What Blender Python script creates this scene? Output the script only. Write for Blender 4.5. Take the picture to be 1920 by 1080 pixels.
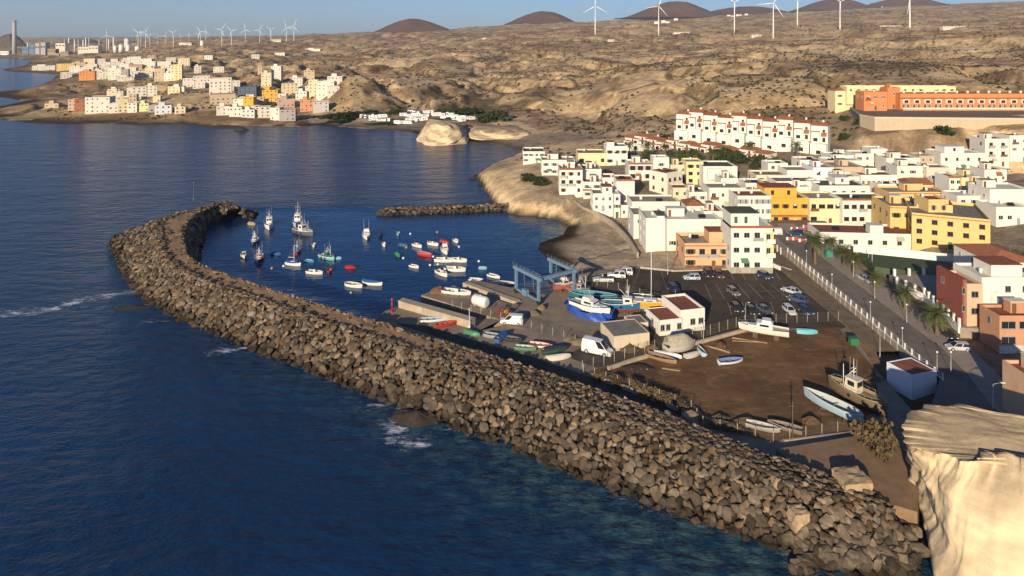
import bpy, math, random
import numpy as np
from mathutils import Vector, Matrix
R = math.radians
rnd = random.Random(11)
for o in list(bpy.data.objects): bpy.data.objects.remove(o)
C = bpy.context.scene.collection
SC = bpy.context.scene

# ------------------------------------------------------------------ camera, sky, sun, exposure
CAMZ, FPX, HORY = 64.0, 1280.0, 70.0     # level camera with a falling front: upright things stay upright
cam = bpy.data.cameras.new('camera'); camo = bpy.data.objects.new('camera', cam); C.objects.link(camo)
camo.location = (0, 0, CAMZ); camo.rotation_euler = (math.pi/2, 0, 0)
cam.sensor_width = 36; cam.lens = 24; cam.shift_y = -(540-HORY)/1920; cam.clip_start = 1; cam.clip_end = 60000
SC.camera = camo
SUN_EL, SUN_AZ = R(16.5), R(21.5)          # light travels towards +y, 20 degrees to the right
w = bpy.data.worlds.new('World'); SC.world = w; w.use_nodes = True
nt = w.node_tree; nt.nodes.clear()
sky = nt.nodes.new('ShaderNodeTexSky'); sky.sky_type = 'NISHITA'; sky.sun_disc = False
sky.sun_elevation = SUN_EL; sky.sun_rotation = math.pi + SUN_AZ
sky.air_density = 1.0; sky.dust_density = 2.0; sky.ozone_density = 8.0; sky.altitude = 1500
bg = nt.nodes.new('ShaderNodeBackground'); bg.inputs['Strength'].default_value = 0.086
out = nt.nodes.new('ShaderNodeOutputWorld')
nt.links.new(sky.outputs[0], bg.inputs['Color']); nt.links.new(bg.outputs[0], out.inputs['Surface'])
sl = bpy.data.lights.new('sun', 'SUN'); sl.energy = 5.0; sl.angle = R(0.5); sl.color = (1.0, 0.83, 0.60)
so = bpy.data.objects.new('sun', sl); C.objects.link(so)
sd = Vector((math.sin(SUN_AZ)*math.cos(SUN_EL), math.cos(SUN_AZ)*math.cos(SUN_EL), -math.sin(SUN_EL)))
so.rotation_euler = sd.to_track_quat('-Z', 'Y').to_euler(); so.location = (0, -50, 200)
vs = SC.view_settings
vs.view_transform = 'Standard'; vs.look = 'None'; vs.exposure = 0.42; vs.gamma = 1.0; vs.use_curve_mapping = False
SC.render.engine = 'CYCLES'
SC.cycles.use_denoising = True
SC.cycles.max_bounces = 5; SC.cycles.diffuse_bounces = 2; SC.cycles.glossy_bounces = 2
SC.cycles.transmission_bounces = 2; SC.cycles.volume_bounces = 0; SC.cycles.caustics_reflective = False

# ------------------------------------------------------------------ placing: a photo pixel's line of sight meets the ground
def ray(px, py):
    return ((px-960)/FPX, 1.0, (HORY-py)/FPX)
def P(px, py, z=0.0):
    d = ray(px, py); s = (z-CAMZ)/d[2]
    return (d[0]*s, d[1]*s, z)
def P2(px, py, z=0.0): return P(px, py, z)[:2]
def depth_of(x, y, z): return y
def proj(x, y, z):
    return 960 + FPX*x/y, HORY + FPX*(CAMZ-z)/y

# ------------------------------------------------------------------ noise
def _h(ix, iy, s):
    n = (ix.astype(np.int64)*374761393 + iy.astype(np.int64)*668265263 + s*982451653) & 0xffffffff
    n = ((n ^ (n >> 13)) * 1274126177) & 0xffffffff
    return ((n ^ (n >> 16)) & 0xffff) / 65535.0
def vn(x, y, s=0):
    x = np.asarray(x, float); y = np.asarray(y, float)
    ix, iy = np.floor(x), np.floor(y); fx, fy = x-ix, y-iy
    u = fx*fx*fx*(fx*(fx*6-15)+10); v = fy*fy*fy*(fy*(fy*6-15)+10)
    a, b, c, d = _h(ix, iy, s), _h(ix+1, iy, s), _h(ix, iy+1, s), _h(ix+1, iy+1, s)
    return (a*(1-u)+b*u)*(1-v) + (c*(1-u)+d*u)*v
def fbm(x, y, s=0, o=5):
    t = 0; a = .5; n = 0
    for i in range(o):
        t = t + a*vn(x, y, s+i); n += a; a *= .5; x, y = x*2.03+y*.11+7, y*2.01-x*.09+3
    return t/n
def ridged(x, y, s=0, o=5):
    t = 0; a = .5; n = 0
    for i in range(o):
        t = t + a*(1-abs(2*vn(x, y, s+i)-1)); n += a; a *= .5; x, y = x*2.03+y*.15+7, y*2.01-x*.15+3
    return t/n
def sst(a, b, x):
    t = np.clip((x-a)/(b-a), 0, 1); return t*t*(3-2*t)

def poly_sdf(px, py, poly):
    """distance to the outline, positive inside; also the index of the nearest edge"""
    px = np.asarray(px, float); py = np.asarray(py, float)
    n = len(poly); best = np.full(px.shape, 1e18); idx = np.zeros(px.shape, int); ins = np.zeros(px.shape, bool)
    for i in range(n):
        ax, ay = poly[i]; bx, by = poly[(i+1) % n]
        ex, ey = bx-ax, by-ay; L = ex*ex+ey*ey+1e-12
        t = np.clip(((px-ax)*ex+(py-ay)*ey)/L, 0, 1)
        d = (px-ax-t*ex)**2 + (py-ay-t*ey)**2
        m = d < best; best = np.where(m, d, best); idx = np.where(m, i, idx)
        c = ((ay > py) != (by > py)) & (px < (bx-ax)*(py-ay)/(by-ay+1e-15)+ax)
        ins ^= c
    d = np.sqrt(best)
    return np.where(ins, d, -d), idx
def line_dist(px, py, pts):
    best = np.full(np.shape(px), 1e18)
    for (ax, ay), (bx, by) in zip(pts[:-1], pts[1:]):
        ex, ey = bx-ax, by-ay; L = ex*ex+ey*ey+1e-12
        t = np.clip(((px-ax)*ex+(py-ay)*ey)/L, 0, 1)
        best = np.minimum(best, (px-ax-t*ex)**2 + (py-ay-t*ey)**2)
    return np.sqrt(best)

# ------------------------------------------------------------------ objects
def tag(o, label=None, cat=None, group=None, kind=None):
    if label: o['label'] = label
    if cat: o['category'] = cat
    if group: o['group'] = group
    if kind: o['kind'] = kind
    return o
def empty(name, loc, rz=0, label=None, cat=None, group=None):
    o = bpy.data.objects.new(name, None); o.empty_display_size = .5; C.objects.link(o)
    o.location = loc; o.rotation_euler = (0, 0, rz)
    return tag(o, label, cat, group)
def link(name, me, parent=None, loc=(0,0,0), rz=0, scale=None):
    o = bpy.data.objects.new(name, me); C.objects.link(o)
    o.parent = parent; o.location = loc; o.rotation_euler = (0, 0, rz)
    if scale is not None: o.scale = scale if hasattr(scale, '__len__') else (scale,)*3
    return o
def copy_tree(o, parent=None):
    c = o.copy(); C.objects.link(c); c.parent = parent
    for ch in o.children: copy_tree(ch, c)
    return c
def np_mesh(name, V, F, mats, smooth=False, col=None, attrs=None):
    V = np.asarray(V, np.float32); F = np.asarray(F, np.int32); k = F.shape[1]
    me = bpy.data.meshes.new(name)
    me.vertices.add(len(V)); me.vertices.foreach_set('co', V.ravel())
    me.loops.add(F.size); me.loops.foreach_set('vertex_index', F.ravel())
    me.polygons.add(len(F)); me.polygons.foreach_set('loop_start', np.arange(0, F.size, k, dtype=np.int32))
    me.polygons.foreach_set('loop_total', np.full(len(F), k, np.int32))
    if smooth: me.polygons.foreach_set('use_smooth', np.ones(len(F), bool))
    me.update(calc_edges=True)
    if col is not None:
        a = me.color_attributes.new('col', 'FLOAT_COLOR', 'POINT')
        a.data.foreach_set('color', np.concatenate([col, np.ones((len(col), 1))], 1).astype(np.float32).ravel())
    for nme, v in (attrs or {}).items():
        a = me.attributes.new(nme, 'FLOAT', 'POINT'); a.data.foreach_set('value', np.asarray(v, np.float32).ravel())
    for m in (mats if isinstance(mats, (list, tuple)) else [mats]): me.materials.append(m)
    return me

class MB:
    """collects shapes, builds them as one mesh"""
    def __init__(s): s.v = []; s.f = []; s.m = []; s.sm = []
    def add(s, vs, fs, m=0, smooth=False):
        b = len(s.v); s.v += [tuple(x) for x in vs]
        for f in fs: s.f.append([i+b for i in f]); s.m.append(m); s.sm.append(smooth)
        return s
    def box(s, x0, x1, y0, y1, z0, z1, m=0, rz=0, tx=0, ty=0):
        """tx, ty: how much the top narrows on each side"""
        v = [(x0,y0,z0),(x1,y0,z0),(x1,y1,z0),(x0,y1,z0),(x0+tx,y0+ty,z1),(x1-tx,y0+ty,z1),(x1-tx,y1-ty,z1),(x0+tx,y1-ty,z1)]
        if rz:
            c, q = math.cos(rz), math.sin(rz); mx, my = (x0+x1)/2, (y0+y1)/2
            v = [(mx+(a-mx)*c-(b-my)*q, my+(a-mx)*q+(b-my)*c, d) for a, b, d in v]
        return s.add(v, [(3,2,1,0),(4,5,6,7),(0,1,5,4),(1,2,6,5),(2,3,7,6),(3,0,4,7)], m)
    def prism(s, poly, z0, z1, m=0, cap=True):
        n = len(poly); a = sum(poly[i][0]*poly[(i+1)%n][1]-poly[(i+1)%n][0]*poly[i][1] for i in range(n))
        if a < 0: poly = poly[::-1]
        f0 = (lambda i: z0[i]) if hasattr(z0, '__len__') else (lambda i: z0)
        v = [(p[0], p[1], z0) for p in poly] + [(p[0], p[1], z1) for p in poly]
        fs = [(i, (i+1)%n, n+(i+1)%n, n+i) for i in range(n)]
        if cap: fs += [tuple(range(n, 2*n)), tuple(range(n-1, -1, -1))]
        return s.add(v, fs, m)
    def tube(s, p, q, r, r2=None, n=6, m=0, cap=True, smooth=True):
        p, q = Vector(p), Vector(q); d = q-p; r2 = r if r2 is None else r2
        if d.length < 1e-6: return s
        e = d.normalized(); u = e.orthogonal().normalized(); w_ = e.cross(u)
        v = [p+(u*math.cos(2*math.pi*i/n)+w_*math.sin(2*math.pi*i/n))*r for i in range(n)]
        v += [q+(u*math.cos(2*math.pi*i/n)+w_*math.sin(2*math.pi*i/n))*r2 for i in range(n)]
        s.add(v, [(i, (i+1)%n, n+(i+1)%n, n+i) for i in range(n)], m, smooth)
        if cap: b = len(s.v)-2*n; s.f.append([b+i for i in range(n-1,-1,-1)]); s.f.append([b+n+i for i in range(n)]); s.m += [m,m]; s.sm += [False,False]
        return s
    def lathe(s, prof, n=10, m=0, c=(0,0), smooth=True):
        v = []
        for r, z in prof:
            v += [(c[0]+r*math.cos(2*math.pi*i/n), c[1]+r*math.sin(2*math.pi*i/n), z) for i in range(n)]
        fs = [(k*n+i, k*n+(i+1)%n, (k+1)*n+(i+1)%n, (k+1)*n+i) for k in range(len(prof)-1) for i in range(n)]
        s.add(v, fs, m, smooth)
        b = len(s.v)-len(v); s.f.append([b+i for i in range(n-1,-1,-1)]); s.f.append([b+(len(prof)-1)*n+i for i in range(n)]); s.m += [m,m]; s.sm += [False]*2
        return s
    def loft(s, rings, m=0, closed=False, smooth=False, cap=False):
        n = len(rings[0]); v = [p for r in rings for p in r]; k = n if closed else n-1
        fs = [(i*n+j, i*n+(j+1)%n, (i+1)*n+(j+1)%n, (i+1)*n+j) for i in range(len(rings)-1) for j in range(k)]
        s.add(v, fs, m, smooth)
        if cap:
            b = len(s.v)-len(v); s.f.append([b+i for i in range(n-1,-1,-1)]); s.f.append([b+(len(rings)-1)*n+i for i in range(n)]); s.m += [m,m]; s.sm += [False]*2
        return s
    def mesh(s, name, mats):
        me = bpy.data.meshes.new(name); me.from_pydata(s.v, [], s.f)
        for mt in (mats if isinstance(mats, (list, tuple)) else [mats]): me.materials.append(mt)
        me.polygons.foreach_set('material_index', s.m); me.polygons.foreach_set('use_smooth', s.sm); me.update()
        return me
    def build(s, name, mats, parent=None, loc=(0,0,0), rz=0): return link(name, s.mesh(name, mats), parent, loc, rz)

# ------------------------------------------------------------------ materials
_mats = {}
def M(name, col, rough=.8, var=.16, scale=1.2, bump=0, metal=0, spec=.3, attr=None, objrand=0, stain=0):
    if name in _mats: return _mats[name]
    m = bpy.data.materials.new(name); m.use_nodes = True; t = m.node_tree; L = t.links.new
    b = t.nodes['Principled BSDF']; b.inputs['Roughness'].default_value = rough; b.inputs['Metallic'].default_value = metal
    b.inputs['Specular IOR Level'].default_value = spec
    ge = t.nodes.new('ShaderNodeNewGeometry')
    n1 = t.nodes.new('ShaderNodeTexNoise'); n1.inputs['Scale'].default_value = scale; n1.inputs['Detail'].default_value = 5; n1.inputs['Roughness'].default_value = .62
    L(ge.outputs['Position'], n1.inputs['Vector'])
    mr = t.nodes.new('ShaderNodeMapRange'); mr.inputs['From Min'].default_value = .25; mr.inputs['From Max'].default_value = .75
    mr.inputs['To Min'].default_value = 1-var; mr.inputs['To Max'].default_value = 1+var*.7; L(n1.outputs['Fac'], mr.inputs['Value'])
    cur = mr.outputs[0]
    if objrand:
        oi = t.nodes.new('ShaderNodeObjectInfo'); m2 = t.nodes.new('ShaderNodeMapRange')
        m2.inputs['To Min'].default_value = 1-objrand; m2.inputs['To Max'].default_value = 1+objrand; L(oi.outputs['Random'], m2.inputs['Value'])
        mm = t.nodes.new('ShaderNodeMath'); mm.operation = 'MULTIPLY'; L(cur, mm.inputs[0]); L(m2.outputs[0], mm.inputs[1]); cur = mm.outputs[0]
    if stain:
        mp = t.nodes.new('ShaderNodeMapping'); mp.inputs['Scale'].default_value = (1.3, 1.3, .22); L(ge.outputs['Position'], mp.inputs['Vector'])
        n2 = t.nodes.new('ShaderNodeTexNoise'); n2.inputs['Scale'].default_value = 1.1; n2.inputs['Detail'].default_value = 4; L(mp.outputs[0], n2.inputs['Vector'])
        m3 = t.nodes.new('ShaderNodeMapRange'); m3.inputs['From Min'].default_value = .5; m3.inputs['From Max'].default_value = .8
        m3.inputs['To Min'].default_value = 1; m3.inputs['To Max'].default_value = 1-stain; L(n2.outputs['Fac'], m3.inputs['Value'])
        mm = t.nodes.new('ShaderNodeMath'); mm.operation = 'MULTIPLY'; L(cur, mm.inputs[0]); L(m3.outputs[0], mm.inputs[1]); cur = mm.outputs[0]
    vm = t.nodes.new('ShaderNodeVectorMath'); vm.operation = 'SCALE'; L(cur, vm.inputs['Scale'])
    if attr:
        at = t.nodes.new('ShaderNodeAttribute'); at.attribute_name = attr; L(at.outputs['Color'], vm.inputs[0])
    else: vm.inputs[0].default_value = col
    L(vm.outputs[0], b.inputs['Base Color'])
    if bump:
        bn = t.nodes.new('ShaderNodeBump'); bn.inputs['Strength'].default_value = min(1, bump); bn.inputs['Distance'].default_value = .12*max(1, bump)
        L(n1.outputs['Fac'], bn.inputs['Height']); L(bn.outputs[0], b.inputs['Normal'])
    _mats[name] = m
    return m
def WALL(c): return M('wall_%02x%02x%02x' % tuple(int(v*255) for v in c), c, .9, .07, .5, 0, stain=.13, spec=.15)
def PAINT(c, r=.35): return M('paint_%02x%02x%02x_%d' % (*[int(v*255) for v in c], int(r*100)), c, r, .1, 1.5, spec=.45)
# ------------------------------------------------------------------ the lie of the land
COAST = [  # photo pixel of the shoreline, slope of the shore inland of it
 (1120,560,.3),(1085,530,.3),(1050,503,.09),(1028,488,.09),(1008,468,.09),(1012,455,.09),(1055,440,.12),(1064,425,.6),(1042,411,1.4),(1000,404,1.4),
 (960,402,1.4),(935,388,1.5),(915,365,1.5),(905,345,1.5),(895,330,.8),(915,313,.7),(945,301,.6),(962,291,.3),(974,282,.08),(930,271,.06),(880,264,.06),(860,262,.06),(800,258,.08),
 (770,247,.07),(700,243,.07),(640,238,.08),(595,235,.12),(560,238,.5),(480,236,.5),(400,239,.5),(350,231,.4),(300,233,.3),(250,234,.14),(180,231,.12),
 (120,233,.1),(60,231,.08),(0,224,.06),(-70,215,.06),(-40,203,.06),(5,198,.06),(45,190,.08),(20,185,.06),(-15,180,.06),(0,172,.1),(60,165,.2),(95,152,.3),(110,138,.3),
 (60,136,.2),(12,133,.15),(5,130,.15),(45,123,.2),(62,114,.3),(30,110,.3),(-40,108.5,.3),(-400,104,.3)]
coast_xy = [P2(a, b) for a, b, c in COAST]; coast_s = np.array([c for a, b, c in COAST] + [.5]*9)
coast_xy += [(-9000, 4200), (-14000, 9500), (14000, 9500), (14000, 38), (140, 38), (54, 77), (58, 101), (44, 103), (-4, 143)]
_far = lambda px, y, py: (lambda t: (t*y, y, CAMZ + (70-py)/FPX*y))((px-960)/FPX)
CP = [P(*q) for q in [
 (1480,415,5.5),(1410,500,3.4),(1250,505,3.2),(1600,340,9),(1800,465,6),(1900,560,6),(1100,402,4.5),(1150,412,4.2),(1230,365,6.5),(1350,350,7.5),(1010,335,7.5),(1000,310,8),(960,335,6.5),
 (930,330,5),(1120,320,7.5),(1180,300,8.5),(1700,420,7),(1900,470,7),(1850,350,10),(1900,330,11),(1280,267,13),(1400,275,14),(1560,292,14),(1200,275,9),
 (1620,210,26),(1720,210,26),(1800,210,26),(1920,210,27),(1750,240,22.2),(1920,241,22.8),(1650,238,22),(1600,245,19),(1700,250,19.5),(1850,252,19.5),(1650,283,13),(1800,283,13.5),(1920,285,14),
 (1040,256,3.5),(1120,251,5),(950,262,2),(900,240,4.5),(830,220,4),(700,222,3.5),(650,203,6),(760,205,5.5),
 (950,187,8),(1050,192,9),(1200,190,17),(1300,162,23),(1400,217,17),(1480,182,22),(1150,220,9),(1250,225,14),
 (700,152,14),(600,190,8),(640,166,19),(500,152,14),(300,131,12),(200,150,8),(330,188,10),(250,176,7),(400,160,10),(560,180,9),(480,200,6),(420,218,4),(200,212,3.5),(120,215,2.5),(60,210,2),(300,215,4),
 (800,122,22),(1180,131,25),(1000,101,32),(880,150,14),(1400,101,38),(1700,101,42),(1700,141,30),(1900,141,32),(1900,101,44),(1300,120,32),(1550,130,30),(120,140,5),(300,112,11),(500,115,18)]]
CP += [_far(*q) for q in [(60,2300,103),(250,2300,97),(350,2200,92),(550,2200,85),(700,2200,82),(900,2200,74),(1100,2200,60),(1300,2200,58),(1600,2200,52),(1850,2200,46),
 (60,4000,88),(300,4000,76),(550,4000,70),(700,4000,63),(900,4000,55),(1100,4000,45),(1350,4000,36),(1600,4000,24),(1900,4000,12),
 (100,8500,72),(400,8500,70),(800,8500,62),(1100,8500,47),(1350,8500,36),(1600,8500,22),(1900,8500,8)]]
CP = np.array(CP)
_uv = lambda x, y: (2.6*x/y, 1.6*np.log(y))
_cu, _cv = _uv(CP[:,0], CP[:,1])
def _k(du, dv): r2 = du*du+dv*dv+.004; return np.sqrt(r2)*r2**.25
_A = _k(_cu[:,None]-_cu, _cv[:,None]-_cv); _n = len(CP)
_A = np.block([[_A+np.eye(_n)*.002, np.stack([np.ones(_n), _cu, _cv], 1)], [np.stack([np.ones(_n), _cu, _cv]), np.zeros((3, 3))]])
_zc = np.sign(CP[:,2])*np.sqrt(abs(CP[:,2]))
_w = np.linalg.solve(_A, np.concatenate([_zc, [0, 0, 0]]))
def rbf(x, y):
    x = np.asarray(x, float); y = np.maximum(np.asarray(y, float), 40)
    t = np.clip(x/y, -1.0, 1.0); u, v = _uv(t*y, y); o = _w[-3] + _w[-2]*u + _w[-1]*v
    for i in range(_n): o = o + _w[i]*_k(u-_cu[i], v-_cv[i])
    return np.maximum(o, .5)**2
# kept smooth: villages, car parks, terraces (photo pixel, height, radius)
CALM = [(*P2(a, b, z), r) for a, b, z, r in [(800,225,4,75),(690,225,3.5,50),(480,210,5,70),(560,200,8,45),(250,205,4,80),(200,150,8,110),(300,140,10,110),(400,170,9,70),(610,185,10,28),(330,195,8,35),
 (1280,267,13,45),(1400,280,14,50),(1540,290,14,40),(1200,280,9,40),(1100,350,7,60),(1300,340,8,70),(1500,380,6,70),(1700,380,8,70),(1900,400,8,70),(1640,208,26,40),(1750,208,26,45),(1880,208,26,45),(1970,208,26,45),(950,258,2,30),(1040,258,3,30)]]
PLATS = []      # (polygon, height): level ground built as sheets; the land is kept just below it
def HT(x, y):
    x = np.asarray(x, float); y = np.asarray(y, float)
    d, ix = poly_sdf(x, y, coast_xy); a = rbf(x, y); s = coast_s[ix]
    r = np.hypot(x, y)
    calm = np.ones(x.shape)
    for cx, cy, cr in CALM: calm = calm*(1-np.exp(-(((x-cx)**2+(y-cy)**2)/cr**2)**1.5))
    am = calm*sst(330, 520, r)*sst(5, 70, d)
    wx, wy = x + 60*(fbm(x/170, y/170, 40, 3)-.5), y + 60*(fbm(x/170, y/170, 50, 3)-.5)
    hill = ridged(wx/210, wy/260, 3, 5)-.5
    gul = 1-abs(2*fbm(wx/75+wy/300, wy/120, 21, 4)-1)
    big = fbm(wx/520, wy/520, 9, 3)-.5
    far = sst(700, 1600, r)
    a = a + am*((17+4*far)*hill + (13+8*far)*big*2 - (9-3*far)*sst(.70, .98, gul) + 1.6*(fbm(x/16, y/16, 33, 4)-.5) + 2.2*(ridged(wx/48, wy/60, 63, 4)-.55)*sst(.35, .65, fbm(x/150, y/150, 73, 2)))
    a = np.maximum(a, .6 + .6*sst(0, 40, d))
    a = a + (1-np.exp(-np.maximum(d, 0)/12))*.35*(fbm(x/7, y/7, 77, 3)-.5)
    h = np.where(d > 0, a*(1-np.exp(-(s*np.maximum(d, 0) + .9*np.maximum(d-22, 0))/a)), np.maximum(-4, .25*d))
    rough = (fbm(x/9, y/9, 61, 4)-.5)*2.2*sst(.2, .5, s)*np.exp(-abs(d)/14)*sst(210, 330, r)
    h = h + np.where(d > -6, rough, 0)
    for poly, z, k in PLATS:
        q, _ = poly_sdf(x, y, poly); h = np.minimum(h, z-.35 + np.maximum(-q-.3, 0)*k)
    return h
def G(px, py, up=0.0, lo=60, hi=9000):
    """the ground point seen at a photo pixel (or the point whose top, 'up' metres above ground, is seen there)"""
    d = ray(px, py); ys = np.geomspace(lo, hi, 900); s = ys/d[1]
    z = CAMZ + d[2]*s; g = HT(d[0]*s, ys) + up
    k = np.argmax(z <= g)
    if not (z <= g).any(): k = len(ys)-1
    y0, y1 = ys[max(k-1, 0)], ys[k]
    ys = np.linspace(y0, y1, 24); s = ys/d[1]; z = CAMZ + d[2]*s; g = HT(d[0]*s, ys)+up
    k = int(np.argmax(z <= g)) if (z <= g).any() else 23
    return d[0]*s[k], ys[k], g[k]-up

# levels of the harbour, quays, streets
Z0 = 3.0
PLAT_POLY = [P2(a, b, Z0) for a, b in [(1060,512),(1100,508),(1150,512),(1185,498),(1200,500),(1262,506),(1440,500),(1470,497),(1590,612),(1640,680),(1700,760),(1660,800),(1560,835),(1480,845),(1310,800),(1100,725),(930,670),(740,612),(700,590),(720,575),(960,560)]]
STREET = lambda y: 4.2 + 1.4*sst(122, 207, y)
STREET_POLY = [(66,110),(92,103),(96,131),(112,141),(112,211),(88,218),(72,212),(70,160)]
PLATS += [(PLAT_POLY, Z0, .10), (STREET_POLY, 4.3, .5)]

xs_t = np.concatenate([np.linspace(-1.5, -.82, 20)[:-1], np.linspace(-.82, .85, 470), np.linspace(.85, 1.7, 26)[1:]])
ys_t = np.geomspace(88, 9200, 560)
TT, YY = np.meshgrid(xs_t, ys_t); XX = TT*YY
ZZ = HT(XX, YY)
# ground colours from rock type, soil and cover
gy, gx = np.gradient(ZZ); sx = np.gradient(XX, axis=1); sy = np.gradient(YY, axis=0)
slope = np.hypot(gx/sx, gy/sy); RR = np.hypot(XX, YY)
DD, IX = poly_sdf(XX, YY, coast_xy)
def mixc(a, b, k): return a*(1-k[..., None]) + np.asarray(b)*k[..., None]
sand = np.array([.68,.49,.27]); brown = np.array([.32,.215,.125])
n1 = fbm(XX/130, YY/190, 101, 5); n2 = fbm(XX/26, YY/38, 111, 4); n3 = fbm(XX/6, YY/8, 121, 3)
k = sst(.45, .58, n1*.5 + n2*.5 - .25*np.clip(slope-.12, -.1, .3))
k = np.clip(k + .45*sst(900, 2600, RR) - .15*sst(600, 350, RR), 0, 1)
COL = mixc(np.broadcast_to(sand, XX.shape+(3,)), brown, k*.9)
COL = mixc(COL, [.17,.12,.075], .55*sst(.54, .70, fbm(XX/60, YY/75, 131, 4)))
COL = mixc(COL, [.21,.095,.05], .5*sst(.55, .75, fbm(XX/200+5, YY/130, 141, 3)))
COL = mixc(COL, [.50,.345,.17], .65*sst(.60, .72, fbm(XX/140+9, YY/34, 151, 4))*sst(300, 500, RR))
vx, vy = P2(960, 185, 8)
COL = mixc(COL, [.115,.088,.045], .8*np.exp(-(((XX-vx)/95)**2+((YY-vy)/60)**2)**1.5)*sst(.35, .55, n2))
COL = mixc(COL, [.055,.047,.03], .75*sst(.60, .70, n3)*k)
stepp = sst(.45, .75, slope)*sst(350, 500, RR); COL = mixc(COL, [.115,.07,.038], stepp*.75)
seg = IX
beach = ((seg <= 6) & (DD < 42)) | ((seg >= 18) & (seg <= 25) & (DD < 32))
bk = np.where(beach, sst(42, 30, DD), 0)
COL = mixc(COL, [.40,.315,.215], bk*.95)
hx, hy = P2(985, 350, 5); COL = mixc(COL, [.74,.55,.31], .95*np.exp(-(((XX-hx)/34)**2+((YY-hy)/42)**2)**3)*(1-bk)*sst(.7, .4, n3))
shelf = ((seg >= 26) & (DD < 45)); COL = mixc(COL, [.16,.10,.058], np.where(shelf, sst(45, 22, DD), 0)*.8)
wet = sst(1.4, .5, ZZ)*sst(-5, 0, ZZ); COL = mixc(COL, [.045,.034,.024], wet*np.where(beach, sst(.75, .3, ZZ), .9))
town = np.zeros(XX.shape)
for px, py, z, r in [(1150,390,4,38),(1100,330,7,26),(1250,350,7,45),(1400,400,5,55),(1300,330,8,50),(1500,400,6,50),(1650,370,8,60),(1800,400,7,60),(1900,420,7,60),(1900,500,6,50),(1350,285,13,50),(1500,295,13,40)]:
    cx, cy = P2(px, py, z); town = np.maximum(town, np.exp(-(((XX-cx)**2+(YY-cy)**2)/r**2)**3))
COL = mixc(COL, [.24,.195,.145], town*.75*(DD > 4)*(1-bk))
cx, cy = P2(800, 226, 4); COL = mixc(COL, [.17,.14,.11], .85*np.exp(-(((XX-cx)/62)**2+((YY-cy)/26)**2)**3))
cx, cy = P2(1060, 257, 4); COL = mixc(COL, [.23,.185,.135], .8*np.exp(-(((XX-cx)/48)**2+((YY-cy)/22)**2)**3))
out_ = sst(.80, .93, ridged(XX/46+n2*1.2, YY/30, 181, 3))*sst(.46, .56, fbm(XX/180, YY/120, 191, 3))*sst(360, 520, RR)
COL = mixc(COL, [.062,.046,.034], .85*out_*(1-bk))
COL = mixc(COL, [.58,.43,.24], .55*sst(.62, .68, fbm(XX/38+3, YY/24+5, 201, 4))*sst(320, 480, RR)*(1-out_))
COL = COL*(.86+.28*fbm(XX/3.1, YY/3.1, 171, 2))[..., None]
WILD = sst(300, 430, RR)*(1-town)*(1-bk)*sst(2, 14, DD)
for cx, cy, cr in CALM[:2]: WILD = WILD*(1-np.exp(-(((XX-cx)**2+(YY-cy)**2)/cr**2)**2))
ny, nx = XX.shape
ii = (np.arange(ny-1)[:, None]*nx + np.arange(nx-1)[None, :]).ravel()
FF = np.stack([ii, ii+1, ii+nx+1, ii+nx], 1)
keep = (ZZ.ravel()[FF] > -3.4).any(1)
m_land = M('land', (1,1,1), .95, .42, .16, bump=.0, spec=.05, attr='col')
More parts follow.
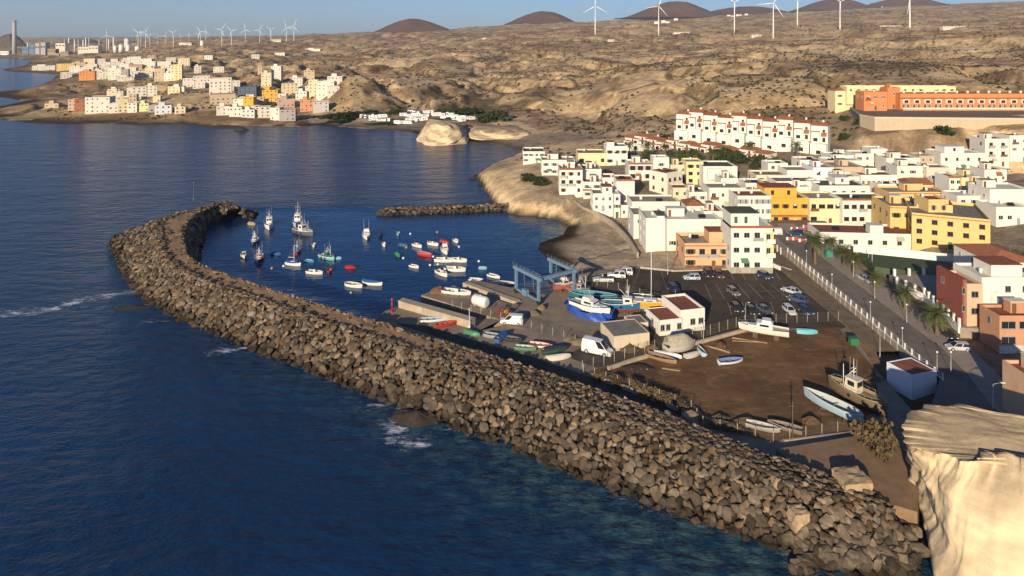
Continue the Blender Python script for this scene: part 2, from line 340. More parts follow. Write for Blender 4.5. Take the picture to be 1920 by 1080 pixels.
def land_detail(m):
    t = m.node_tree; L = t.links.new; b = t.nodes['Principled BSDF']; ge = t.nodes.new('ShaderNodeNewGeometry')
    src = b.inputs['Base Color'].links[0].from_socket
    n = t.nodes.new('ShaderNodeTexNoise'); n.inputs['Scale'].default_value = .9; n.inputs['Detail'].default_value = 6; n.inputs['Roughness'].default_value = .7; L(ge.outputs['Position'], n.inputs['Vector'])
    mr = t.nodes.new('ShaderNodeMapRange'); mr.inputs['From Min'].default_value = .3; mr.inputs['From Max'].default_value = .7; mr.inputs['To Min'].default_value = .72; mr.inputs['To Max'].default_value = 1.22; L(n.outputs['Fac'], mr.inputs['Value'])
    vm = t.nodes.new('ShaderNodeVectorMath'); vm.operation = 'SCALE'; L(src, vm.inputs[0]); L(mr.outputs[0], vm.inputs['Scale']); L(vm.outputs[0], b.inputs['Base Color'])
    for sc_, th, cc_, amt in ((.07, .56, (.15,.105,.066,1), .58), (.19, .60, (.095,.075,.046,1), .7), (.11, .62, (.66,.50,.30,1), .5)):
        mp = t.nodes.new('ShaderNodeMapping'); mp.inputs['Scale'].default_value = (.62, 1, 1); mp.inputs['Location'].default_value = (sc_*900, 3, 0); L(ge.outputs['Position'], mp.inputs['Vector'])
        nn = t.nodes.new('ShaderNodeTexNoise'); nn.inputs['Scale'].default_value = sc_; nn.inputs['Detail'].default_value = 9; nn.inputs['Roughness'].default_value = .72; nn.inputs['Distortion'].default_value = .6; L(mp.outputs[0], nn.inputs['Vector'])
        r2 = t.nodes.new('ShaderNodeMapRange'); r2.inputs['From Min'].default_value = th; r2.inputs['From Max'].default_value = th+.05; r2.inputs['To Max'].default_value = amt; L(nn.outputs['Fac'], r2.inputs['Value'])
        at = t.nodes.new('ShaderNodeAttribute'); at.attribute_name = 'wild'; mu = t.nodes.new('ShaderNodeMath'); mu.operation = 'MULTIPLY'; L(r2.outputs[0], mu.inputs[0]); L(at.outputs['Fac'], mu.inputs[1])
        mx = t.nodes.new('ShaderNodeMix'); mx.data_type = 'RGBA'; L(mu.outputs[0], mx.inputs[0]); L(b.inputs['Base Color'].links[0].from_socket, mx.inputs[6]); mx.inputs[7].default_value = cc_; L(mx.outputs[2], b.inputs['Base Color'])
    n4 = t.nodes.new('ShaderNodeTexNoise'); n4.inputs['Scale'].default_value = .25; n4.inputs['Detail'].default_value = 8; n4.inputs['Roughness'].default_value = .65; L(ge.outputs['Position'], n4.inputs['Vector'])
    bn = t.nodes.new('ShaderNodeBump'); bn.inputs['Strength'].default_value = .8; bn.inputs['Distance'].default_value = .9; L(n4.outputs['Fac'], bn.inputs['Height']); L(bn.outputs[0], b.inputs['Normal'])
land_detail(m_land)
me = np_mesh('land', np.stack([XX, YY, ZZ], -1).reshape(-1, 3), FF[keep], m_land, True, COL.reshape(-1, 3), {'wild': WILD})
land = tag(link('land', me), 'dry brown and sandy slopes rising behind the harbour villages', 'land', kind='structure')

# ------------------------------------------------------------------ sea
S_IN = [(1640,905),(1480,860),(1380,828),(1280,790),(1180,752),(1080,718),(980,685),(880,655),(780,628),(680,597),(580,566),(480,535),(400,507),(362,488),(345,462),(343,432),(355,411),(380,394),(408,383),(428,383)]
S_OUT = [(1745,1085),(1560,1078),(1460,1032),(1370,1003),(1270,972),(1160,930),(1060,888),(960,845),(860,810),(740,762),(610,712),(490,665),(385,622),(300,583),(240,535),(214,485),(218,440),(262,392),(330,362),(420,360)]
CREST = 5.5
bw_in = np.array([P2(a, b, CREST) for a, b in S_IN]); bw_out = np.array([P2(a, b, 0) for a, b in S_OUT])
bw_out[-3:] = bw_in[-3:] + np.array([[-6,11],[0,13],[8,9]])
def grid_axis(lo, hi, st, far, n=26):
    a = np.geomspace(st, far, n); return np.concatenate([lo-np.cumsum(a)[::-1], np.arange(lo, hi, st), hi+np.cumsum(a)])
gx_ = grid_axis(-175, 75, 1.6, 2600, 30); gy_ = grid_axis(50, 300, 1.6, 2600, 30)
SX, SY = np.meshgrid(gx_, gy_)
out_line = [tuple(p) for p in bw_out]
dsea = line_dist(SX, SY, out_line)
root = np.exp(-((SX-30)/36)**2)*sst(132, 99, SY)
shal = .78*np.clip(np.exp(-dsea/9)*1.0*(.3+.7*sst(-70, 15, SX)) + .8*root*np.exp(-dsea/13), 0, 1)
hbx, hby = P2(1010, 440, 0); shal = np.maximum(shal, .75*np.exp(-(((SX-hbx)/17)**2+((SY-hby)/25)**2)))
FOAM = [([(-40,592),(30,587),(90,582),(150,563),(215,552),(255,547)], 2.0, .95), ([(90,580),(160,576),(235,577)], 1.3, .6), ([(270,603),(330,600)], 1.2, .8),
 ([(400,660),(450,655),(490,645)], 1.6, .85), ([(440,640),(475,641)], 1.2, .6), ([(735,800),(742,822),(785,832)], 2.0, .95), ([(760,805),(800,815)], 1.3, .5), ([(675,762),(715,760)], 1.2, .75), ([(755,757),(790,750)], .9, .6), ([(1060,885),(1085,893)], .8, .5), ([(1150,928),(1180,936)], .8, .5),([(1390,1008),(1440,1024)], .9, .5)]
foam = np.zeros(SX.shape)
for pts, wd, a in FOAM: foam = np.maximum(foam, a*np.exp(-(line_dist(SX, SY, [P2(*q) for q in pts])/(wd*1.5))**2))
foam = np.maximum(foam, .55*np.exp(-(dsea/2.2)**2)*(SX < 46)*sst(.42, .62, fbm(SX/9, SY/9, 55, 3)))
ny, nx = SX.shape; ii = (np.arange(ny-1)[:, None]*nx + np.arange(nx-1)[None, :]).ravel()
m = bpy.data.materials.new('sea_water'); m.use_nodes = True; t = m.node_tree; L = t.links.new; b = t.nodes['Principled BSDF']
b.inputs['Roughness'].default_value = .14; b.inputs['IOR'].default_value = 1.33; b.inputs['Specular IOR Level'].default_value = .40
ge = t.nodes.new('ShaderNodeNewGeometry')
def NZ(scale, det, rot=0, sc=(1,1,1), rough=.55):
    mp = t.nodes.new('ShaderNodeMapping'); mp.inputs['Scale'].default_value = sc; mp.inputs['Rotation'].default_value = (0,0,rot); L(ge.outputs['Position'], mp.inputs['Vector'])
    n = t.nodes.new('ShaderNodeTexNoise'); n.inputs['Scale'].default_value = scale; n.inputs['Detail'].default_value = det; n.inputs['Roughness'].default_value = rough; L(mp.outputs[0], n.inputs['Vector']); return n.outputs['Fac']
def MA(op, a, b_=None, c=None):
    n = t.nodes.new('ShaderNodeMath'); n.operation = op
    for i, v in enumerate((a, b_, c)):
        if v is None: continue
        if isinstance(v, (int, float)): n.inputs[i].default_value = v
        else: L(v, n.inputs[i])
    return n.outputs[0]
def MIX(f, a, b_):
    n = t.nodes.new('ShaderNodeMix'); n.data_type = 'RGBA'
    for s_, v in ((0, f), (6, a), (7, b_)):
        if isinstance(v, tuple): n.inputs[s_].default_value = (*v, 1)
        elif isinstance(v, (int, float)): n.inputs[s_].default_value = v
        else: L(v, n.inputs[s_])
    return n.outputs[2]
def ATT(nm):
    n = t.nodes.new('ShaderNodeAttribute'); n.attribute_name = nm; return n.outputs['Fac']
def RNG(v, a, b_, c=0, d=1):
    n = t.nodes.new('ShaderNodeMapRange'); n.inputs['From Min'].default_value = a; n.inputs['From Max'].default_value = b_; n.inputs['To Min'].default_value = c; n.inputs['To Max'].default_value = d; L(v, n.inputs['Value']); return n.outputs[0]
calm = ATT('calm')
swell = NZ(.11, 3, .35, (.45, 1, 1)); chop = NZ(.5, 5, -.25, (.5, 1, 1)); fine = NZ(2.2, 4, .2, (.6, 1, 1))
patch = NZ(.018, 4, .2, (1, 1, 1))
hgt = MA('ADD', MA('MULTIPLY', swell, 1.5), MA('ADD', MA('MULTIPLY', chop, .85), MA('MULTIPLY', fine, .17)))
hgt = MA('MULTIPLY', hgt, RNG(calm, 0, 1, 1, .14))
bn = t.nodes.new('ShaderNodeBump'); bn.inputs['Strength'].default_value = 1; bn.inputs['Distance'].default_value = 1.0; L(hgt, bn.inputs['Height']); L(bn.outputs[0], b.inputs['Normal'])
deep = MIX(RNG(patch, .35, .65), (.0033,.025,.072), (.005,.035,.10))
weed = MIX(RNG(NZ(.33, 5, 0, (1,1,1), .7), .42, .62), (.006,.03,.055), (.075,.14,.12))
body = MIX(MA('MULTIPLY', ATT('shallow'), RNG(NZ(.05, 4), .3, .6, .45, 1)), deep, weed)
fm = NZ(.55, 9, .3, (.45, 1, 1), .8)
ff = RNG(MA('ADD', MA('MULTIPLY', ATT('foam'), .62), MA('MULTIPLY', MA('SUBTRACT', fm, .5), 2.2)), .42, .85)
L(MIX(ff, body, (.72,.75,.78)), b.inputs['Base Color']); L(MA('MAXIMUM', RNG(ff, 0, 1, .0, .7), RNG(calm, 0, 1, .16, .06)), b.inputs['Roughness'])
bay = [P2(a, b) for a, b in [(443,392),(380,500),(720,600),(1050,520),(1060,425),(940,393),(710,395)]]
bd, _ = poly_sdf(SX, SY, bay); calmv = sst(-14, 4, bd)
me = np_mesh('sea', np.stack([SX, SY, np.zeros_like(SX)], -1).reshape(-1, 3), np.stack([ii, ii+1, ii+nx+1, ii+nx], 1), m, True, None, {'shallow': shal, 'foam': foam, 'calm': calmv})
tag(link('sea', me), 'deep blue rippled sea with small breakers round the harbour', 'sea', kind='structure')
# ------------------------------------------------------------------ harbour ground, quays, streets
m_conc = M('concrete', (.27,.215,.155), .9, .3, .35, bump=.2, spec=.15)
m_conc2 = M('concrete_pale', (.42,.345,.255), .9, .22, .5, bump=.2, spec=.15, stain=.25)
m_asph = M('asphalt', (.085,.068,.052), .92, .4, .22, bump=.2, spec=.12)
m_asph2 = M('asphalt_worn', (.19,.16,.13), .92, .3, .3, bump=.2, spec=.12)
m_paint = M('road_paint', (.23,.20,.165), .85, .45, 1.5)
m_pave = M('paving', (.30,.25,.195), .9, .2, .7, bump=.1)
m_white = WALL((.80,.77,.70))
m_kerb = M('kerb_stone', (.42,.37,.30), .9, .2, 1)
def structure(name, mb, mats): return tag(mb.build(name, mats), kind='structure')
def pz(z, pts): return [P2(a, b, z) for a, b in pts]
base = pz(Z0, [(1090,502),(1062,518),(1050,540),(1024,553),(887,524),(870,529),(968,566),(960,571),(850,535),(812,545),(790,553),(935,598),(958,607),(895,621),(745,575),(722,583),(705,598),
               (750,632),(900,690),(1100,760),(1290,825),(1480,870),(1600,850),(1720,780),(1640,690),(1592,612),(1484,492),(1440,500),(1262,506),(1200,500),(1150,508)])
structure('harbour_platform', MB().prism(base, -3, Z0), m_conc)
structure('car_park', MB().prism(pz(Z0, [(1095,520),(1150,512),(1200,503),(1262,508),(1440,503),(1478,497),(1588,613),(1575,617),(1400,614),(1330,632),(1190,672),(1120,690),(1060,668),(1110,640),(1250,600),(1220,560),(1110,545)]), Z0-.2, Z0+.006), m_asph)
m_dirt = M('yard_dirt', (.19,.105,.05), .95, .5, .16, bump=.4, spec=.05)
def dirt_detail(m):
    t = m.node_tree; L = t.links.new; b = t.nodes['Principled BSDF']; src = b.inputs['Base Color'].links[0].from_socket; ge = t.nodes.new('ShaderNodeNewGeometry')
    mp = t.nodes.new('ShaderNodeMapping'); mp.inputs['Scale'].default_value = (.5,1.6,1); mp.inputs['Rotation'].default_value = (0,0,.5); L(ge.outputs['Position'], mp.inputs['Vector'])
    n = t.nodes.new('ShaderNodeTexNoise'); n.inputs['Scale'].default_value = .35; n.inputs['Detail'].default_value = 8; n.inputs['Roughness'].default_value = .72; n.inputs['Distortion'].default_value = 1.4; L(mp.outputs[0], n.inputs['Vector'])
    mr = t.nodes.new('ShaderNodeMapRange'); mr.inputs['From Min'].default_value = .5; mr.inputs['From Max'].default_value = .68; L(n.outputs['Fac'], mr.inputs['Value'])
    mx = t.nodes.new('ShaderNodeMix'); mx.data_type = 'RGBA'; L(mr.outputs[0], mx.inputs[0]); L(src, mx.inputs[6]); mx.inputs[7].default_value = (.27,.18,.105,1)
    n5 = t.nodes.new('ShaderNodeTexNoise'); n5.inputs['Scale'].default_value = .09; n5.inputs['Detail'].default_value = 9; n5.inputs['Roughness'].default_value = .75; L(ge.outputs['Position'], n5.inputs['Vector'])
    r5 = t.nodes.new('ShaderNodeMapRange'); r5.inputs['From Min'].default_value = .47; r5.inputs['From Max'].default_value = .6; r5.inputs['To Max'].default_value = .7; L(n5.outputs['Fac'], r5.inputs['Value'])
    m5 = t.nodes.new('ShaderNodeMix'); m5.data_type = 'RGBA'; L(r5.outputs[0], m5.inputs[0]); L(mx.outputs[2], m5.inputs[6]); m5.inputs[7].default_value = (.10,.06,.034,1); L(m5.outputs[2], b.inputs['Base Color'])
dirt_detail(m_dirt)
structure('boat_yard_ground', MB().prism(pz(Z0, [(1092,699),(1190,672),(1395,624),(1572,614),(1640,690),(1650,760),(1600,806),(1450,828),(1318,802),(1290,772),(1170,728)]), Z0-.2, Z0+.012), m_dirt)
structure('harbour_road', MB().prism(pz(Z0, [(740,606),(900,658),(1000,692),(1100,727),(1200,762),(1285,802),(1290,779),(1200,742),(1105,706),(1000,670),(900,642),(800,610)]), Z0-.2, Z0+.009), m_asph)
# slipway between the two moles
a, b_, c_, d_ = P(800,588,-.8), P(780,578,-.8), P(935,600,Z0-.02), P(893,622,Z0-.02)
mb = MB(); mb.add([P(822,567,-1), P(775,586,-1), P(893,622,Z0+.008), P(940,600,Z0+.008), P(822,567,-3), P(775,586,-3), P(893,622,-3), P(940,600,-3)], [(0,1,2,3),(4,5,1,0),(5,6,2,1),(6,7,3,2),(7,4,0,3)])
structure('slipway', mb, m_conc)
# street beside the harbour
def strip(pts, z0, mats, name, thick=.4):
    """pts: list of (xl, xr, y, z)"""
    mb = MB(); mb.loft([[(l, y, z-thick), (l, y, z), (r, y, z), (r, y, z-thick)] for l, r, y, z in pts], 0)
    return structure(name, mb, mats)
ST = [(y, float(STREET(y))+.25) for y in (99.7, 110, 120.3, 131.6, 145.6, 159.7, 173.8, 187.8, 201.9, 213)]
def road_l(y): return 76.6 - 11*float(sst(124, 105, y))
def road_r(y): return 82.4 - 5.2*float(sst(129.7, 108, y))
strip([(road_l(y), road_r(y), y, z) for y, z in ST], 0, m_asph2, 'street')
strip([(road_l(y)-2.0, road_l(y)-.02, y, z+.13) for y, z in ST[2:]], 0, m_pave, 'pavement', 3)
strip([(road_r(y)+.02, road_r(y)+5.4, y, z+.13) for y, z in ST], 0, m_pave, 'pavement')
strip([(70.3, 74.6, y, 3.4 + .55*(z-4.4)) for y, z in ST[3:]], 0, M('bank', (.17,.13,.085), .95, .4, .5, bump=.3), 'bank', 3)
structure('side_street', MB().prism([(72,206.6),(99,211.3),(99,218),(72,216)], 4, 5.88), m_asph2)
mb = MB()
for y0, y1 in [(k*4.9+130, k*4.9+132.2) for k in range(15)]:
    mb.add([(79.4, y0, 0), (79.55, y0, 0), (79.55, y1, 0), (79.4, y1, 0)], [(0,1,2,3)])
mb.v = [(x, y, float(np.interp(y, [q[0] for q in ST], [q[1] for q in ST]))+.006) for x, y, z in mb.v]
structure('lane_marking', mb, m_paint)
# parking bay lines
mb = MB()
def bayline(p, q, wd=.10, z=Z0+.012):
    a, b_ = Vector(P2(*p, Z0)), Vector(P2(*q, Z0)); n = (b_-a).normalized(); n = Vector((-n.y, n.x))*wd
    mb.add([(*(a-n), z), (*(b_-n), z), (*(b_+n), z), (*(a+n), z)], [(0,1,2,3)])
for i in range(9): bayline((1322+i*20.5, 533), (1334+i*24, 560))
for i in range(7): bayline((1348+i*21, 509), (1355+i*21.5, 525))
for i in range(6): bayline((1372+i*27, 590), (1364+i*27, 566))
bayline((1318,546), (1545,546), .06)
structure('parking_lines', mb, m_paint)
mb = MB()
for (cx, cy) in ((1536,551),(1563,576)):
    for k in (0, 1):
        x, y = P2(cx-5+k*7, cy, Z0); mb.add([(x, y, Z0+.012), (x+1.7, y-.7, Z0+.012), (x+1.7, y-.45, Z0+.012), (x, y+.3, Z0+.012)], [(0,1,2,3)])
structure('road_arrow', mb, m_paint)
mb = MB()
for a_, b2, z in [((1200,503),(1262,509),.5),((1262,509),(1440,503),.35),((1440,503),(1478,497),.35)]:
    p, q = P2(*a_, Z0), P2(*b2, Z0); mb.prism([(p[0],p[1]-.25),(q[0],q[1]-.25),(q[0],q[1]+.25),(p[0],p[1]+.25)], Z0-.5, Z0+z)
structure('kerb', mb, m_kerb)

def wall_line(name, pts, zb, h, th, mat, label, cat='wall', cope=None, z_world=False):
    """a free-standing wall through photo pixels (or world points); zb level of its foot"""
    w_ = [(p[0], p[1]) if z_world else P2(p[0], p[1], zb) for p in pts]
    root = empty(name, (*w_[0], zb), 0, label, cat)
    for i, (p, q) in enumerate(zip(w_[:-1], w_[1:])):
        e = Vector((q[0]-p[0], q[1]-p[1])); L_ = e.length; e.normalize(); n = Vector((-e.y, e.x))*th/2; x0 = Vector(p)-Vector(w_[0]); x1 = Vector(q)-Vector(w_[0])
        poly = [(x0-n)[:], (x1-n)[:], (x1+n)[:], (x0+n)[:]]
        MB().prism(poly, -1.2, h).build('wall_section', mat, root)
        if cope:
            n2 = n*1.25; poly = [(x0-n2)[:], (x1-n2)[:], (x1+n2)[:], (x0+n2)[:]]
            MB().prism(poly, h+.002, h+.12).build('coping', cope, root)
    return root
wall_line('mole_wall', [(750,574),(887,613)], Z0, 1.5, 1.6, m_conc2, 'long pale concrete wall along the mole beside the slipway', cope=m_conc2)
wall_line('low_wall', [(1140,694),(1190,677),(1398,621)], Z0, .65, .5, m_conc2, 'low concrete wall between fenced boat yard and car park')
wall_line('low_wall', [(1442,497),(1462,506),(1484,513)], Z0, 1.0, .5, m_white, 'short white curved wall at the car park corner below the tall house')
wall_line('promenade_wall', [(1074,378),(1095,392),(1125,404),(1148,418),(1175,445),(1196,478)], 3.6, .75, .5, m_conc2, 'grey promenade wall curving along the top of the small beach')
wall_line('quay_wall', [(872,531),(972,567)], Z0-.02, .35, 1.6, m_conc2, 'raised concrete edge of the quay beside the blue boat lift')
wall_line('low_wall', [(1108,706),(1200,740),(1290,778)], Z0, .6, .5, m_conc2, 'low concrete wall along the shaded road behind the breakwater')
wall_line('low_wall', [(1470,827),(1600,812)], Z0, .2, .4, m_conc2, 'short low wall in shade below the two wooden boats')

# ------------------------------------------------------------------ sandstone cliff, bottom right
m_cliff = M('sandstone', (.74,.58,.36), .95, .12, .35, bump=.25, spec=.05)
def strata(m):
    t = m.node_tree; L = t.links.new; b = t.nodes['Principled BSDF']; src = b.inputs['Base Color'].links[0].from_socket; ge = t.nodes.new('ShaderNodeNewGeometry')
    mp = t.nodes.new('ShaderNodeMapping'); mp.inputs['Scale'].default_value = (.07,.07,1.1); L(ge.outputs['Position'], mp.inputs['Vector'])
    n = t.nodes.new('ShaderNodeTexNoise'); n.inputs['Scale'].default_value = .9; n.inputs['Detail'].default_value = 7; n.inputs['Roughness'].default_value = .65; L(mp.outputs[0], n.inputs['Vector'])
    mr = t.nodes.new('ShaderNodeMapRange'); mr.inputs['From Min'].default_value = .35; mr.inputs['From Max'].default_value = .68; mr.inputs['To Min'].default_value = .88; mr.inputs['To Max'].default_value = 1.05; L(n.outputs['Fac'], mr.inputs['Value'])
    vm = t.nodes.new('ShaderNodeVectorMath'); vm.operation = 'SCALE'; L(src, vm.inputs[0]); L(mr.outputs[0], vm.inputs['Scale'])
    sx_ = t.nodes.new('ShaderNodeSeparateXYZ'); L(ge.outputs['True Normal'], sx_.inputs[0])
    m2 = t.nodes.new('ShaderNodeMapRange'); m2.inputs['From Min'].default_value = .4; m2.inputs['From Max'].default_value = .97; L(sx_.outputs['Z'], m2.inputs['Value'])
    mx = t.nodes.new('ShaderNodeMix'); mx.data_type = 'RGBA'; L(m2.outputs[0], mx.inputs[0]); L(vm.outputs[0], mx.inputs[6]); 
    n3 = t.nodes.new('ShaderNodeTexNoise'); n3.inputs['Scale'].default_value = .5; n3.inputs['Detail'].default_value = 8; n3.inputs['Roughness'].default_value = .7; n3.inputs['Distortion'].default_value = 2.; L(ge.outputs['Position'], n3.inputs['Vector'])
    cr = t.nodes.new('ShaderNodeMix'); cr.data_type = 'RGBA'; L(n3.outputs['Fac'], cr.inputs[0]); cr.inputs[6].default_value = (.13,.10,.07,1); cr.inputs[7].default_value = (.50,.385,.245,1); L(cr.outputs[2], mx.inputs[7])
    L(mx.outputs[2], b.inputs['Base Color'])
    nb = t.nodes.new('ShaderNodeTexNoise'); nb.inputs['Scale'].default_value = 1.1; nb.inputs['Detail'].default_value = 9; nb.inputs['Roughness'].default_value = .68; L(ge.outputs['Position'], nb.inputs['Vector'])
    ad = t.nodes.new('ShaderNodeMath'); ad.operation = 'ADD'; L(nb.outputs['Fac'], ad.inputs[0]); L(n.outputs['Fac'], ad.inputs[1])
    bn = t.nodes.new('ShaderNodeBump'); bn.inputs['Strength'].default_value = .5; bn.inputs['Distance'].default_value = .3; L(ad.outputs[0], bn.inputs['Height']); L(bn.outputs[0], b.inputs['Normal'])
strata(m_cliff)
rim = [P(*q) for q in [(1800,757,15.5),(1745,757,15),(1708,770,14.5),(1696,800,13.6),(1703,829,12.8),(1732,846,12.6),(1762,849,12.9),(1798,868,13),(1838,850,13.8),(1880,846,14.3),(1925,864,14.6),(2010,880,15),(2150,900,15.5),(2350,900,16)]]
foot = [(67,97.5,3.2),(62,99.3,3.2),(57.5,99.8,3.2),P(1701,852,3.2),P(1714,905,2.8),P(1731,962,2.4),P(1746,1015,1.5),P(1758,1085,.5),P(1790,1150,-.5),P(1850,1190,-.5),P(1930,1200,-.5),P(2030,1200,-.5),P(2150,1200,-.5),P(2350,1150,-.5)]
def resample(pts, n):
    p = np.array(pts, float); d = np.concatenate([[0], np.cumsum(np.linalg.norm(np.diff(p, axis=0), axis=1))]); 
    return np.stack([np.interp(np.linspace(0, d[-1], n), d, p[:, i]) for i in range(3)], 1)
def smooth_resample(pts, n, k=3):
    q = resample(pts, n)
    for _ in range(k): q[1:-1] = .25*q[:-2]+.5*q[1:-1]+.25*q[2:]
    return q
NC, NRW = 170, 56
pr = np.array(rim); pf = np.array(foot); ss = np.linspace(0, len(rim)-1, NC)
rc = np.stack([np.interp(ss, range(len(rim)), pr[:, i]) for i in range(3)], 1); fc = np.stack([np.interp(ss, range(len(rim)), pf[:, i]) for i in range(3)], 1)
for _ in range(1):
    for q in (rc, fc): q[1:-1] = .25*q[:-2]+.5*q[1:-1]+.25*q[2:]
rcs = rc.copy()
for _ in range(24): rcs[1:-1] = .25*rcs[:-2]+.5*rcs[1:-1]+.25*rcs[2:]
V = []
cen = np.array([78., 81.])
_s = np.linspace(0, 1, NC)*60; rc[:, 0] += (fbm(_s/1.7, _s*0+2, 91, 4)-.5)*1.7; rc[:, 1] += (fbm(_s/1.7, _s*0+9, 92, 4)-.5)*1.7; rc[:, 2] += (fbm(_s/2.3, _s*0+5, 93, 3)-.5)*.15
arc = np.concatenate([[0], np.cumsum(np.linalg.norm(np.diff(rc[:, :2], axis=0), axis=1))])
for j in range(NRW):
    f = j/(NRW-1); prof = f + .18*math.sin(f*math.pi)*(1-f)     # bulging brow, hollow below
    rj = rcs+(rc-rcs)*max(0, 1-f*3)**2; q = rj + (fc-rj)*np.array([prof, prof, f])[None]
    out_n = q[:, :2]-cen; out_n /= np.linalg.norm(out_n, axis=1)[:, None]
    rib = (ridged(arc/3.2, np.full(NC, f*1.3), 7, 4)-.5)*(.10+1.3*np.exp(-((arc-15)/7)**2))*min(1, f*5) + (fbm(arc/1.1, np.full(NC, f*9), 17, 3)-.5)*.22 + (fbm(np.full(NC, 3.)+arc/12, np.full(NC, f*3), 27, 3)-.5)*1.9 + (ridged(arc/1.3+f*1.4, np.full(NC, f*1.2), 37, 3)-.5)*(.05+.8*np.exp(-((arc-15)/7)**2))
    q = q.copy(); q[:, :2] += out_n*rib[:, None]; V.append(q)
top = []
for j in range(1, 22):
    f = j/21; tgt = np.array([84., 75., 16.5]); rj = rcs+(rc-rcs)*max(0, 1-f*9); q = rj + (tgt-rj)*f
    q[:, 2] += (fbm(q[:, 0]/4, q[:, 1]/4, 5, 4)-.5)*1.5*min(1, f*6) + (ridged(q[:, 0]/14+q[:, 1]/9, q[:, 1]/2.6-q[:, 0]/9, 15, 5)-.55)*.2*min(1, f*5); top.append(q)
rows = top[::-1] + V; V = np.concatenate(rows); nr = len(rows)
ii = (np.arange(nr-1)[:, None]*NC + np.arange(NC-1)[None, :]).ravel()
cl = link('cliff', np_mesh('cliff', V, np.stack([ii, ii+NC, ii+NC+1, ii+1], 1), m_cliff, True)); tag(cl, kind='structure')

# ground at the foot of the cliff
mb = MB(); gp = [P2(a, b, 4) for a, b in [(1455,842),(1600,818),(1640,800),(1735,790),(1720,960),(1620,930),(1500,880)]]
mb.prism(gp, -1, 4.0); structure('track', mb, M('track_dirt', (.26,.165,.095), .95, .3, .5, bump=.4))

# sandstone stack on the far beach
def rock_stack(name, outline, z, top_z, seed):
    pts = smooth_resample([(*P2(a, b, z), 0) for a, b in outline+[outline[0]]], 60, 1); c = pts[:-1].mean(0); rows = []
    for j in range(16):
        f = j/15; hs = top_z*f
        sc_ = 1-.42*f**2.2 if f < 1 else 0.02
        ring = c + (pts-c)*sc_; ang = np.linspace(0, 2*math.pi, 60)
        n_ = fbm(np.cos(ang)*1.6+5, np.sin(ang)*1.6+f*2.2+3, seed, 4); ring[:, :2] = c[:2] + (ring[:, :2]-c[:2])*(.72+.56*n_)[:, None]
        hh = hs*(.62+.76*fbm(ring[:, 0]/11, ring[:, 1]/9, seed+4, 3)); ring[:, 2] = z - 1 + hh; ring[-1] = ring[0]; rows.append(ring)
    Vv = np.concatenate(rows); n = 60; ii = (np.arange(15)[:, None]*n + np.arange(n-1)[None, :]).ravel()
    return tag(link(name, np_mesh(name, Vv, np.stack([ii, ii+1, ii+n+1, ii+n], 1), m_cliff, True)), kind='structure')
rock_stack('rock_stack', [(783,263),(800,271),(840,272),(872,268),(876,258),(850,253),(800,252)], .5, 11.5, 3)
rock_stack('rock_stack', [(868,257),(905,259),(955,259),(995,255),(985,249),(930,246),(880,248)], 2, 5.5, 8)

# ------------------------------------------------------------------ breakwater
import bmesh
def rock_mesh(name, seed, npt, mats, bev=True, flat=.72):
    r_ = random.Random(seed); bm = bmesh.new()
    for _ in range(npt):
        v = Vector((r_.gauss(0,1), r_.gauss(0,1), r_.gauss(0,1))).normalized()
        k = max(abs(v.x), abs(v.y), abs(v.z)); v = v*(1/k)**.55*r_.uniform(.86, 1.04); bm.verts.new((v.x*.62, v.y*.5, v.z*flat*.5))
    bmesh.ops.convex_hull(bm, input=bm.verts[:])
    for v in [v for v in bm.verts if not v.link_faces]: bm.verts.remove(v)
    if bev:
        bmesh.ops.bevel(bm, geom=bm.edges[:]+bm.verts[:], offset=.05, segments=1, affect='EDGES', clamp_overlap=True)
    bmesh.ops.triangulate(bm, faces=bm.faces[:]); bmesh.ops.recalc_face_normals(bm, faces=bm.faces[:])
    me = bpy.data.meshes.new(name); bm.to_mesh(me); bm.free()
    for m_ in mats: me.materials.append(m_)
    return me
def wetness(m):
    t = m.node_tree; L = t.links.new; b = t.nodes['Principled BSDF']; src = b.inputs['Base Color'].links[0].from_socket; ge = t.nodes.new('ShaderNodeNewGeometry')
    sx_ = t.nodes.new('ShaderNodeSeparateXYZ'); L(ge.outputs['Position'], sx_.inputs[0]); mr = t.nodes.new('ShaderNodeMapRange'); mr.inputs['From Min'].default_value = .35; mr.inputs['From Max'].default_value = 1.7; mr.inputs['To Min'].default_value = .33; L(sx_.outputs['Z'], mr.inputs['Value'])
    vm = t.nodes.new('ShaderNodeVectorMath'); vm.operation = 'SCALE'; L(src, vm.inputs[0]); L(mr.outputs[0], vm.inputs['Scale']); L(vm.outputs[0], b.inputs['Base Color'])
m_rock = M('armour_rock', (.138,.106,.073), .9, .5, 1.1, bump=.9, spec=.15, objrand=.6); wetness(m_rock)
m_rock2 = M('armour_rock_small', (1,1,1), .9, .5, 1.1, bump=.9, spec=.15, attr='col'); wetness(m_rock2)
PAR = [rock_mesh('rock', 100+i, 15, [m_rock]) for i in range(12)]
STF = []
for i in range(10):
    q = rock_mesh('rock_tmp', 300+i, 13, [], True); v = np.empty(len(q.vertices)*3); q.vertices.foreach_get('co', v); f = np.empty(len(q.loops), int); q.loops.foreach_get('vertex_index', f); STF.append((v.reshape(-1, 3), f.reshape(-1, 3)))
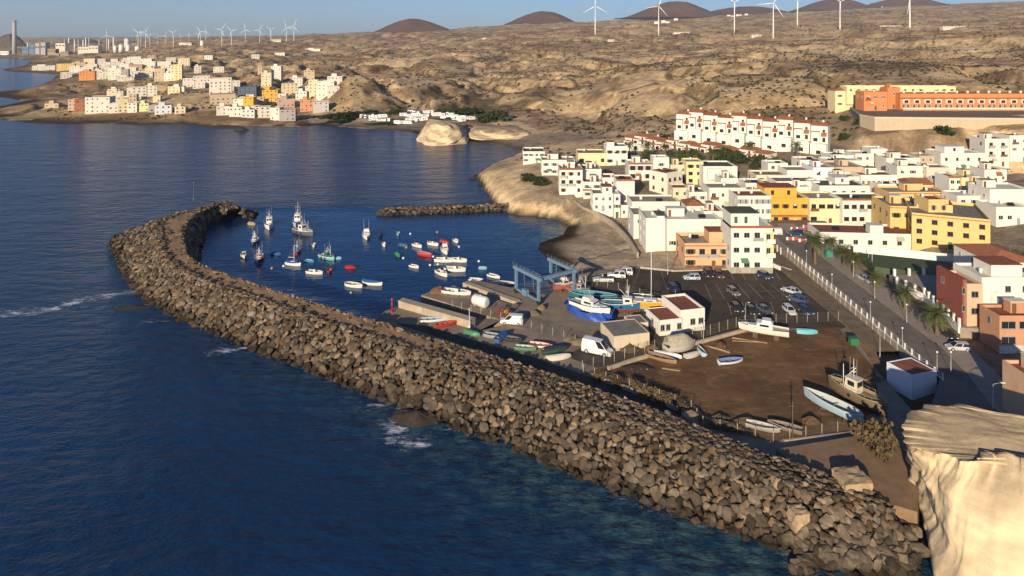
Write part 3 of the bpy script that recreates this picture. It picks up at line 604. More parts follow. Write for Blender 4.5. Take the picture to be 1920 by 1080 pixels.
def rock_field(root, rocks, n_parts):
    """rocks: (x, y, z, size, normal); the ones that show largest become parts, the rest one mass"""
    vis = []
    for r_ in rocks:
        x, y, z, s_, nrm = r_; px, py = proj(x, y, z); dd = depth_of(x, y, z)
        ok = -10 < px < 1930 and -10 < py < 1090 and z > .1 and nrm[1] < .25
        vis.append(s_/dd if ok else 0)
    order = np.argsort(vis)[::-1]; big = set(order[:n_parts].tolist()); AV, AF, AC = [], [], []; nb = 0; rr = random.Random(5)
    for i, (x, y, z, s_, nrm) in enumerate(rocks):
        q = Vector(nrm).to_track_quat('Z', 'Y').to_matrix() @ Matrix.Rotation(rr.uniform(0, 6.28), 3, 'Z') @ Matrix.Rotation(rr.gauss(0, .17), 3, 'X') @ Matrix.Rotation(rr.gauss(0, .17), 3, 'Y')
        sc_ = (s_*rr.uniform(1.0, 1.4), s_*rr.uniform(.95, 1.25), s_*rr.uniform(.7, 1.05))
        if i in big and vis[i] > 0:
            o = bpy.data.objects.new('rock', PAR[rr.randrange(12)]); C.objects.link(o); o.parent = root
            o.location = Vector((x, y, z))-root.location; o.rotation_euler = q.to_euler(); o.scale = sc_
        else:
            v, f = STF[rr.randrange(10)]; mt = np.array(q) * np.array(sc_)[None, :]
            AV.append(v @ mt.T + np.array((x, y, z)) - np.array(root.location)); AF.append(f+nb); nb += len(v)
            k = rr.choice([.45,.6,.75,.9,1,1.1,1.3,1.75])*rr.uniform(.9, 1.1); wm = rr.uniform(-.12, .16); AC.append(np.tile(np.array([.138*(1+wm), .106, .073*(1-wm)])*k, (len(v), 1)))
    if AV: tag(link('rock_mass', np_mesh('rock_mass', np.concatenate(AV), np.concatenate(AF), m_rock2, False, np.concatenate(AC)), root), kind='stuff')

def catmull(p, n):
    p = np.asarray(p, float); q = np.concatenate([[2*p[0]-p[1]], p, [2*p[-1]-p[-2]]]); o = []
    for s_ in np.linspace(0, len(p)-1, n):
        i = min(int(s_), len(p)-2); f = s_-i; a, b_, c_, d_ = q[i:i+4]
        o.append(.5*(2*b_ + (c_-a)*f + (2*a-5*b_+4*c_-d_)*f*f + (3*b_-a-3*c_+d_)*f**3))
    return np.array(o)
NS = 260
cin, cout = catmull(bw_in, NS), catmull(bw_out, NS); sst_ = np.linspace(0, len(bw_in)-1, NS)
def crest_z(s_): return float(np.interp(s_, [0, 1, 2, 15, 18, 19], [4.4, 5.0, 5.5, 5.5, 5.0, 3.4]))
def inner_z(s_): return float(np.interp(s_, [0, 8.4, 9.6, 19], [2.9, 2.9, -1.2, -1.2]))
def bw_point(k, q):
    """k station sample (float), q across: 0 sea edge, 1 inner edge of the crest, 2 inner foot"""
    i = min(int(k), NS-2); f = k-i; a = cout[i]*(1-f)+cout[i+1]*f; b_ = cin[i]*(1-f)+cin[i+1]*f
    s_ = sst_[i]; cz = crest_z(s_); e = (b_-a)/np.linalg.norm(b_-a)
    if q <= 1: p = a+(b_-a)*q; z = -.4+(cz+.4)*min(q/.6, 1)
    else: wd = 2.2+2.0*float(sst(8.4, 10, s_)) + 2.2*float(sst(12, 15, s_)); p = b_+e*wd*(q-1); z = cz+(inner_z(s_)-cz)*(q-1)
    return np.array([p[0], p[1], z])
bw = empty('breakwater', (float(cin[NS//2][0]), float(cin[NS//2][1]), 0), 0, 'long curved breakwater of dark armour rocks with sandy track along its crest', 'breakwater')
qs = [-.12, 0, .12, .25, .38, .5, .6, .68, .74, .80, .86, .92, .97, 1, 1.3, 1.65, 2]
V = []; CC = []
PATHW = lambda i: float(np.interp(sst_[i], [0, 3.6, 4.6, 6.2, 7.5, 9, 16.5, 18, 19], [0, 0, .0, .55, .9, 1, 1, .4, 0]))
for i in range(NS):
    for q in qs:
        p = bw_point(i, q); 
        if q < 0: p[2] = -3
        p[2] -= .6 if (q < .68 or q > 1) else .1
        p[2] += (float(vn(i*.9, q*20, 3))-.5)*.25; V.append(p)
        pa = PATHW(i)*(1 if .67 <= q <= .98 else 0)*min(1, .55+.9*float(vn(i*.35, q*9, 8))); CC.append(np.array([.035,.027,.02])*(1-pa) + np.array([.37,.235,.13])*pa)  # near-black core paints in the shade of gaps between rocks; sandy on the track
V = np.array(V); nq = len(qs); ii = (np.arange(NS-1)[:, None]*nq + np.arange(nq-1)[None, :]).ravel()
m_core = M('rubble_core', (1,1,1), .95, .35, 1.0, bump=.5, spec=.05, attr='col')
link('core', np_mesh('core', V-np.array(bw.location), np.stack([ii, ii+nq, ii+nq+1, ii+1], 1), m_core, True, np.array(CC)), bw)
rr = random.Random(77); rocks = []
slen = np.concatenate([[0], np.cumsum(np.linalg.norm(np.diff((cin+cout)/2, axis=0), axis=1))])
def lay(q0, q1, width_m, size, k0=0, k1=NS-1.5, lift=0.0, skip=None):
    nrow = max(1, round(width_m/(size*.62)))
    for r_ in range(nrow):
        q = q0+(q1-q0)*(r_+.5)/nrow; k = k0+rr.random()
        while k < k1:
            i = int(k); ds = (slen[min(i+1, NS-1)]-slen[i])+1e-6
            ax = bw_point(k, q)
            du = np.linalg.norm(bw_point(min(k+1, NS-1.01), q)-ax)+1e-6
            s_ = size*rr.choice([.55, .7, .85, .95, 1.05, 1.2, 1.5])*rr.uniform(.85, 1.1)*(.84 if i < 110 else 1); k += s_*.86/max(du, .15)
            qq = q+rr.uniform(-.4, .4)*(q1-q0)/nrow
            if skip and skip(i, qq): continue
            p = bw_point(k-.3, qq) if k-.3 < NS-1.1 else ax; p2 = bw_point(min(k, NS-1.2), qq+.03)
            dn = p2-bw_point(min(k, NS-1.2), qq); al = bw_point(min(k+.5, NS-1.1), qq)-bw_point(min(k, NS-1.6), qq)
            n_ = np.cross(al, dn); n_ = n_/(np.linalg.norm(n_)+1e-9); n_ = n_ if n_[2] > 0 else -n_
            rocks.append((p[0]+rr.gauss(0, .1), p[1]+rr.gauss(0, .1), p[2]+lift+rr.gauss(0, .13), s_, tuple(n_)))
lay(-.07, .26, 4.6, 1.25); lay(.26, .50, 3.4, 1.1); lay(.50, .66, 2.4, .92)
lay(.66, .80, 2.2, .85, skip=lambda i, q: rr.random() < .93*PATHW(i)*(q > .70))
lay(.80, .965, 2.4, .8, skip=lambda i, q: rr.random() < .96*PATHW(i))
lay(.965, 1.06, 1.3, .85, skip=lambda i, q: rr.random() < .2)
lay(1.06, 1.95, 5, 1.3, 100); lay(1.1, 1.9, 2.5, 1.0, 0, 100)
for k in range(46):    # round the head
    a = k/46*math.pi*1.25-.7; e = cin[-1]; r_ = 2+rr.random()*6.5
    rocks.append((e[0]+2+math.cos(a)*r_, e[1]+3+math.sin(a)*r_, max(.1, 4.0-.62*r_), rr.uniform(1.3, 2.0), (math.cos(a)*.5, math.sin(a)*.5, .8)))
# rocks spilling below the cliff
for k in range(480):
    t_ = rr.random(); a = np.array(P(1480+rr.random()*275, 950+rr.random()*130, 0)); fx = np.interp(a[1], [76.6, 87.9, 100], [47.5, 51, 56])
    if a[0] > fx: continue
    rocks.append((a[0], a[1], float(np.interp(a[1], [74.8, 86, 97.3], [.1, 2.2, 4.0]))*min(1, max(.1, (a[0]-28)/16)), rr.choice([.8,1.0,1.2,1.4,1.7]), (-.1, -.4, .9)))
rock_field(bw, rocks, 300)
# the short inner jetty
jx0, jy0 = P2(708, 401, 0); jx1, jy1 = P2(955, 392, 0)
jt = empty('rock_jetty', ((jx0+jx1)/2, (jy0+jy1)/2, 0), 0, 'short low jetty of dark rocks running out from the sandstone headland', 'jetty')
rocks = []
for k in range(430):
    f = rr.random(); o_ = rr.uniform(-1, 1); x = jx0+(jx1-jx0)*f; y = jy0+(jy1-jy0)*f+o_*3.3*min(1, .35+f*7)
    rocks.append((x, y, 1.75*(1-abs(o_)**1.6)*min(1, .4+f*8)+.1, rr.uniform(1.0, 1.7), (0, o_*.6, .8)))
MB().loft([[(jx0-jt.location.x+(jx1-jx0)*f, jy0-jt.location.y+(jy1-jy0)*f+o_*3, z) for o_, z in ((-1.2,-1.5),(-.5,1.0),(.5,1.0),(1.2,-1.5))] for f in (0, .05, .5, 1)], 0).build('core', M('jetty_core', (.06,.045,.03), .95), jt)
rock_field(jt, rocks, 0)
# wave-washed reefs
def reef(px, py, rx, ry, h, seed):
    x, y = P2(px, py, 0); n = 40; rows = []
    for j in range(9):
        f = j/8; ang = np.linspace(0, 2*math.pi, n); k = (.7+.6*fbm(np.cos(ang)*1.3+4, np.sin(ang)*1.3+4, seed, 4))*(1.25-1.2*f**1.5)
        rx_, ry_ = np.cos(ang)*rx*k, np.sin(ang)*ry*k; rows.append(np.stack([x+rx_, y+ry_, -.6+(h+.6)*f*(.6+.8*fbm(rx_/2+9, ry_/2+9, seed+1, 4))], 1)); rows[-1][-1] = rows[-1][0]
    Vv = np.concatenate(rows); ii = (np.arange(8)[:, None]*n + np.arange(n-1)[None, :]).ravel()
    return tag(link('reef', np_mesh('reef', Vv, np.stack([ii, ii+1, ii+n+1, ii+n], 1), m_reef, False)), kind='structure')
m_reef = M('reef_rock', (.055,.04,.026), .6, .5, 1.2, bump=1, spec=.4)
reef(783, 785, 4.2, 2.4, 1.3, 4); reef(760, 775, 2.5, 1.6, .6, 7); reef(452, 244, 5, 3, 2, 12); reef(420, 238, 14, 4, 1.4, 13)
reef(250, 576, 7, 3, .25, 15); reef(905, 345, 3, 2, .8, 16); reef(886, 334, 3, 1.2, .5, 17)
# ------------------------------------------------------------------ houses
W_ = (.74,.70,.61); W2 = (.68,.65,.58); CR = (.66,.55,.37); YE = (.68,.48,.20); PY = (.76,.63,.36); OC = (.70,.37,.065); SA = (.64,.39,.22); BE = (.50,.40,.28); GR = (.36,.33,.30); PK = (.52,.37,.28)
m_glass = M('window_glass', (.018,.022,.028), .12, .1, 1, spec=.6)
m_glass2 = M('window_glass_far', (.03,.03,.033), .3, .1, 1, spec=.4)
m_tile = M('terracotta', (.36,.135,.062), .85, .35, 1.2, bump=.3, objrand=.15)
m_fr = {'white': PAINT((.72,.70,.66), .5), 'brown': PAINT((.16,.08,.04), .5), 'grey': PAINT((.30,.30,.30), .5), 'green': PAINT((.04,.12,.05), .5)}
ROOFS = [M('roof_beige', (.33,.27,.20), .95, .3, .5, spec=.1), M('roof_grey', (.22,.20,.17), .95, .3, .5, spec=.1), M('roof_red', (.26,.10,.065), .95, .3, .5, spec=.1), M('roof_dark', (.10,.105,.085), .95, .3, .5, spec=.1), M('roof_white', (.62,.58,.51), .95, .2, .5, spec=.1)]
m_tank = PAINT((.62,.62,.60), .5); m_metal = M('galvanised', (.42,.42,.41), .5, .1, 2, metal=.4)
_wm = {}
def win_mesh(w_, h_, fr, far=False):
    k = (round(w_, 1), round(h_, 1), fr, far)
    if k not in _wm:
        w_, h_ = k[0], k[1]; t_ = .09 if not far else .14; a = MB(); b_ = MB()
        a.box(-w_/2-t_, w_/2+t_, -.07, .02, -t_, -.002); a.box(-w_/2-t_, w_/2+t_, -.07, .02, h_+.002, h_+t_)
        a.box(-w_/2-t_, -w_/2-.002, -.065, .02, 0, h_); a.box(w_/2+.002, w_/2+t_, -.065, .02, 0, h_)
        a.box(-.03, .03, -.05, .02, 0, h_); a.box(-w_/2-t_-.06, w_/2+t_+.06, -.13, .02, -t_-.09, -t_-.003)
        b_.box(-w_/2, w_/2, -.02, .01, 0, h_)
        _wm[k] = (a.mesh('window', m_fr[fr]), b_.mesh('pane', m_glass))
    return _wm[k]
def window(root, x, z, w_, h_, face, W, D, fr='white', far=False, y=None):
    f, p = win_mesh(w_, h_, fr, far); off = .0 if y is None else y
    loc, rz = {0: ((x, off, z), 0), 1: ((off, x, z), -math.pi/2), 2: ((W-off, x, z), math.pi/2)}[face]
    o = link('window', f, root, loc, rz); link('pane', p, o)
    return o
def simple_window(root, x, z, w_, h_, face, W, D):
    k = ('s', round(w_, 1), round(h_, 1))
    if k not in _wm: _wm[k] = MB().box(-k[1]/2, k[1]/2, -.06, .02, 0, k[2]).mesh('window', m_glass2)
    loc, rz = {0: ((x, 0, z), 0), 1: ((0, x, z), -math.pi/2), 2: ((W, x, z), math.pi/2)}[face]
    return link('window', _wm[k], root, loc, rz)
def block_mesh(W, D, h, par, z0=-3., th=.22):
    mb = MB(); mb.box(0, W, 0, D, z0, h-par)
    if par > 0:
        a = h-par-.01; mb.box(0, W, 0, th, a, h); mb.box(0, W, D-th, D, a, h); mb.box(0, th, th, D-th, a, h); mb.box(W-th, W, th, D-th, a, h)
    return mb
def tile_gable(W, D, h, rise, ov=.35, axis='x'):
    mb = MB()
    if axis == 'x':
        mb.add([(-ov,-ov,h),(W+ov,-ov,h),(W+ov,D/2,h+rise),(-ov,D/2,h+rise),(W+ov,D+ov,h),(-ov,D+ov,h),(-ov,-ov,h-.15),(W+ov,-ov,h-.15),(W+ov,D+ov,h-.15),(-ov,D+ov,h-.15)],
               [(0,1,2,3),(3,2,4,5),(6,7,1,0),(8,9,5,4),(9,8,7,6),(7,8,4,2,1),(9,6,0,3,5)])
    else:
        mb.add([(-ov,-ov,h),(W/2,-ov,h+rise),(W/2,D+ov,h+rise),(-ov,D+ov,h),(W+ov,-ov,h),(W+ov,D+ov,h),(-ov,-ov,h-.15),(W+ov,-ov,h-.15),(W+ov,D+ov,h-.15),(-ov,D+ov,h-.15)],
               [(0,1,2,3),(1,4,5,2),(6,7,4,1,0),(8,9,3,2,5),(9,6,0,3),(7,8,5,4),(9,8,7,6)])
    return mb
def hip(W, D, h, rise, ov=.35):
    i = min(W, D)/2*.9; mb = MB()
    a = [(-ov,-ov,h),(W+ov,-ov,h),(W+ov,D+ov,h),(-ov,D+ov,h)]
    b_ = [(i,D/2,h+rise),(W-i,D/2,h+rise)] if W >= D else [(W/2,i,h+rise),(W/2,D-i,h+rise)]
    f = [(0,1,5,4),(1,2,5),(2,3,4,5),(3,0,4),(3,2,1,0)] if W >= D else [(0,1,4),(1,2,5,4),(2,3,5),(3,0,4,5),(3,2,1,0)]
    return mb.add(a+b_, f)
hr = random.Random(4)
def house(label, xl, xr, yt, h, D, col, floors=2, n=3, rot=0, roof=None, par=.55, fr='white', hut=None, tank=1, side=1, ww=1.0, wh=1.15, door=1, strip=None, balc=(), W=None, base=None, name='house', cat='house', z=None, blank=False, cornice=None, skipw=(), frontrow=None, low=60):
    cx = (xl+xr)/2
    if z is not None: X, Y, zg = *P2(cx, yt, z+h), z
    else: X, Y, zg = G(cx, yt, h, lo=low)
    dp = depth_of(X, Y, zg+h); sc_ = dp/FPX
    if W is None: W = (xr-xl)*sc_
    x0 = (xl-960)*sc_ if rot >= 0 else (xr-960)*sc_ - W*math.cos(R(rot))
    y0 = Y if rot >= 0 else Y - W*math.sin(R(rot))
    W = W*hr.uniform(.985, .999)
    root = empty(name, (x0, y0, zg), R(rot), label, cat)
    wall = WALL(col)
    rf = ROOFS[roof if isinstance(roof, int) else hr.choice([0,0,1,2,2,4])]
    if roof in ('gable', 'gable_y', 'hip'):
        MB().box(0, W, 0, D, -3, h).build('wall', wall, root)
        (tile_gable(W, D, h+.01, 1.5) if roof == 'gable' else tile_gable(W, D, h+.01, 1.5, axis='y') if roof == 'gable_y' else hip(W, D, h+.01, 1.5)).build('roof', m_tile, root)
    else:
        block_mesh(W, D, h, par).build('wall', wall, root)
        MB().box(.26, W-.26, .26, D-.26, h-par-.05, h-par+.03).build('roof', rf, root)
    if strip:   # a tiled eave along the front
        zz = h if strip is True else strip
        MB().add([(-.1,-.55,zz-.28),(W+.1,-.55,zz-.28),(W+.1,-.02,zz+.12),(-.1,-.02,zz+.12),(-.1,-.55,zz-.38),(W+.1,-.55,zz-.38),(W+.1,-.02,zz-.38),(-.1,-.02,zz-.38)], [(0,1,2,3),(4,5,1,0),(5,6,2,1),(7,4,0,3),(7,6,5,4)]).build('eave', m_tile, root)
    if cornice:
        for zz in cornice: MB().box(-.08, W+.08, -.16, -.003, zz, zz+.22).build('cornice', m_tile, root)
    if base: MB().box(-.05, W+.05, -.06, -.002, -2.5, base[0]).build('plinth', M('plinth_%d' % int(base[1][0]*255), base[1], .95, .5, 1.2, bump=.4), root)
    fh = (h-par)/floors; wk = ww*hr.choice([1, 1.2, .8, 1.4]); shut = hr.choice([None, None, 'brown', 'green', 'grey']) if W/max(n, 1) > wk+1.1 and fr != 'grey' else None
    if not blank:
        for fl in range(floors):
            for i in range(n):
                if (fl, i) in skipw: continue
                x = W*(i+.5)/n; zz = fl*fh + fh*.36
                if fl == 0 and door and i == n//2:
                    MB().box(x-.5, x+.5, -.05, .02, 0, 2.1).build('door', hr.choice([m_fr['brown'], m_fr['green'], m_fr['grey'], m_fr['white']]), root); continue
                if (fl, i) in balc or (fl > 0 and n > 1 and hr.random() < .09):
                    s_ = MB().box(x-1.3, x+1.3, -1.0, -.002, zz-.95, zz-.8).build('balcony', wall, root)
                    MB().box(x-1.3, x+1.3, -1.0, -.92, zz-.8, zz+.1).build('rail', m_fr['brown'] if hr.random() < .4 else m_metal, s_)
                    window(root, x, zz-.75, 1.3, 1.9, 0, W, D, fr); continue
                if hr.random() < .1 and W > 8: continue
                window(root, x, zz, wk, wh, 0, W, D, fr)
                if shut and hr.random() < .8:
                    for sg in (-1, 1): MB().box(x+sg*(wk/2+.32)-.22, x+sg*(wk/2+.32)+.22, -.06, -.004, zz, zz+wh).build('shutter', m_fr[shut], root)
    if side:
        f_ = 1 if (x0 > 0 and rot <= 20) or rot > 0 else 2
        for fl in range(floors):
            for i in range(max(1, int(D/4))):
                if hr.random() < (.62 if not rot else .95): window(root, D*(i+.5)/max(1, int(D/4)), fl*fh+fh*.36, .8, 1.05, f_, W, D, fr)
    if hut:   # box on the roof: x0, x1, y0, y1 fractions, height, windows, roof kind
        hx0, hx1, hy0, hy1, hh, nw = hut[:6]; a, b_, c_, d_ = W*hx0, W*hx1, D*hy0, D*hy1
        hb = MB(); hb.box(a, b_, c_, d_, h-par-.2, h-par+hh); o = hb.build('roof_room', WALL(hut[7]) if len(hut) > 7 else wall, root)
        MB().box(a-.12, b_+.12, c_-.12, d_+.12, h-par+hh+.002, h-par+hh+.16).build('roof', ROOFS[hut[6] if len(hut) > 6 else 2], o)
        for i in range(nw):
            f, p = win_mesh(.8, 1.2, fr); q = link('window', f, o, (a+(b_-a)*(i+.5)/nw, c_, h-par+hh*.35)); link('pane', p, q)
    if not hut and name == 'house' and roof not in ('gable', 'gable_y', 'hip') and W > 5.5 and hr.random() < .55:
        a = W*hr.uniform(.05, .5); c_ = D*hr.uniform(.35, .55); o = MB().box(a, a+W*.32, c_, c_+min(3, D*.35), h-par-.2, h-par+2.2).build('stair_hut', wall, root)
        MB().box(a-.1, a+W*.32+.1, c_-.1, c_+min(3, D*.35)+.1, h-par+2.203, h-par+2.33).build('roof', hr.choice(ROOFS), o); MB().box(a+.3, a+1.1, c_-.04, c_+.02, h-par, h-par+1.9).build('door', m_fr['brown'], o)
    if name == 'house' and roof not in ('gable', 'gable_y', 'hip') and W > 6 and hr.random() < .4:
        xs = W*hr.uniform(.1, .7); ys = D*hr.uniform(.2, .7); MB().add([(xs, ys, h-par+.3), (xs+1.9, ys, h-par+.3), (xs+1.9, ys+.9, h-par+.95), (xs, ys+.9, h-par+.95), (xs, ys, h-par), (xs+1.9, ys, h-par), (xs+1.9, ys+.9, h-par), (xs, ys+.9, h-par)], [(0,1,2,3),(4,5,1,0),(5,6,2,1),(6,7,3,2),(7,4,0,3)]).build('solar_panel', m_glass, root)
    if W > 6 and not blank and hr.random() < .5:
        xs = W*hr.uniform(.1, .9); MB().box(xs-.4, xs+.4, -.35, -.01, h*.72, h*.72+.55).build('air_conditioner', m_tank, root)
    if W > 5 and not blank and hr.random() < .35:
        xs = W*hr.uniform(.2, .7); MB().add([(xs-1, -1.0, fh*.74), (xs+1, -1.0, fh*.74), (xs+1, -.02, fh*.95), (xs-1, -.02, fh*.95), (xs-1, -1.0, fh*.68), (xs+1, -1.0, fh*.68)], [(0,1,2,3),(4,5,1,0)]).build('awning', PAINT(hr.choice([(.34,.12,.07), (.5,.42,.3), (.08,.2,.12), (.12,.2,.35)]), .8), root)
    for i in range(tank):
        if W > 4 and hr.random() < .75:
            tx, ty = W*hr.uniform(.15, .85), D*hr.uniform(.35, .85); r_ = hr.uniform(.4, .6)
            t_ = MB().lathe([(r_, h-par), (r_, h-par+.95), (r_*.6, h-par+1.1)], 9, c=(tx, ty)).build('water_tank', m_tank, root)
    if W > 5 and hr.random() < .45:
        ax, ay = W*hr.uniform(.2, .8), D*hr.uniform(.3, .8); t_ = MB(); t_.tube((ax, ay, h-par), (ax, ay, h+1.9), .025, n=4)
        for k in range(3): t_.tube((ax-.4, ay, h+1.2+k*.28), (ax+.4, ay, h+1.2+k*.28), .015, n=3)
        t_.build('antenna', m_metal, root)
    return root
H = house
# headland cluster
H('white low house with dark flat roof at the seaward tip of the headland', 981,1022,284,5.2,12,W_,2,4,roof=3,wh=1.0)
H('white house on the headland with two upper windows beside dark-roofed house', 1016,1079,300,6.3,9,W_,2,4,roof=0)
H('white three-storey house with brown balconies above the sandstone headland', 1049,1093,316,9.6,9,W_,3,3,roof=0,strip=True,balc=((1,0),(2,0)),fr='brown')
H('plain white block joined to the right of the balconied headland house', 1093,1128,317,8.6,10,W2,2,2,blank=True,roof=1,side=0)
H('pale yellow low house behind the white headland houses', 1084,1137,287,5.6,11,PY,1,4,roof=1,fr='brown',wh=1.3)
H('tall white house with rooftop wall at the back of the headland', 1137,1177,274,8.4,9,W_,2,3,roof=1,fr='brown',hut=(.05,.4,.2,.7,2,0))
H('white house with one wide window behind the beach-front terraces', 1130,1157,333,6.6,8,W_,2,2,roof=2)
H('tall plain white block with red roof edge above the beach road', 1156,1190,337,7.6,9,W_,2,2,roof=2,blank=True,strip=True)
H('white stepped terrace house with small red awning roof near the beach', 1094,1128,341,6.0,8,W_,2,2,roof=2,strip=3.2)
H('white beach-front house with a row of three upper windows', 1112,1150,373,6.2,8,W_,2,3,roof=1,ww=.8,hut=(.5,1,.3,.9,2.3,1))
H('narrow white house wedged beside the beach-front house', 1151,1163,364,8.2,7,W_,3,1,roof=4)
H('low white garage-like house at the beach road bend', 1165,1185,385,4.2,7,W_,1,2,roof=1)
H('white house with three brown windows and red strip behind the square house', 1179,1223,306,7.0,9,W_,2,3,roof=4,fr='brown',strip=True,ww=1.3,wh=1.5)
H('white roof tower rising behind the square corner house', 1225,1255,295,9.4,6,W2,2,1,roof=4,side=0)
H('square off-white corner house with two rows of small dark windows', 1251,1284,326,8.0,8.8,(.72,.67,.55),2,3,rot=35,W=8.2,roof=4,fr='brown',hut=(.1,.9,.2,.9,.5,0,2))
H('cream house with tan roof between square house and yellow tower house', 1258,1290,309,6.6,9,CR,2,2,roof=0)
H('pale yellow tower house with twin top windows in the old quarter', 1287,1319,303,8.8,8,PY,3,2,roof=0,fr='brown')
H('large blank white house with dark green roof patch in mid town', 1319,1383,312,8.4,12,W_,2,3,roof=3,blank=True,side=0,hut=(.1,.6,-.12,.1,-4.2,0,4))
H('long low white house with flat tan terrace behind the beach corner', 1185,1276,378,5.0,10,W_,1,4,roof=0,blank=True)
H('white corner block with left wall on the beach, beside long white wall', 1211,1248,409,9.4,11,W_,3,2,roof=4,blank=True,hut=(.62,1,.1,.6,.9,0,3))
H('white house with brown door wedged between beach street and corner block', 1188,1211,402,7.2,10,W2,2,1,roof=0)
H('wide windowless white house behind the orange house by car park', 1250,1353,411,8.8,12,W_,2,4,roof=4,skipw=((1,0),(1,1),(1,2),(1,3),(0,1),(0,2),(0,3)),side=0)
H('orange two-storey house with terracotta cornices facing the car park', 1284,1371,456,6.7,10,SA,2,4,roof=0,fr='brown',par=.9,cornice=(3.0,5.9),base=(.8,(.2,.11,.07)),hut=(.6,1,.3,.8,3.0,0,2),ww=1.5,balc=((1,1),),tank=2)
r_ = H('tall white four-storey house with terracotta skirt roof facing the car park', 1371,1449,424,11.9,9,W_,3,4,z=3.3,roof=4,strip=True,fr='grey',par=.4,hut=(.0,.68,.03,.8,3.6,0,3),base=(1.2,(.36,.32,.25)),skipw=((2,3),(1,3),(0,3)),door=0,ww=1.3,wh=1.1)
for zz in (4.3, 7.9):
    q = MB().box(9.0, 11.1, -1.0, -.003, zz-.3, zz-.1).build('balcony', WALL(W_), r_); MB().box(9.0, 11.1, -1.0, -.9, zz-.1, zz+.85).build('rail', WALL(W_), q)
    MB().box(8.95, 11.0, -.03, .02, zz-.1, zz+2.4).build('balcony_recess', WALL((.60,.56,.25)), r_); window(r_, 9.6, zz+.4, .9, 1.5, 0, 11, 9, 'grey', y=-.04)
for i in (0, 1):
    q = MB().box(.9+i*2.6, 1.7+i*2.6, .19, .29, 12.6, 14.3).build('shutter', m_fr['green'], r_)
H('white house with round-tiled terrace behind the tall four-storey house', 1320,1357,396,8.6,8,W_,2,3,roof=2)
H('white house with a gridded window and domed tile roof in mid town', 1288,1321,386,9.0,7,W_,2,2,roof='hip',side=0)
H('white house with arcade of top-floor windows left of the ochre house', 1383,1446,367,9.8,9,W_,3,6,roof=2,ww=.8,wh=1.4,tank=2)
H('white two-level house above and behind the tall four-storey house', 1330,1398,352,8.2,9,W2,2,4,roof=0)
# ochre to yellow terrace
H('bright ochre house with green balcony line and upper roof room', 1446,1518,371,8.8,10,OC,2,4,roof=3,fr='brown',strip=3.3,hut=(-.1,.75,.25,.95,3.2,2,2),tank=0)
H('pale yellow house right of the ochre house with green garage doors', 1518,1580,372,8.4,10,PY,2,4,roof=0,fr='brown',ww=1.3)
H('white house with long balcony between pale yellow and golden buildings', 1580,1668,373,8.2,9,W_,2,6,roof=3,fr='brown',strip=True,balc=((1,2),(1,4)))
H('golden yellow wing with terracotta edge at left of the large golden building', 1668,1740,388,8.8,13,YE,2,3,roof=1,fr='brown',cornice=(8.2,),rot=-6,W=10.5)
H('golden yellow stair tower between the two golden wings', 1741,1779,374,11.4,7,YE,3,2,roof=2,fr='brown',side=0,ww=.8)
H('large golden yellow corner building with three rows of dark windows', 1745,1858,412,9.3,20,YE,3,5,rot=-24,W=18.5,roof=1,fr='brown',cornice=(8.6,),par=.9,tank=3,hut=(.3,.6,.4,.7,2.2,0,2),low=120)
H('long white hall with brown shed roof beside the green sports pitch', 1545,1787,441,4.6,10,W_,1,9,rot=-5,roof=2,fr='grey',door=0,hut=(.40,.50,.1,.4,2.4,0,4),tank=0,ww=.9)
# upper town
H('white house with dark terrace windows right of the upper town', 1764,1847,287,8.6,11,W_,2,4,roof=4,fr='brown',hut=(.2,.65,.3,.9,2.6,1,4))
H('tall pale house with stacked verandas at the upper right road', 1847,1892,260,12,10,W2,3,2,roof=2,fr='brown',balc=((2,0),(2,1),(1,0),(1,1)))
H('white house at the right edge above the upper road', 1893,1930,254,11.6,12,W_,3,2,roof=2)
H('narrow white house with terracotta top beside yellow wall house', 1780,1803,331,9.2,8,W_,3,2,roof=2,strip=True,side=0)
H('sunlit yellow house right of the narrow white house', 1803,1844,333,8.2,9,PY,2,2,roof=0,blank=True)
H('white house with red tiled gable roof in the upper town', 1711,1761,346,5.6,9,W_,1,3,roof='gable',fr='brown')
H('white house with a ribbon of seven small windows in the upper town', 1614,1682,328,8.6,8,W_,2,7,roof=2,ww=.7,strip=5.4,side=0)
H('white house with large gridded window below the ribbon-window house', 1646,1685,345,6.8,8,W_,2,2,roof=4,ww=1.5,wh=1.6)
H('tall beige unpainted party-wall house in the upper town', 1567,1622,313,8.8,12,BE,2,3,roof=0,blank=True,side=0)
H('long orange-yellow house behind the golden wing', 1667,1780,360,6.6,9,(.70,.46,.20),2,7,roof=0,fr='white',cornice=(6.0,))
H('white house with grey roof step left of the beige party wall', 1552,1620,301,7.6,8,W_,2,4,roof=4)
H('white cube house on the hillside at the back of the town', 1633,1664,279,8.6,8,W_,2,2,roof=4)
H('low white house left of the hillside cube house', 1604,1634,288,7.0,9,W_,2,2,roof=4)
H('wide white house right of the hillside cube house', 1662,1725,296,7.6,9,W_,2,4,roof=0)
H('beige house with flat roof at the back of the upper town', 1724,1752,292,6.2,8,BE,2,2,roof=0)
H('grey-white house with dark doorway below the wide hillside house', 1682,1742,311,8.0,8,W2,2,3,roof=2)
H('off-white house with two windows left of the dark-terrace house', 1737,1783,314,7.2,8,(.66,.58,.46),2,3,roof=1)
H('white house with sloping grey roof left of the blueish house', 1476,1524,319,6.6,9,W_,2,2,roof=0,blank=True)
H('bluish white house with one barred window in mid town', 1524,1567,314,7.2,9,(.68,.71,.74),2,2,roof=0,fr='grey')
H('cream house with brown doors below the palm garden', 1418,1478,328,6.2,9,(.68,.60,.42),2,3,roof=1,fr='brown')
H('white house with four dark windows above the ochre house', 1456,1538,340,7.6,9,W_,2,4,roof=1,fr='brown',ww=.8)
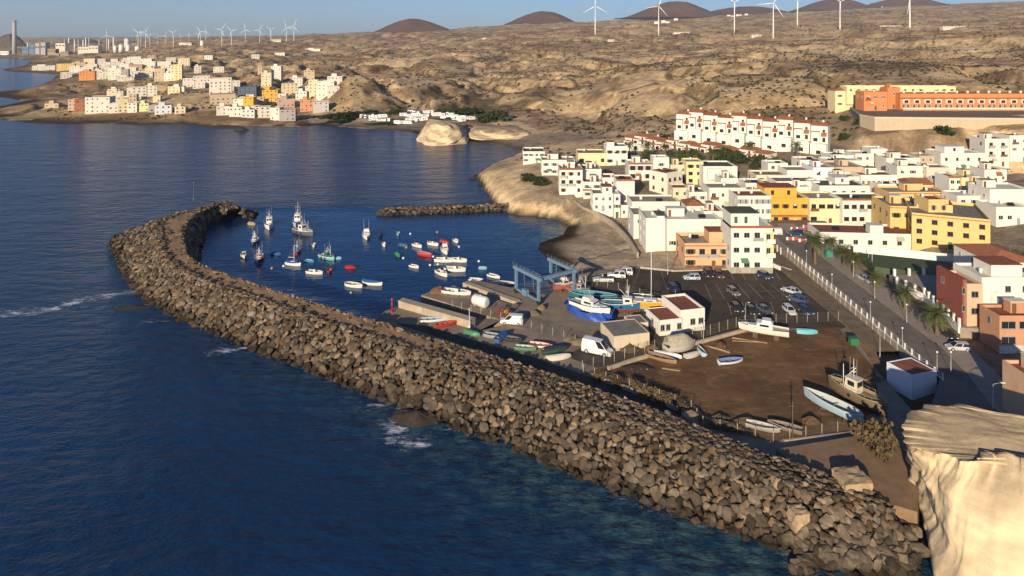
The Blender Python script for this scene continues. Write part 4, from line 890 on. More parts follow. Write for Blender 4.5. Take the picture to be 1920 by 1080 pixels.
H('white house with green roof terrace behind the balcony house', 1537,1628,348,7.8,11,W_,2,5,roof=3,hut=(.45,.75,.4,.9,2.2,1,4))
H('small white house with red tarpaulin roof above the ochre house', 1436,1480,344,6.4,7,CR,2,2,roof=2)
H('pale house with grey lean-to roof at the edge of the palm garden', 1398,1436,343,6.6,8,W2,2,3,roof=1)
H('white house with satellite mast beside the golden stair tower', 1795,1861,367,6.4,8,W_,2,3,roof=4)
H('long blank white wall house at the right edge behind golden building', 1856,1935,355,8.2,10,W_,2,4,roof=4,blank=True)
H('low white house with pale terrace right of the golden corner building', 1868,1935,388,5.4,9,W_,1,4,roof=4)
H('cream house with dark windows behind the golden corner building', 1832,1880,345,6.4,8,CR,2,3,roof=0,fr='brown')
H('white cottage below the upper road at the right', 1846,1888,318,5.2,8,W_,1,3,roof=2)
H('small white house under the right end of the lower terrace', 1440,1478,306,5.6,7,W_,2,2,roof=4)
H('white house with brown door under the upper terrace gable', 1500,1540,300,5.8,8,W_,2,3,roof=0,fr='brown')
H('low white house at the foot of the sandy slope', 1556,1602,291,5.2,8,W2,1,3,roof=4)
H('white house behind the green-terrace house', 1570,1612,331,7.2,7,W_,2,3,roof=0)
H('pale house between gable-roofed house and narrow white house', 1758,1782,338,7.0,8,W2,2,2,roof=1)
H('white house squeezed behind the ochre house roof room', 1488,1520,350,7.2,6,W_,2,2,roof=2)
H('small white house between large blank house and arcade house', 1352,1384,334,6.8,8,W_,2,2,roof=0)
H('cream house behind the long low terrace house', 1262,1292,352,6.8,7,CR,2,2,roof=2)
H('white house with grey roof left of the domed tile roof house', 1292,1326,360,6.6,7,W2,2,2,roof=1)
# lower right street front
H('dark red narrow house with patched wall facing the palm street', 1805,1813,524,11.2,8.5,(.27,.085,.065),3,1,roof=2,fr='grey',side=1,low=100)
H('beige three-storey house beside the dark red house on palm street', 1813,1843,532,10.6,8,(.60,.42,.27),3,1,roof=1,fr='grey',side=0,low=100,ww=1.6)
H('white penthouse block behind the beige and orange-brown street houses', 1841,1940,520,11.6,9,W_,3,3,roof=4,side=1,low=105,fr='grey',hut=(.3,.9,.2,.8,2.4,0,2))
H('orange-brown two-storey corner house with ribbon windows at right edge', 1874,1975,592,6.4,5.5,(.52,.27,.16),2,3,roof=2,rot=0,fr='grey',ww=2.2,wh=1.3,low=95,base=(.8,(.6,.55,.48)))
H('building with wide terracotta hipped roof beyond the plaza', 1862,1950,492,6.0,14,W_,2,4,roof='hip',low=110)
H('low red-brown house in front of the terracotta hipped roof', 1800,1862,512,4.0,6,(.30,.13,.09),1,3,roof=2,low=110)
H('orange house on a rough stone base at the bottom right corner', 1952,2060,722,8.0,8,(.60,.39,.26),2,2,roof=2,fr='grey',base=(3.4,(.13,.12,.11)),low=80,z=4.3,side=1,tank=0,door=0)
# harbour buildings
H('white harbour office block with one dark window beside fenced yard', 1276,1318,582,4.6,8.5,W_,1,3,roof=2,z=Z0,par=.5,fr='grey',skipw=((0,0),),door=0,tank=0,rot=14,W=5.6,side=1,name='harbour_office',cat='building')
H('low white harbour store with row of doors beside the office block', 1237,1275,601,3.2,6.5,W_,1,4,roof=2,z=Z0,par=.15,tank=0,rot=14,W=5.0,fr='grey',name='harbour_store',cat='building')
H('low cream shed with flat grey roof beside the white van', 1151,1212,631,2.9,7,(.60,.50,.36),1,2,roof=1,z=Z0,par=.1,tank=0,rot=14,W=7.6,blank=True,side=0,name='harbour_shed',cat='shed')
H('small cream shed behind the flat-roofed harbour shed', 1185,1216,607,2.8,4,(.62,.53,.38),1,2,roof=1,z=Z0,par=.1,tank=0,rot=14,W=3.6,blank=True,side=0,name='harbour_shed',cat='shed')
H('small white hut with red roof in shadow below the palm street', 1710,1752,704,3.0,5.2,(.70,.72,.76),1,2,roof=2,z=Z0+.3,par=.1,tank=0,rot=18,W=5.6,blank=True,side=0,name='hut',cat='hut')

# ------------------------------------------------------------------ terraces of row houses
def row_house(W, h, col, tile=True, proj_=1.6, kind=0):
    root = empty('row_house', (0, 0, 0)); wall = WALL(col)
    MB().box(0, W-.02, 0, 8, -4, h).build('wall', wall, root)
    r_ = tile_gable(W-.1, 8, h+.01, 1.1, .12).build('roof', m_tile, root); MB().box(W*.6, W*.6+.7, 4.5, 5.2, h+.2, h+1.9).build('chimney', wall, r_)
    MB().box(.1, W-.15, -proj_-1.5, -.01, -4, h*.42).build('terrace', wall, root)
    MB().box(W*.08, W*.52, -proj_, -.012, h*.42, h*.80).build('bay', wall, root)
    MB().box(W*.05, W*.55, -proj_-.35, -.014, h*.80+.004, h*.80+.22).build('eave', m_tile, root)
    window(root, W*.3, h*.50, 1.5, 1.2, 0, W, 8, 'brown', y=-proj_-.005); window(root, W*.77, h*.47, 1.0, 1.7, 0, W, 8, 'brown'); window(root, W*.77, h*.80, .8, .9, 0, W, 8, 'brown')
    window(root, W*.5, h*.10, 1.6, 1.3, 0, W, 8, 'brown', y=-proj_-1.505)
    MB().add([(W*.62,-1.3,h*.70),(W*.95,-1.3,h*.70),(W*.95,-.02,h*.78),(W*.62,-.02,h*.78),(W*.62,-1.3,h*.67),(W*.95,-1.3,h*.67),(W*.95,-.02,h*.75),(W*.62,-.02,h*.75)], [(0,1,2,3),(7,6,5,4),(4,5,1,0),(5,6,2,1),(7,4,0,3)]).build('awning', PAINT((.34,.12,.07), .8), root)
    return root
_T = ['first','second','third','fourth','fifth','sixth','seventh','eighth','ninth']
ORD = ['first','second','third','fourth','fifth','sixth','seventh','eighth','ninth','tenth','eleventh','twelfth','thirteenth','fourteenth','fifteenth','sixteenth','seventeenth','eighteenth','nineteenth','twentieth'] + [a_+'-'+q if q else b2 for a_, b2 in (('twenty','twentieth'),('thirty','thirtieth'),('forty','fortieth'),('fifty','fiftieth')) for q in ['']+_T if (a_, q) != ('twenty', '')]
def row(p0, p1, n, h, col, what, group, dz0=0, dz1=0):
    a, b_ = np.array(p0), np.array(p1); d = b_-a; W = np.hypot(d[0], d[1])/n; rz = math.atan2(d[1], d[0]); proto = None
    for i in range(n):
        f = i/n; o = row_house(W, h, col) if proto is None else copy_tree(proto)
        proto = proto or o; x, y, z = a+d*f
        o.location = (x, y + (0, 1.8, .7)[i % 3], z + (.0, 1.2, .5)[i % 3]); o.rotation_euler = (0, 0, rz)
        tag(o, '%s, %s house from the left' % (what, ORD[i]), 'row house', group)
    return proto
pa = P(1268,264,15); pb = P(1552,294,13.5)
row(pa, pb, 10, 12.8, W_, 'white row house with tiled roof in the upper hillside terrace', 'upper white terrace')
e = MB().box(0, .02, 0, .02, 0, .02)
pa = P(1172,282,7.6); pb = P(1440,322,8.2)
row(pa, pb, 12, 6.6, W_, 'white row house with brown awning in the lower hillside terrace', 'lower white terrace')
# orange terrace on the hilltop
def orange_house(W, h):
    root = empty('row_house', (0, 0, 0)); wall = WALL((.60,.235,.10)); tr = WALL((.74,.62,.48))
    MB().box(0, W-.03, 0, 9, -4, h).build('wall', wall, root)
    r_ = MB(); r_.add([(0,-.5,h*.70),(W-.06,-.5,h*.70),(W-.06,2.2,h+.15),(0,2.2,h+.15),(0,-.5,h*.68),(W-.06,-.5,h*.68)], [(0,1,2,3),(4,5,1,0)]); r_.box(0, W-.06, 2.2, 9.1, h+.012, h+.15); r_.build('roof', m_tile, root)
    MB().box(W*.55, W*.72, 3, 3.8, h+.15, h+1.4).build('chimney', tr, root)
    b_ = MB().box(W*.18, W*.78, -.9, -.01, h*.38, h*.66).build('bay', tr, root)
    window(root, W*.48, h*.44, 1.9, 1.2, 0, W, 9, 'brown', y=-.905)
    MB().box(0, W-.1, -2.6, -.012, -1, h*.03).build('terrace', wall, root); MB().box(0, W-.1, -2.62, -2.5, h*.03+.003, h*.14).build('terrace_wall', tr, root)
    window(root, W*.3, h*.09, 1.2, 1.8, 0, W, 9, 'white'); window(root, W*.72, h*.09, 1.0, 1.8, 0, W, 9, 'white')
    return root
z_o = 26.0; a = np.array(P(1688,205,z_o)); b_ = np.array(P(1990,205,z_o)); n = 15; Wd = (b_[0]-a[0])/n; proto = None
for i in range(n):
    o = orange_house(Wd, 8.2) if proto is None else copy_tree(proto); proto = proto or o; o.location = (a[0]+Wd*i, a[1], z_o)
    tag(o, 'orange row house with cream bay window in the hilltop terrace, %s from the left' % ORD[i], 'row house', 'orange hilltop terrace')
H('big orange house with shaded entrance at the left end of the hilltop terrace', 1620,1664,172,9.6,9,(.60,.235,.10),2,3,roof=2,z=26,fr='white')
H('tall orange stair block joined to the left of the hilltop terrace', 1664,1688,164,11.2,7,(.58,.22,.09),2,1,roof=2,z=26,fr='white')
H('pale yellow house with tiled roof left of the orange hilltop terrace', 1566,1618,170,9.5,9,PY,2,3,roof='hip',z=25,fr='white')
H('long cream building behind the orange hilltop terrace', 1588,1795,162,7,8,PY,2,14,roof=4,z=30,fr='white',side=0)
rp = [P2(a_, b2, 25.2) for a_, b2 in [(1594,205),(1612,219),(1640,224),(1740,225),(1960,227),(1990,205),(1990,196),(1600,196)]]
rw = empty('retaining_wall', (*rp[2], 0), 0, 'long cream retaining wall below the orange hilltop terrace', 'wall')
MB().prism([(p[0]-rp[2][0], p[1]-rp[2][1]) for p in rp], 14, 25.6).build('wall_section', WALL((.50,.41,.28)), rw)
for (p, q) in zip(rp[:4], rp[1:5]):
    e = Vector((q[0]-p[0], q[1]-p[1])); L_ = e.length; e.normalize(); nn = Vector((-e.y, e.x))*.2
    a0, a1 = Vector(p)-Vector(rp[2]), Vector(q)-Vector(rp[2]); MB().prism([(a0-nn)[:], (a1-nn)[:], (a1+nn)[:], (a0+nn)[:]], 25.602, 26.5).build('parapet', WALL((.58,.48,.34)), rw)
structure('terrace_road', MB().prism([(p[0]*.999+rp[5][0]*.001, p[1]+.6) for p in rp], 25.3, 25.62), m_asph2)

# ------------------------------------------------------------------ sports pitch and plaza
structure('sports_pitch', MB().prism(pz(6.2, [(1612,474),(1790,492),(1800,520),(1640,500)]), 4, 6.2), M('turf', (.07,.10,.05), .95, .25, .5))
wall_line('pitch_wall', [(1600,468),(1700,476),(1800,486)], 6.2, 1.1, .35, m_white, 'long white wall between the white hall and the green pitch')
structure('plaza', MB().prism([(90.5,159),(93,152.5),(89.6,136.5),(100,134.7),(108,159),(108,168.4),(92,166.6)], 3.5, 6.0), m_pave)
wall_line('plaza_wall', [(90.2,160),(92.4,153),(89.4,136.5)], 6.0, .5, .35, m_white, 'white parapet wall with posts along the grey plaza', z_world=True)
def balustrade(name, pts, zf, label, step, ph, mats, post=.28, rails=((.35,.06),(.8,.06)), cat='railing', panel=None):
    """pts: world xy polyline; zf height at y"""
    root = empty(name, (pts[0][0], pts[0][1], zf(pts[0][1])), 0, label, cat); ox, oy, oz = root.location
    pm = MB().box(-post/2, post/2, -post/2, post/2, -.3, ph).mesh('post', mats[0]); prev = None
    for (ax, ay), (bx, by) in zip(pts[:-1], pts[1:]):
        L_ = math.hypot(bx-ax, by-ay); k = max(1, round(L_/step))
        for i in range(k+1):
            x, y = ax+(bx-ax)*i/k, ay+(by-ay)*i/k; z = zf(y); cur = (x-ox, y-oy, z-oz)
            if prev is not None and math.dist(prev, cur) < .05: continue
            link('post', pm, root, cur)
            if prev is not None:
                for rz_, rw in rails: MB().tube((prev[0],prev[1],prev[2]+rz_), (cur[0],cur[1],cur[2]+rz_), rw/2, n=4, smooth=False).build('rail', mats[1], root)
                if panel: MB().add([(prev[0],prev[1],prev[2]+panel[0]),(cur[0],cur[1],cur[2]+panel[0]),(cur[0],cur[1],cur[2]+panel[1]),(prev[0],prev[1],prev[2]+panel[1]),(prev[0]+.05,prev[1],prev[2]+panel[0]),(cur[0]+.05,cur[1],cur[2]+panel[0]),(cur[0]+.05,cur[1],cur[2]+panel[1]),(prev[0]+.05,prev[1],prev[2]+panel[1])], [(3,2,1,0),(4,5,6,7),(3,7,6,2)]).build('panel', panel[2], root)
            prev = cur
    return root
zst = lambda y: float(np.interp(y, [q[0] for q in ST], [q[1] for q in ST]))+.13
m_railw = PAINT((.66,.63,.56), .6)
balustrade('street_railing', [(74.7,118.4),(74.7,185)], lambda y: zst(y)-1.1, 'long white post railing between palm street and the car park', 2.3, 2.3, (m_railw, m_railw), .24, ((1.2,.22),(2.1,.07),(1.65,.05)), panel=(-.2, 1.2, M('green_bank', (.075,.085,.045), .9, .5, 2)))
balustrade('plaza_railing', [(90.2,160),(92.4,153),(89.4,136.5)], lambda y: 6.4, 'white posts with dark rails round the grey plaza', 2.4, 1.5, (m_white, m_fr['brown']), .42, ((.55,.06),(.9,.06)))
balustrade('plaza_railing', [(93,166),(108,167.3)], lambda y: 6.0, 'white posts along the back edge of the plaza by the pitch', 3.4, 1.7, (m_white, m_fr['brown']), .5, ((.55,.06),(.9,.06)))
balustrade('street_railing', [(73.2,186),(72.6,206.6)], lambda y: zst(y)-.6, 'white railing beside the tall white house at top of street', 2.4, 1.6, (m_railw, m_railw), .25, ((.5,.08),(1.1,.08)))

# chain-link fences
def fence(pts, zb, label, step=2.6, ph=2.1, name='wire_fence'):
    w_ = [P2(a_, b2, zb) for a_, b2 in pts]; root = empty(name, (*w_[0], zb), 0, label, 'fence'); pm = MB().tube((0,0,-.3), (0,0,ph), .055, n=6).mesh('post', m_fp)
    ox, oy = w_[0]; wire = MB(); last = None
    for (ax, ay), (bx, by) in zip(w_[:-1], w_[1:]):
        L_ = math.hypot(bx-ax, by-ay); k = max(1, round(L_/step)); ex, ey = (bx-ax)/L_, (by-ay)/L_
        for i in range(k+1):
            x, y = ax+(bx-ax)*i/k-ox, ay+(by-ay)*i/k-oy
            if last is None or math.dist(last, (x, y)) > .05: link('post', pm, root, (x, y, 0)); last = (x, y)
        for zz in (.05, ph-.1, ph*.5): wire.tube((ax-ox, ay-oy, zz), (bx-ox, by-oy, zz), .012, n=3, cap=False)
        nn = int(L_/.22)
        for i in range(nn):
            for sg in (1, -1):
                s0 = L_*i/nn; s1 = min(max(s0+sg*(ph-.15), 0), L_); hh = abs(s1-s0)
                wire.tube((ax-ox+ex*s0, ay-oy+ey*s0, .05), (ax-ox+ex*s1, ay-oy+ey*s1, .05+hh), .006, n=3, cap=False)
    tag(wire.build('wire_mesh', m_wire, root), kind='stuff'); return root
m_fp = M('fence_post', (.40,.34,.25), .7, .2, 2); m_wire = M('fence_wire', (.16,.14,.11), .6, .1, 2)
fence([(1092,697),(1190,668),(1396,609),(1572,602)], Z0, 'wire fence between brown boat yard and the car park', 2.4)
fence([(1094,700),(1180,728),(1296,770),(1318,800),(1450,828),(1600,806)], Z0, 'wire fence along the seaward edge of the brown boat yard', 2.6, 1.7)
fence([(848,577),(958,606),(1100,650)], Z0, 'wire fence between slipway apron and the boat lift yard', 2.6, 1.8)
fence([(1100,532),(1180,548),(1262,575)], Z0, 'wire fence behind the stored boats along the car park', 3.0, 1.8)
# ------------------------------------------------------------------ the far village
VH = [ # u0, u1, top, base (thirds of a pixel), colour, row
 (485,610,548,637,W_,0),(425,485,562,632,(.34,.15,.09),0),(385,428,560,622,PK,0),(255,325,582,607,BE,0),(612,664,582,637,W_,0),(665,718,556,634,CR,0),(718,768,578,634,W_,0),(770,835,582,628,(.60,.58,.30),0),(836,872,592,632,GR,0),(875,960,592,642,(.58,.60,.62),0),(985,1040,600,640,CR,0),
 (1220,1290,597,648,W2,0),(1290,1358,602,657,W_,0),(1360,1430,617,662,W_,0),(1435,1518,602,662,W2,0),(1520,1572,607,677,W_,0),(1575,1660,617,682,GR,0),(1690,1758,562,628,(.58,.30,.18),0),(1762,1848,572,634,(.48,.46,.44),0),(1565,1655,557,604,PK,0),
 (605,688,512,557,CR,1),(720,818,492,560,W_,1),(820,880,482,542,W_,1),(945,1010,487,522,CR,1),(1030,1090,442,490,W_,1),(1090,1178,430,494,W_,1),(1182,1298,442,528,W_,1),(1340,1440,490,562,(.10,.13,.17),1),(1190,1320,530,588,BE,1),(1312,1366,557,594,W_,1),(1367,1425,547,604,OC,1),(1450,1560,507,562,(.62,.38,.08),1),(1515,1562,556,588,YE,1),(1590,1675,472,534,CR,1),(1630,1700,437,492,W_,1),(1735,1786,452,544,CR,1),(1786,1880,457,544,W_,1),(1840,1925,430,492,W2,1),(1710,1768,396,452,BE,1),(1470,1525,410,490,CR,1),(1525,1580,372,442,W_,1),(1450,1475,372,420,BE,1),
 (345,400,410,442,W_,2),(325,412,360,397,YE,2),(190,300,370,397,W_,2),(392,445,372,412,W_,2),(447,530,402,452,(.56,.24,.09),2),(450,520,378,410,W_,2),(532,604,402,447,W_,2),(612,680,382,450,W_,2),(682,720,390,450,GR,2),(625,660,332,362,W_,2),(687,730,332,354,W_,2),(665,748,432,457,W_,2),(742,815,402,432,W_,2),(817,868,382,432,CR,2),(870,925,387,457,BE,2),(922,960,412,456,W_,2),(962,1020,366,452,PY,2),(730,795,362,402,PK,2),(780,870,347,372,W_,2),(880,958,347,372,W_,2),(1095,1130,372,412,W_,2),(1202,1258,377,407,W_,2),(562,612,367,402,W_,2),(478,540,362,392,W_,2),
 (1150,1195,312,337,W_,3),(1417,1458,307,332,W_,3),(1547,1600,297,314,W_,3),(1715,1800,275,286,W_,3),(1010,1075,240,252,W_,3),(1530,1580,220,234,W_,3)]
fr_ = random.Random(33); base_n = list(VH)
for (x0, x1, y0, y1, n, rw) in [(380,1020,350,400,13,2),(420,960,415,440,7,2),(490,980,520,600,8,1),(1010,1330,470,520,5,1),(1330,1560,560,600,5,1),(1560,1850,500,560,6,1),(1200,1660,640,650,4,0)]:
    for i in range(n):
        u = x0+(x1-x0)*(i+fr_.random())/n; v = fr_.uniform(y0, y1); wd_ = fr_.uniform(38, 75); VH.append((u, u+wd_, v-fr_.uniform(24, 46), v, fr_.choice([W_, W_, W_, W_, CR, BE, W2]), rw))
CN = {W_: 'white', W2: 'greyish white', CR: 'cream', PK: 'pinkish', BE: 'beige', GR: 'grey', OC: 'ochre', YE: 'yellow', PY: 'pale yellow', (.34,.15,.09): 'brick red', (.60,.58,.30): 'pale green', (.58,.60,.62): 'bluish white', (.58,.30,.18): 'orange', (.48,.46,.44): 'light grey', (.10,.13,.17): 'dark blue', (.62,.38,.08): 'mustard', (.56,.24,.09): 'burnt orange'}
ROWN = ['front row of far village', 'middle tier of far village', 'back cluster of far village', 'plain beyond far village']
cnt = {}
vr = random.Random(21)
for u0, u1, t_, b_, col, rw in sorted(VH, key=lambda q: (q[5], q[0])):
    xl, xr, yt, yb = u0/3, u1/3, t_/3, b_/3
    X, Y, zg = G((xl+xr)/2, yb, 0, lo=380); dp = depth_of(X, Y, zg); W = (xr-xl)*dp/FPX; h = (yb-yt)*dp/FPX*1.02; D = min(max(W*.8, 8), 14)
    k = (rw, CN[col]); cnt[k] = cnt.get(k, 0)+1
    fl = max(1, round(h/3.1)); st = ['one', 'two', 'three', 'four', 'five', 'six'][min(fl, 6)-1]
    rz = R(vr.uniform(-14, 14)) - math.atan2(X, Y)*.6
    root = empty('village_house', (X-W/2*math.cos(rz), Y-W/2*math.sin(rz), zg), rz, '%s %s-storey house, %s %s one from left, %s' % (CN[col], st, ORD[cnt[k]-1], CN[col], ROWN[rw]), 'house', 'far village houses')
    block_mesh(W, D, h, .5, -4).build('wall', WALL({W_: (.66,.61,.52), W2: (.58,.54,.47)}.get(col, col)), root)
    MB().box(.26, W-.26, .26, D-.26, h-.55, h-.47).build('roof', vr.choice(ROOFS[:4]), root)
    n = max(1, round(W/3.6))
    for f in range(fl):
        for i in range(n):
            if vr.random() < .75: simple_window(root, W*(i+.5)/n, f*h/fl+h/fl*.34, vr.choice([.8, 1.0, 1.2]), vr.choice([1.0, 1.2]), 0, W, D)
    for i in range(2): 
        if vr.random() < .6: simple_window(root, D*(i+.5)/2, (fl-1)*h/fl+h/fl*.35, .9, 1.1, 2, W, D)
    if vr.random() < .5 and W > 7: MB().box(W*.2, W*.55, D*.3, D*.75, h-.5, h+2.1).build('roof_room', WALL(col), root)
# ------------------------------------------------------------------ power station
def at(px, py, dist):   # the point at that distance seen at a photo pixel
    d = ray(px, py); s_ = dist/d[1]; return (d[0]*s_, dist, CAMZ+d[2]*s_)
m_pp = {'grey': WALL((.36,.36,.36)), 'blue': WALL((.12,.20,.30)), 'cream': WALL((.60,.55,.45)), 'white': WALL((.70,.69,.66)), 'brown': WALL((.30,.24,.18))}
def far_box(name, x0, x1, yt, yb, dist, mat, label, cat='building', D=22, extra=None):
    a, b_ = at(x0, yb, dist), at(x1, yb, dist); W = b_[0]-a[0]; h = (yb-yt)*dist/FPX*1.0
    root = empty(name, a, 0, label, cat); MB().box(0, W, 0, D, -12, h).build('wall', mat, root)
    MB().box(-.4, W+.4, -.4, D+.4, h+.01, h+.9).build('roof', ROOFS[1], root)
    n = max(2, int(W/9))
    for i in range(n): MB().box(W*(i+.2)/n, W*(i+.8)/n, -.3, -.02, h*.55, h*.72).build('window_band', m_glass2, root)
    return root
DP = 2350
a = at(27, 103, DP); hch = 65*DP/FPX*1.0
ch = empty('power_station_chimney', a, 0, 'tall grey chimney of the far power station', 'chimney')
MB().lathe([(7, -10), (6.3, hch*.5), (5.5, hch)], 20).build('shaft', m_pp['grey'], ch); MB().lathe([(5.9, hch-5), (5.9, hch-1)], 20).build('top_band', m_pp['brown'], ch); MB().lathe([(6.8, hch*.6), (6.8, hch*.6+2)], 20).build('platform', m_metal, ch)
far_box('boiler_house', 41,53,88,100,DP,m_pp['blue'],'blue block of the far power station right of the tall chimney')
far_box('boiler_house', 54,65,84,100,DP,m_pp['blue'],'taller blue block of the far power station')
far_box('boiler_house', 66,74,81,101,DP,m_pp['grey'],'left one of two grey tower blocks of the far power station')
far_box('boiler_house', 76,85,80,101,DP,m_pp['grey'],'right one of two grey tower blocks of the far power station')
far_box('turbine_hall', 89,111,92,102,DP,m_pp['brown'],'low brown hall of the far power station')
far_box('turbine_hall', 104,122,81,93,DP,m_pp['cream'],'cream hall of the far power station beside thin stacks')
far_box('turbine_hall', 146,166,88,99,DP,m_pp['cream'],'cream hall below the thin stacks of the far power station')
far_box('turbine_hall', 113,128,97,104,DP-60,m_pp['brown'],'small tan building on the power station shore')
far_box('turbine_hall', 0,16,96,105,DP,m_pp['white'],'low white building at the left edge below the dark hill')
far_box('turbine_hall', 166,184,86,98,DP,m_pp['cream'],'cream hall at the right end of the power station')
for i, (px, yt, yb) in enumerate([(121,72,90),(129,71,92),(140,73,90),(147,72,88),(156,74,92),(161,71,86),(167,70,86),(52,80,92),(44,82,92),(186,74,88),(204,72,86),(213,70,84)]):
    a = at(px, yb, DP+30); hh = (yb-yt)*DP/FPX; o = empty('stack', a, 0, 'thin exhaust stack of the far power station, %s one from the left' % ORD[sorted([121,129,140,147,156,161,167,52,44,186,204,213]).index(px)], 'stack', 'thin power station stacks')
    MB().lathe([(2.2, -15), (1.9, hh)], 8).build('shaft', m_pp['white'] if i % 3 else m_pp['grey'], o); MB().lathe([(2.5, hh*.8), (2.5, hh*.8+1.5)], 8).build('platform', m_metal, o)
for i, (px, yb, wd, ht) in enumerate([(227,91,8,7),(240,91,9,7),(216,91,6,5),(238,82,9,9),(379,82,7,5),(258,90,9,3)]):
    a = at(px, yb, DP-80); k = (DP-80)/FPX; o = empty('storage_tank', a, 0, 'pale round storage tank on the far plain, %s from the left' % ORD[sorted([227,240,216,238,379,258]).index(px)], 'tank', 'far storage tanks')
    MB().lathe([(wd*k/2, -15), (wd*k/2, ht*k), (.5, ht*k+2.5)], 16).build('shell', m_pp['white'], o); MB().lathe([(wd*k/2+.3, ht*k-1), (wd*k/2+.3, ht*k)], 16).build('rim', m_metal, o)
for i, (px0, px1, yb, yt) in enumerate(sorted([(336,359,84,81),(512,527,78,75),(1140,1152,78,74),(1410,1428,68,65),(1768,1810,52,49),(1262,1293,62,60),(905,912,73,71),(1650,1690,50,48)])):
    far_box('far_shed', px0, px1, yt, yb+.6, G((px0+px1)/2, yb, 0, lo=900)[1], m_pp['cream'], 'pale low shed on the dry plain, %s from the left' % ORD[i], 'shed', 14)

# ------------------------------------------------------------------ wind turbines
m_turb = PAINT((.74,.73,.70), .5)
def turbine(px, yb, yhub, dist, rot_deg, label, group, yaw=0, det=10):
    a = at(px, yb, dist); h = (yb-yhub)*dist/FPX*1.0; bl = h*.66
    root = empty('wind_turbine', a, R(yaw), label, 'wind turbine', group)
    MB().lathe([(h*.027, -25), (h*.024, 0), (h*.014, h)], det).build('tower', m_turb, root)
    n = MB().box(-h*.022, h*.022, -h*.03, h*.08, h-.1, h+h*.045, tx=h*.006, ty=h*.006).build('nacelle', m_turb, root)
    hub = MB().tube((0,-h*.03,h+h*.02), (0,-h*.062,h+h*.02), h*.02, h*.009, 8).build('hub', m_turb, root)
    for k in range(3):
        an = R(rot_deg+120*k); c_, s_ = math.cos(an), math.sin(an); mb = MB(); rings = []
        for f, wd in ((.0,.014),(.08,.016),(.2,.030),(.5,.020),(.8,.012),(1,.004)):
            r_ = bl*f; w_ = h*wd*1.15; rings.append([(s_*r_+c_*w_*.5, 0, c_*r_-s_*w_*.5), (s_*r_, -h*.006*(1.2-f), c_*r_), (s_*r_-c_*w_*.5, 0, c_*r_+s_*w_*.5), (s_*r_, h*.006*(1.2-f), c_*r_)])
        b_ = mb.loft(rings, closed=True, cap=True).build('blade', m_turb, root, (0, -h*.05, h+h*.02))
    return root
for i, (px, yb, yh, di, rt) in enumerate([(1116,53,12,1900,0),(1235,51,12,1950,20),(1377,46,5,2000,60),(1450,58,7,1750,25),(1495,39,2,2150,58),(1575,51,4,1850,62),(1706,46,-8,1800,70)]):
    turbine(px, yb, yh, di, rt, 'large white wind turbine on the skyline, %s from the left of the seven large ones' % ORD[i], 'large wind turbines')
FT = [(200,84,66,2200),(211,80,70,2600),(259,84,62,2300),(264,78,64,2700),(273,84,62,2300),(281,79,66,2700),(296,80,68,2800),(310,80,67,2800),(325,83,62,2300),(339,78,68,2900),(354,77,66,2900),(376,81,60,2300),(386,76,60,2700),(416,79,56,2300),(434,79,58,2300),(460,77,56,2400),(487,77,57,2400),(508,75,56,2500),(537,74,52,2500),(551,74,50,2500),(372,76,64,3000)]
FT.sort()
for i, (px, yb, yh, di) in enumerate(FT):
    turbine(px, yb, yh, di, (37*i) % 120, 'small far wind turbine on the plain, %s from the left' % ORD[i], 'small far wind turbines', vr.uniform(-20, 20), 6)

# ------------------------------------------------------------------ volcanic hills on the skyline
def cone(px, yb, yt, w_px, dist, seed, col, skew=0., flat=.12):
    a = at(px, yb, dist); k = dist/FPX*1.0; Rr = w_px*k/2; hh = (yb-yt)*k; n, m_ = 56, 22; ang = np.linspace(0, 2*math.pi, n); rows = []
    for j in range(m_):
        f = j/(m_-1); r_ = Rr*1.25*(1-f)+.5
        z = hh*np.clip((math.cos(min(1, (1-f)*1.05)*math.pi)*.5+.5), 0, 1)**.85
        rad = r_*(1+.25*(fbm(np.cos(ang)*1.4+8, np.sin(ang)*1.4+f, seed, 4)-.5)); zz = z*(1+.22*(fbm(np.cos(ang)*2+3, np.sin(ang)*2+f*2, seed+2, 4)-.5)) - 12*(1-f)
        zz = np.minimum(zz, hh*(1-.06*(1+np.cos(ang*2+seed)))); q = np.stack([a[0]+np.cos(ang)*rad+skew*Rr*f, a[1]+np.sin(ang)*rad*.8, a[2]+zz], 1); q[-1] = q[0]; rows.append(q)
    Vv = np.concatenate(rows); ii = (np.arange(m_-1)[:, None]*n + np.arange(n-1)[None, :]).ravel()
    return tag(link('hill', np_mesh('hill', Vv, np.stack([ii, ii+1, ii+n+1, ii+n], 1), M('volcanic_soil_%d' % seed, col, .95, .3, .012, spec=.05), True)), kind='structure')
VC = (.105,.058,.042)
cone(780,61,35,165,4600,1,VC,-.05); cone(1015,50,21,170,4800,2,VC,.06); cone(1268,32,2,190,5200,3,VC,.0); cone(1400,30,12,220,5600,5,VC,.0); cone(1570,20,-3,170,6000,6,VC,0); cone(1700,14,-6,180,6200,8,VC,0); cone(925,56,50,40,4700,7,VC); cone(18,104,63,92,3800,4,(.10,.072,.062)); cone(150,94,72,150,4300,9,(.11,.08,.065))
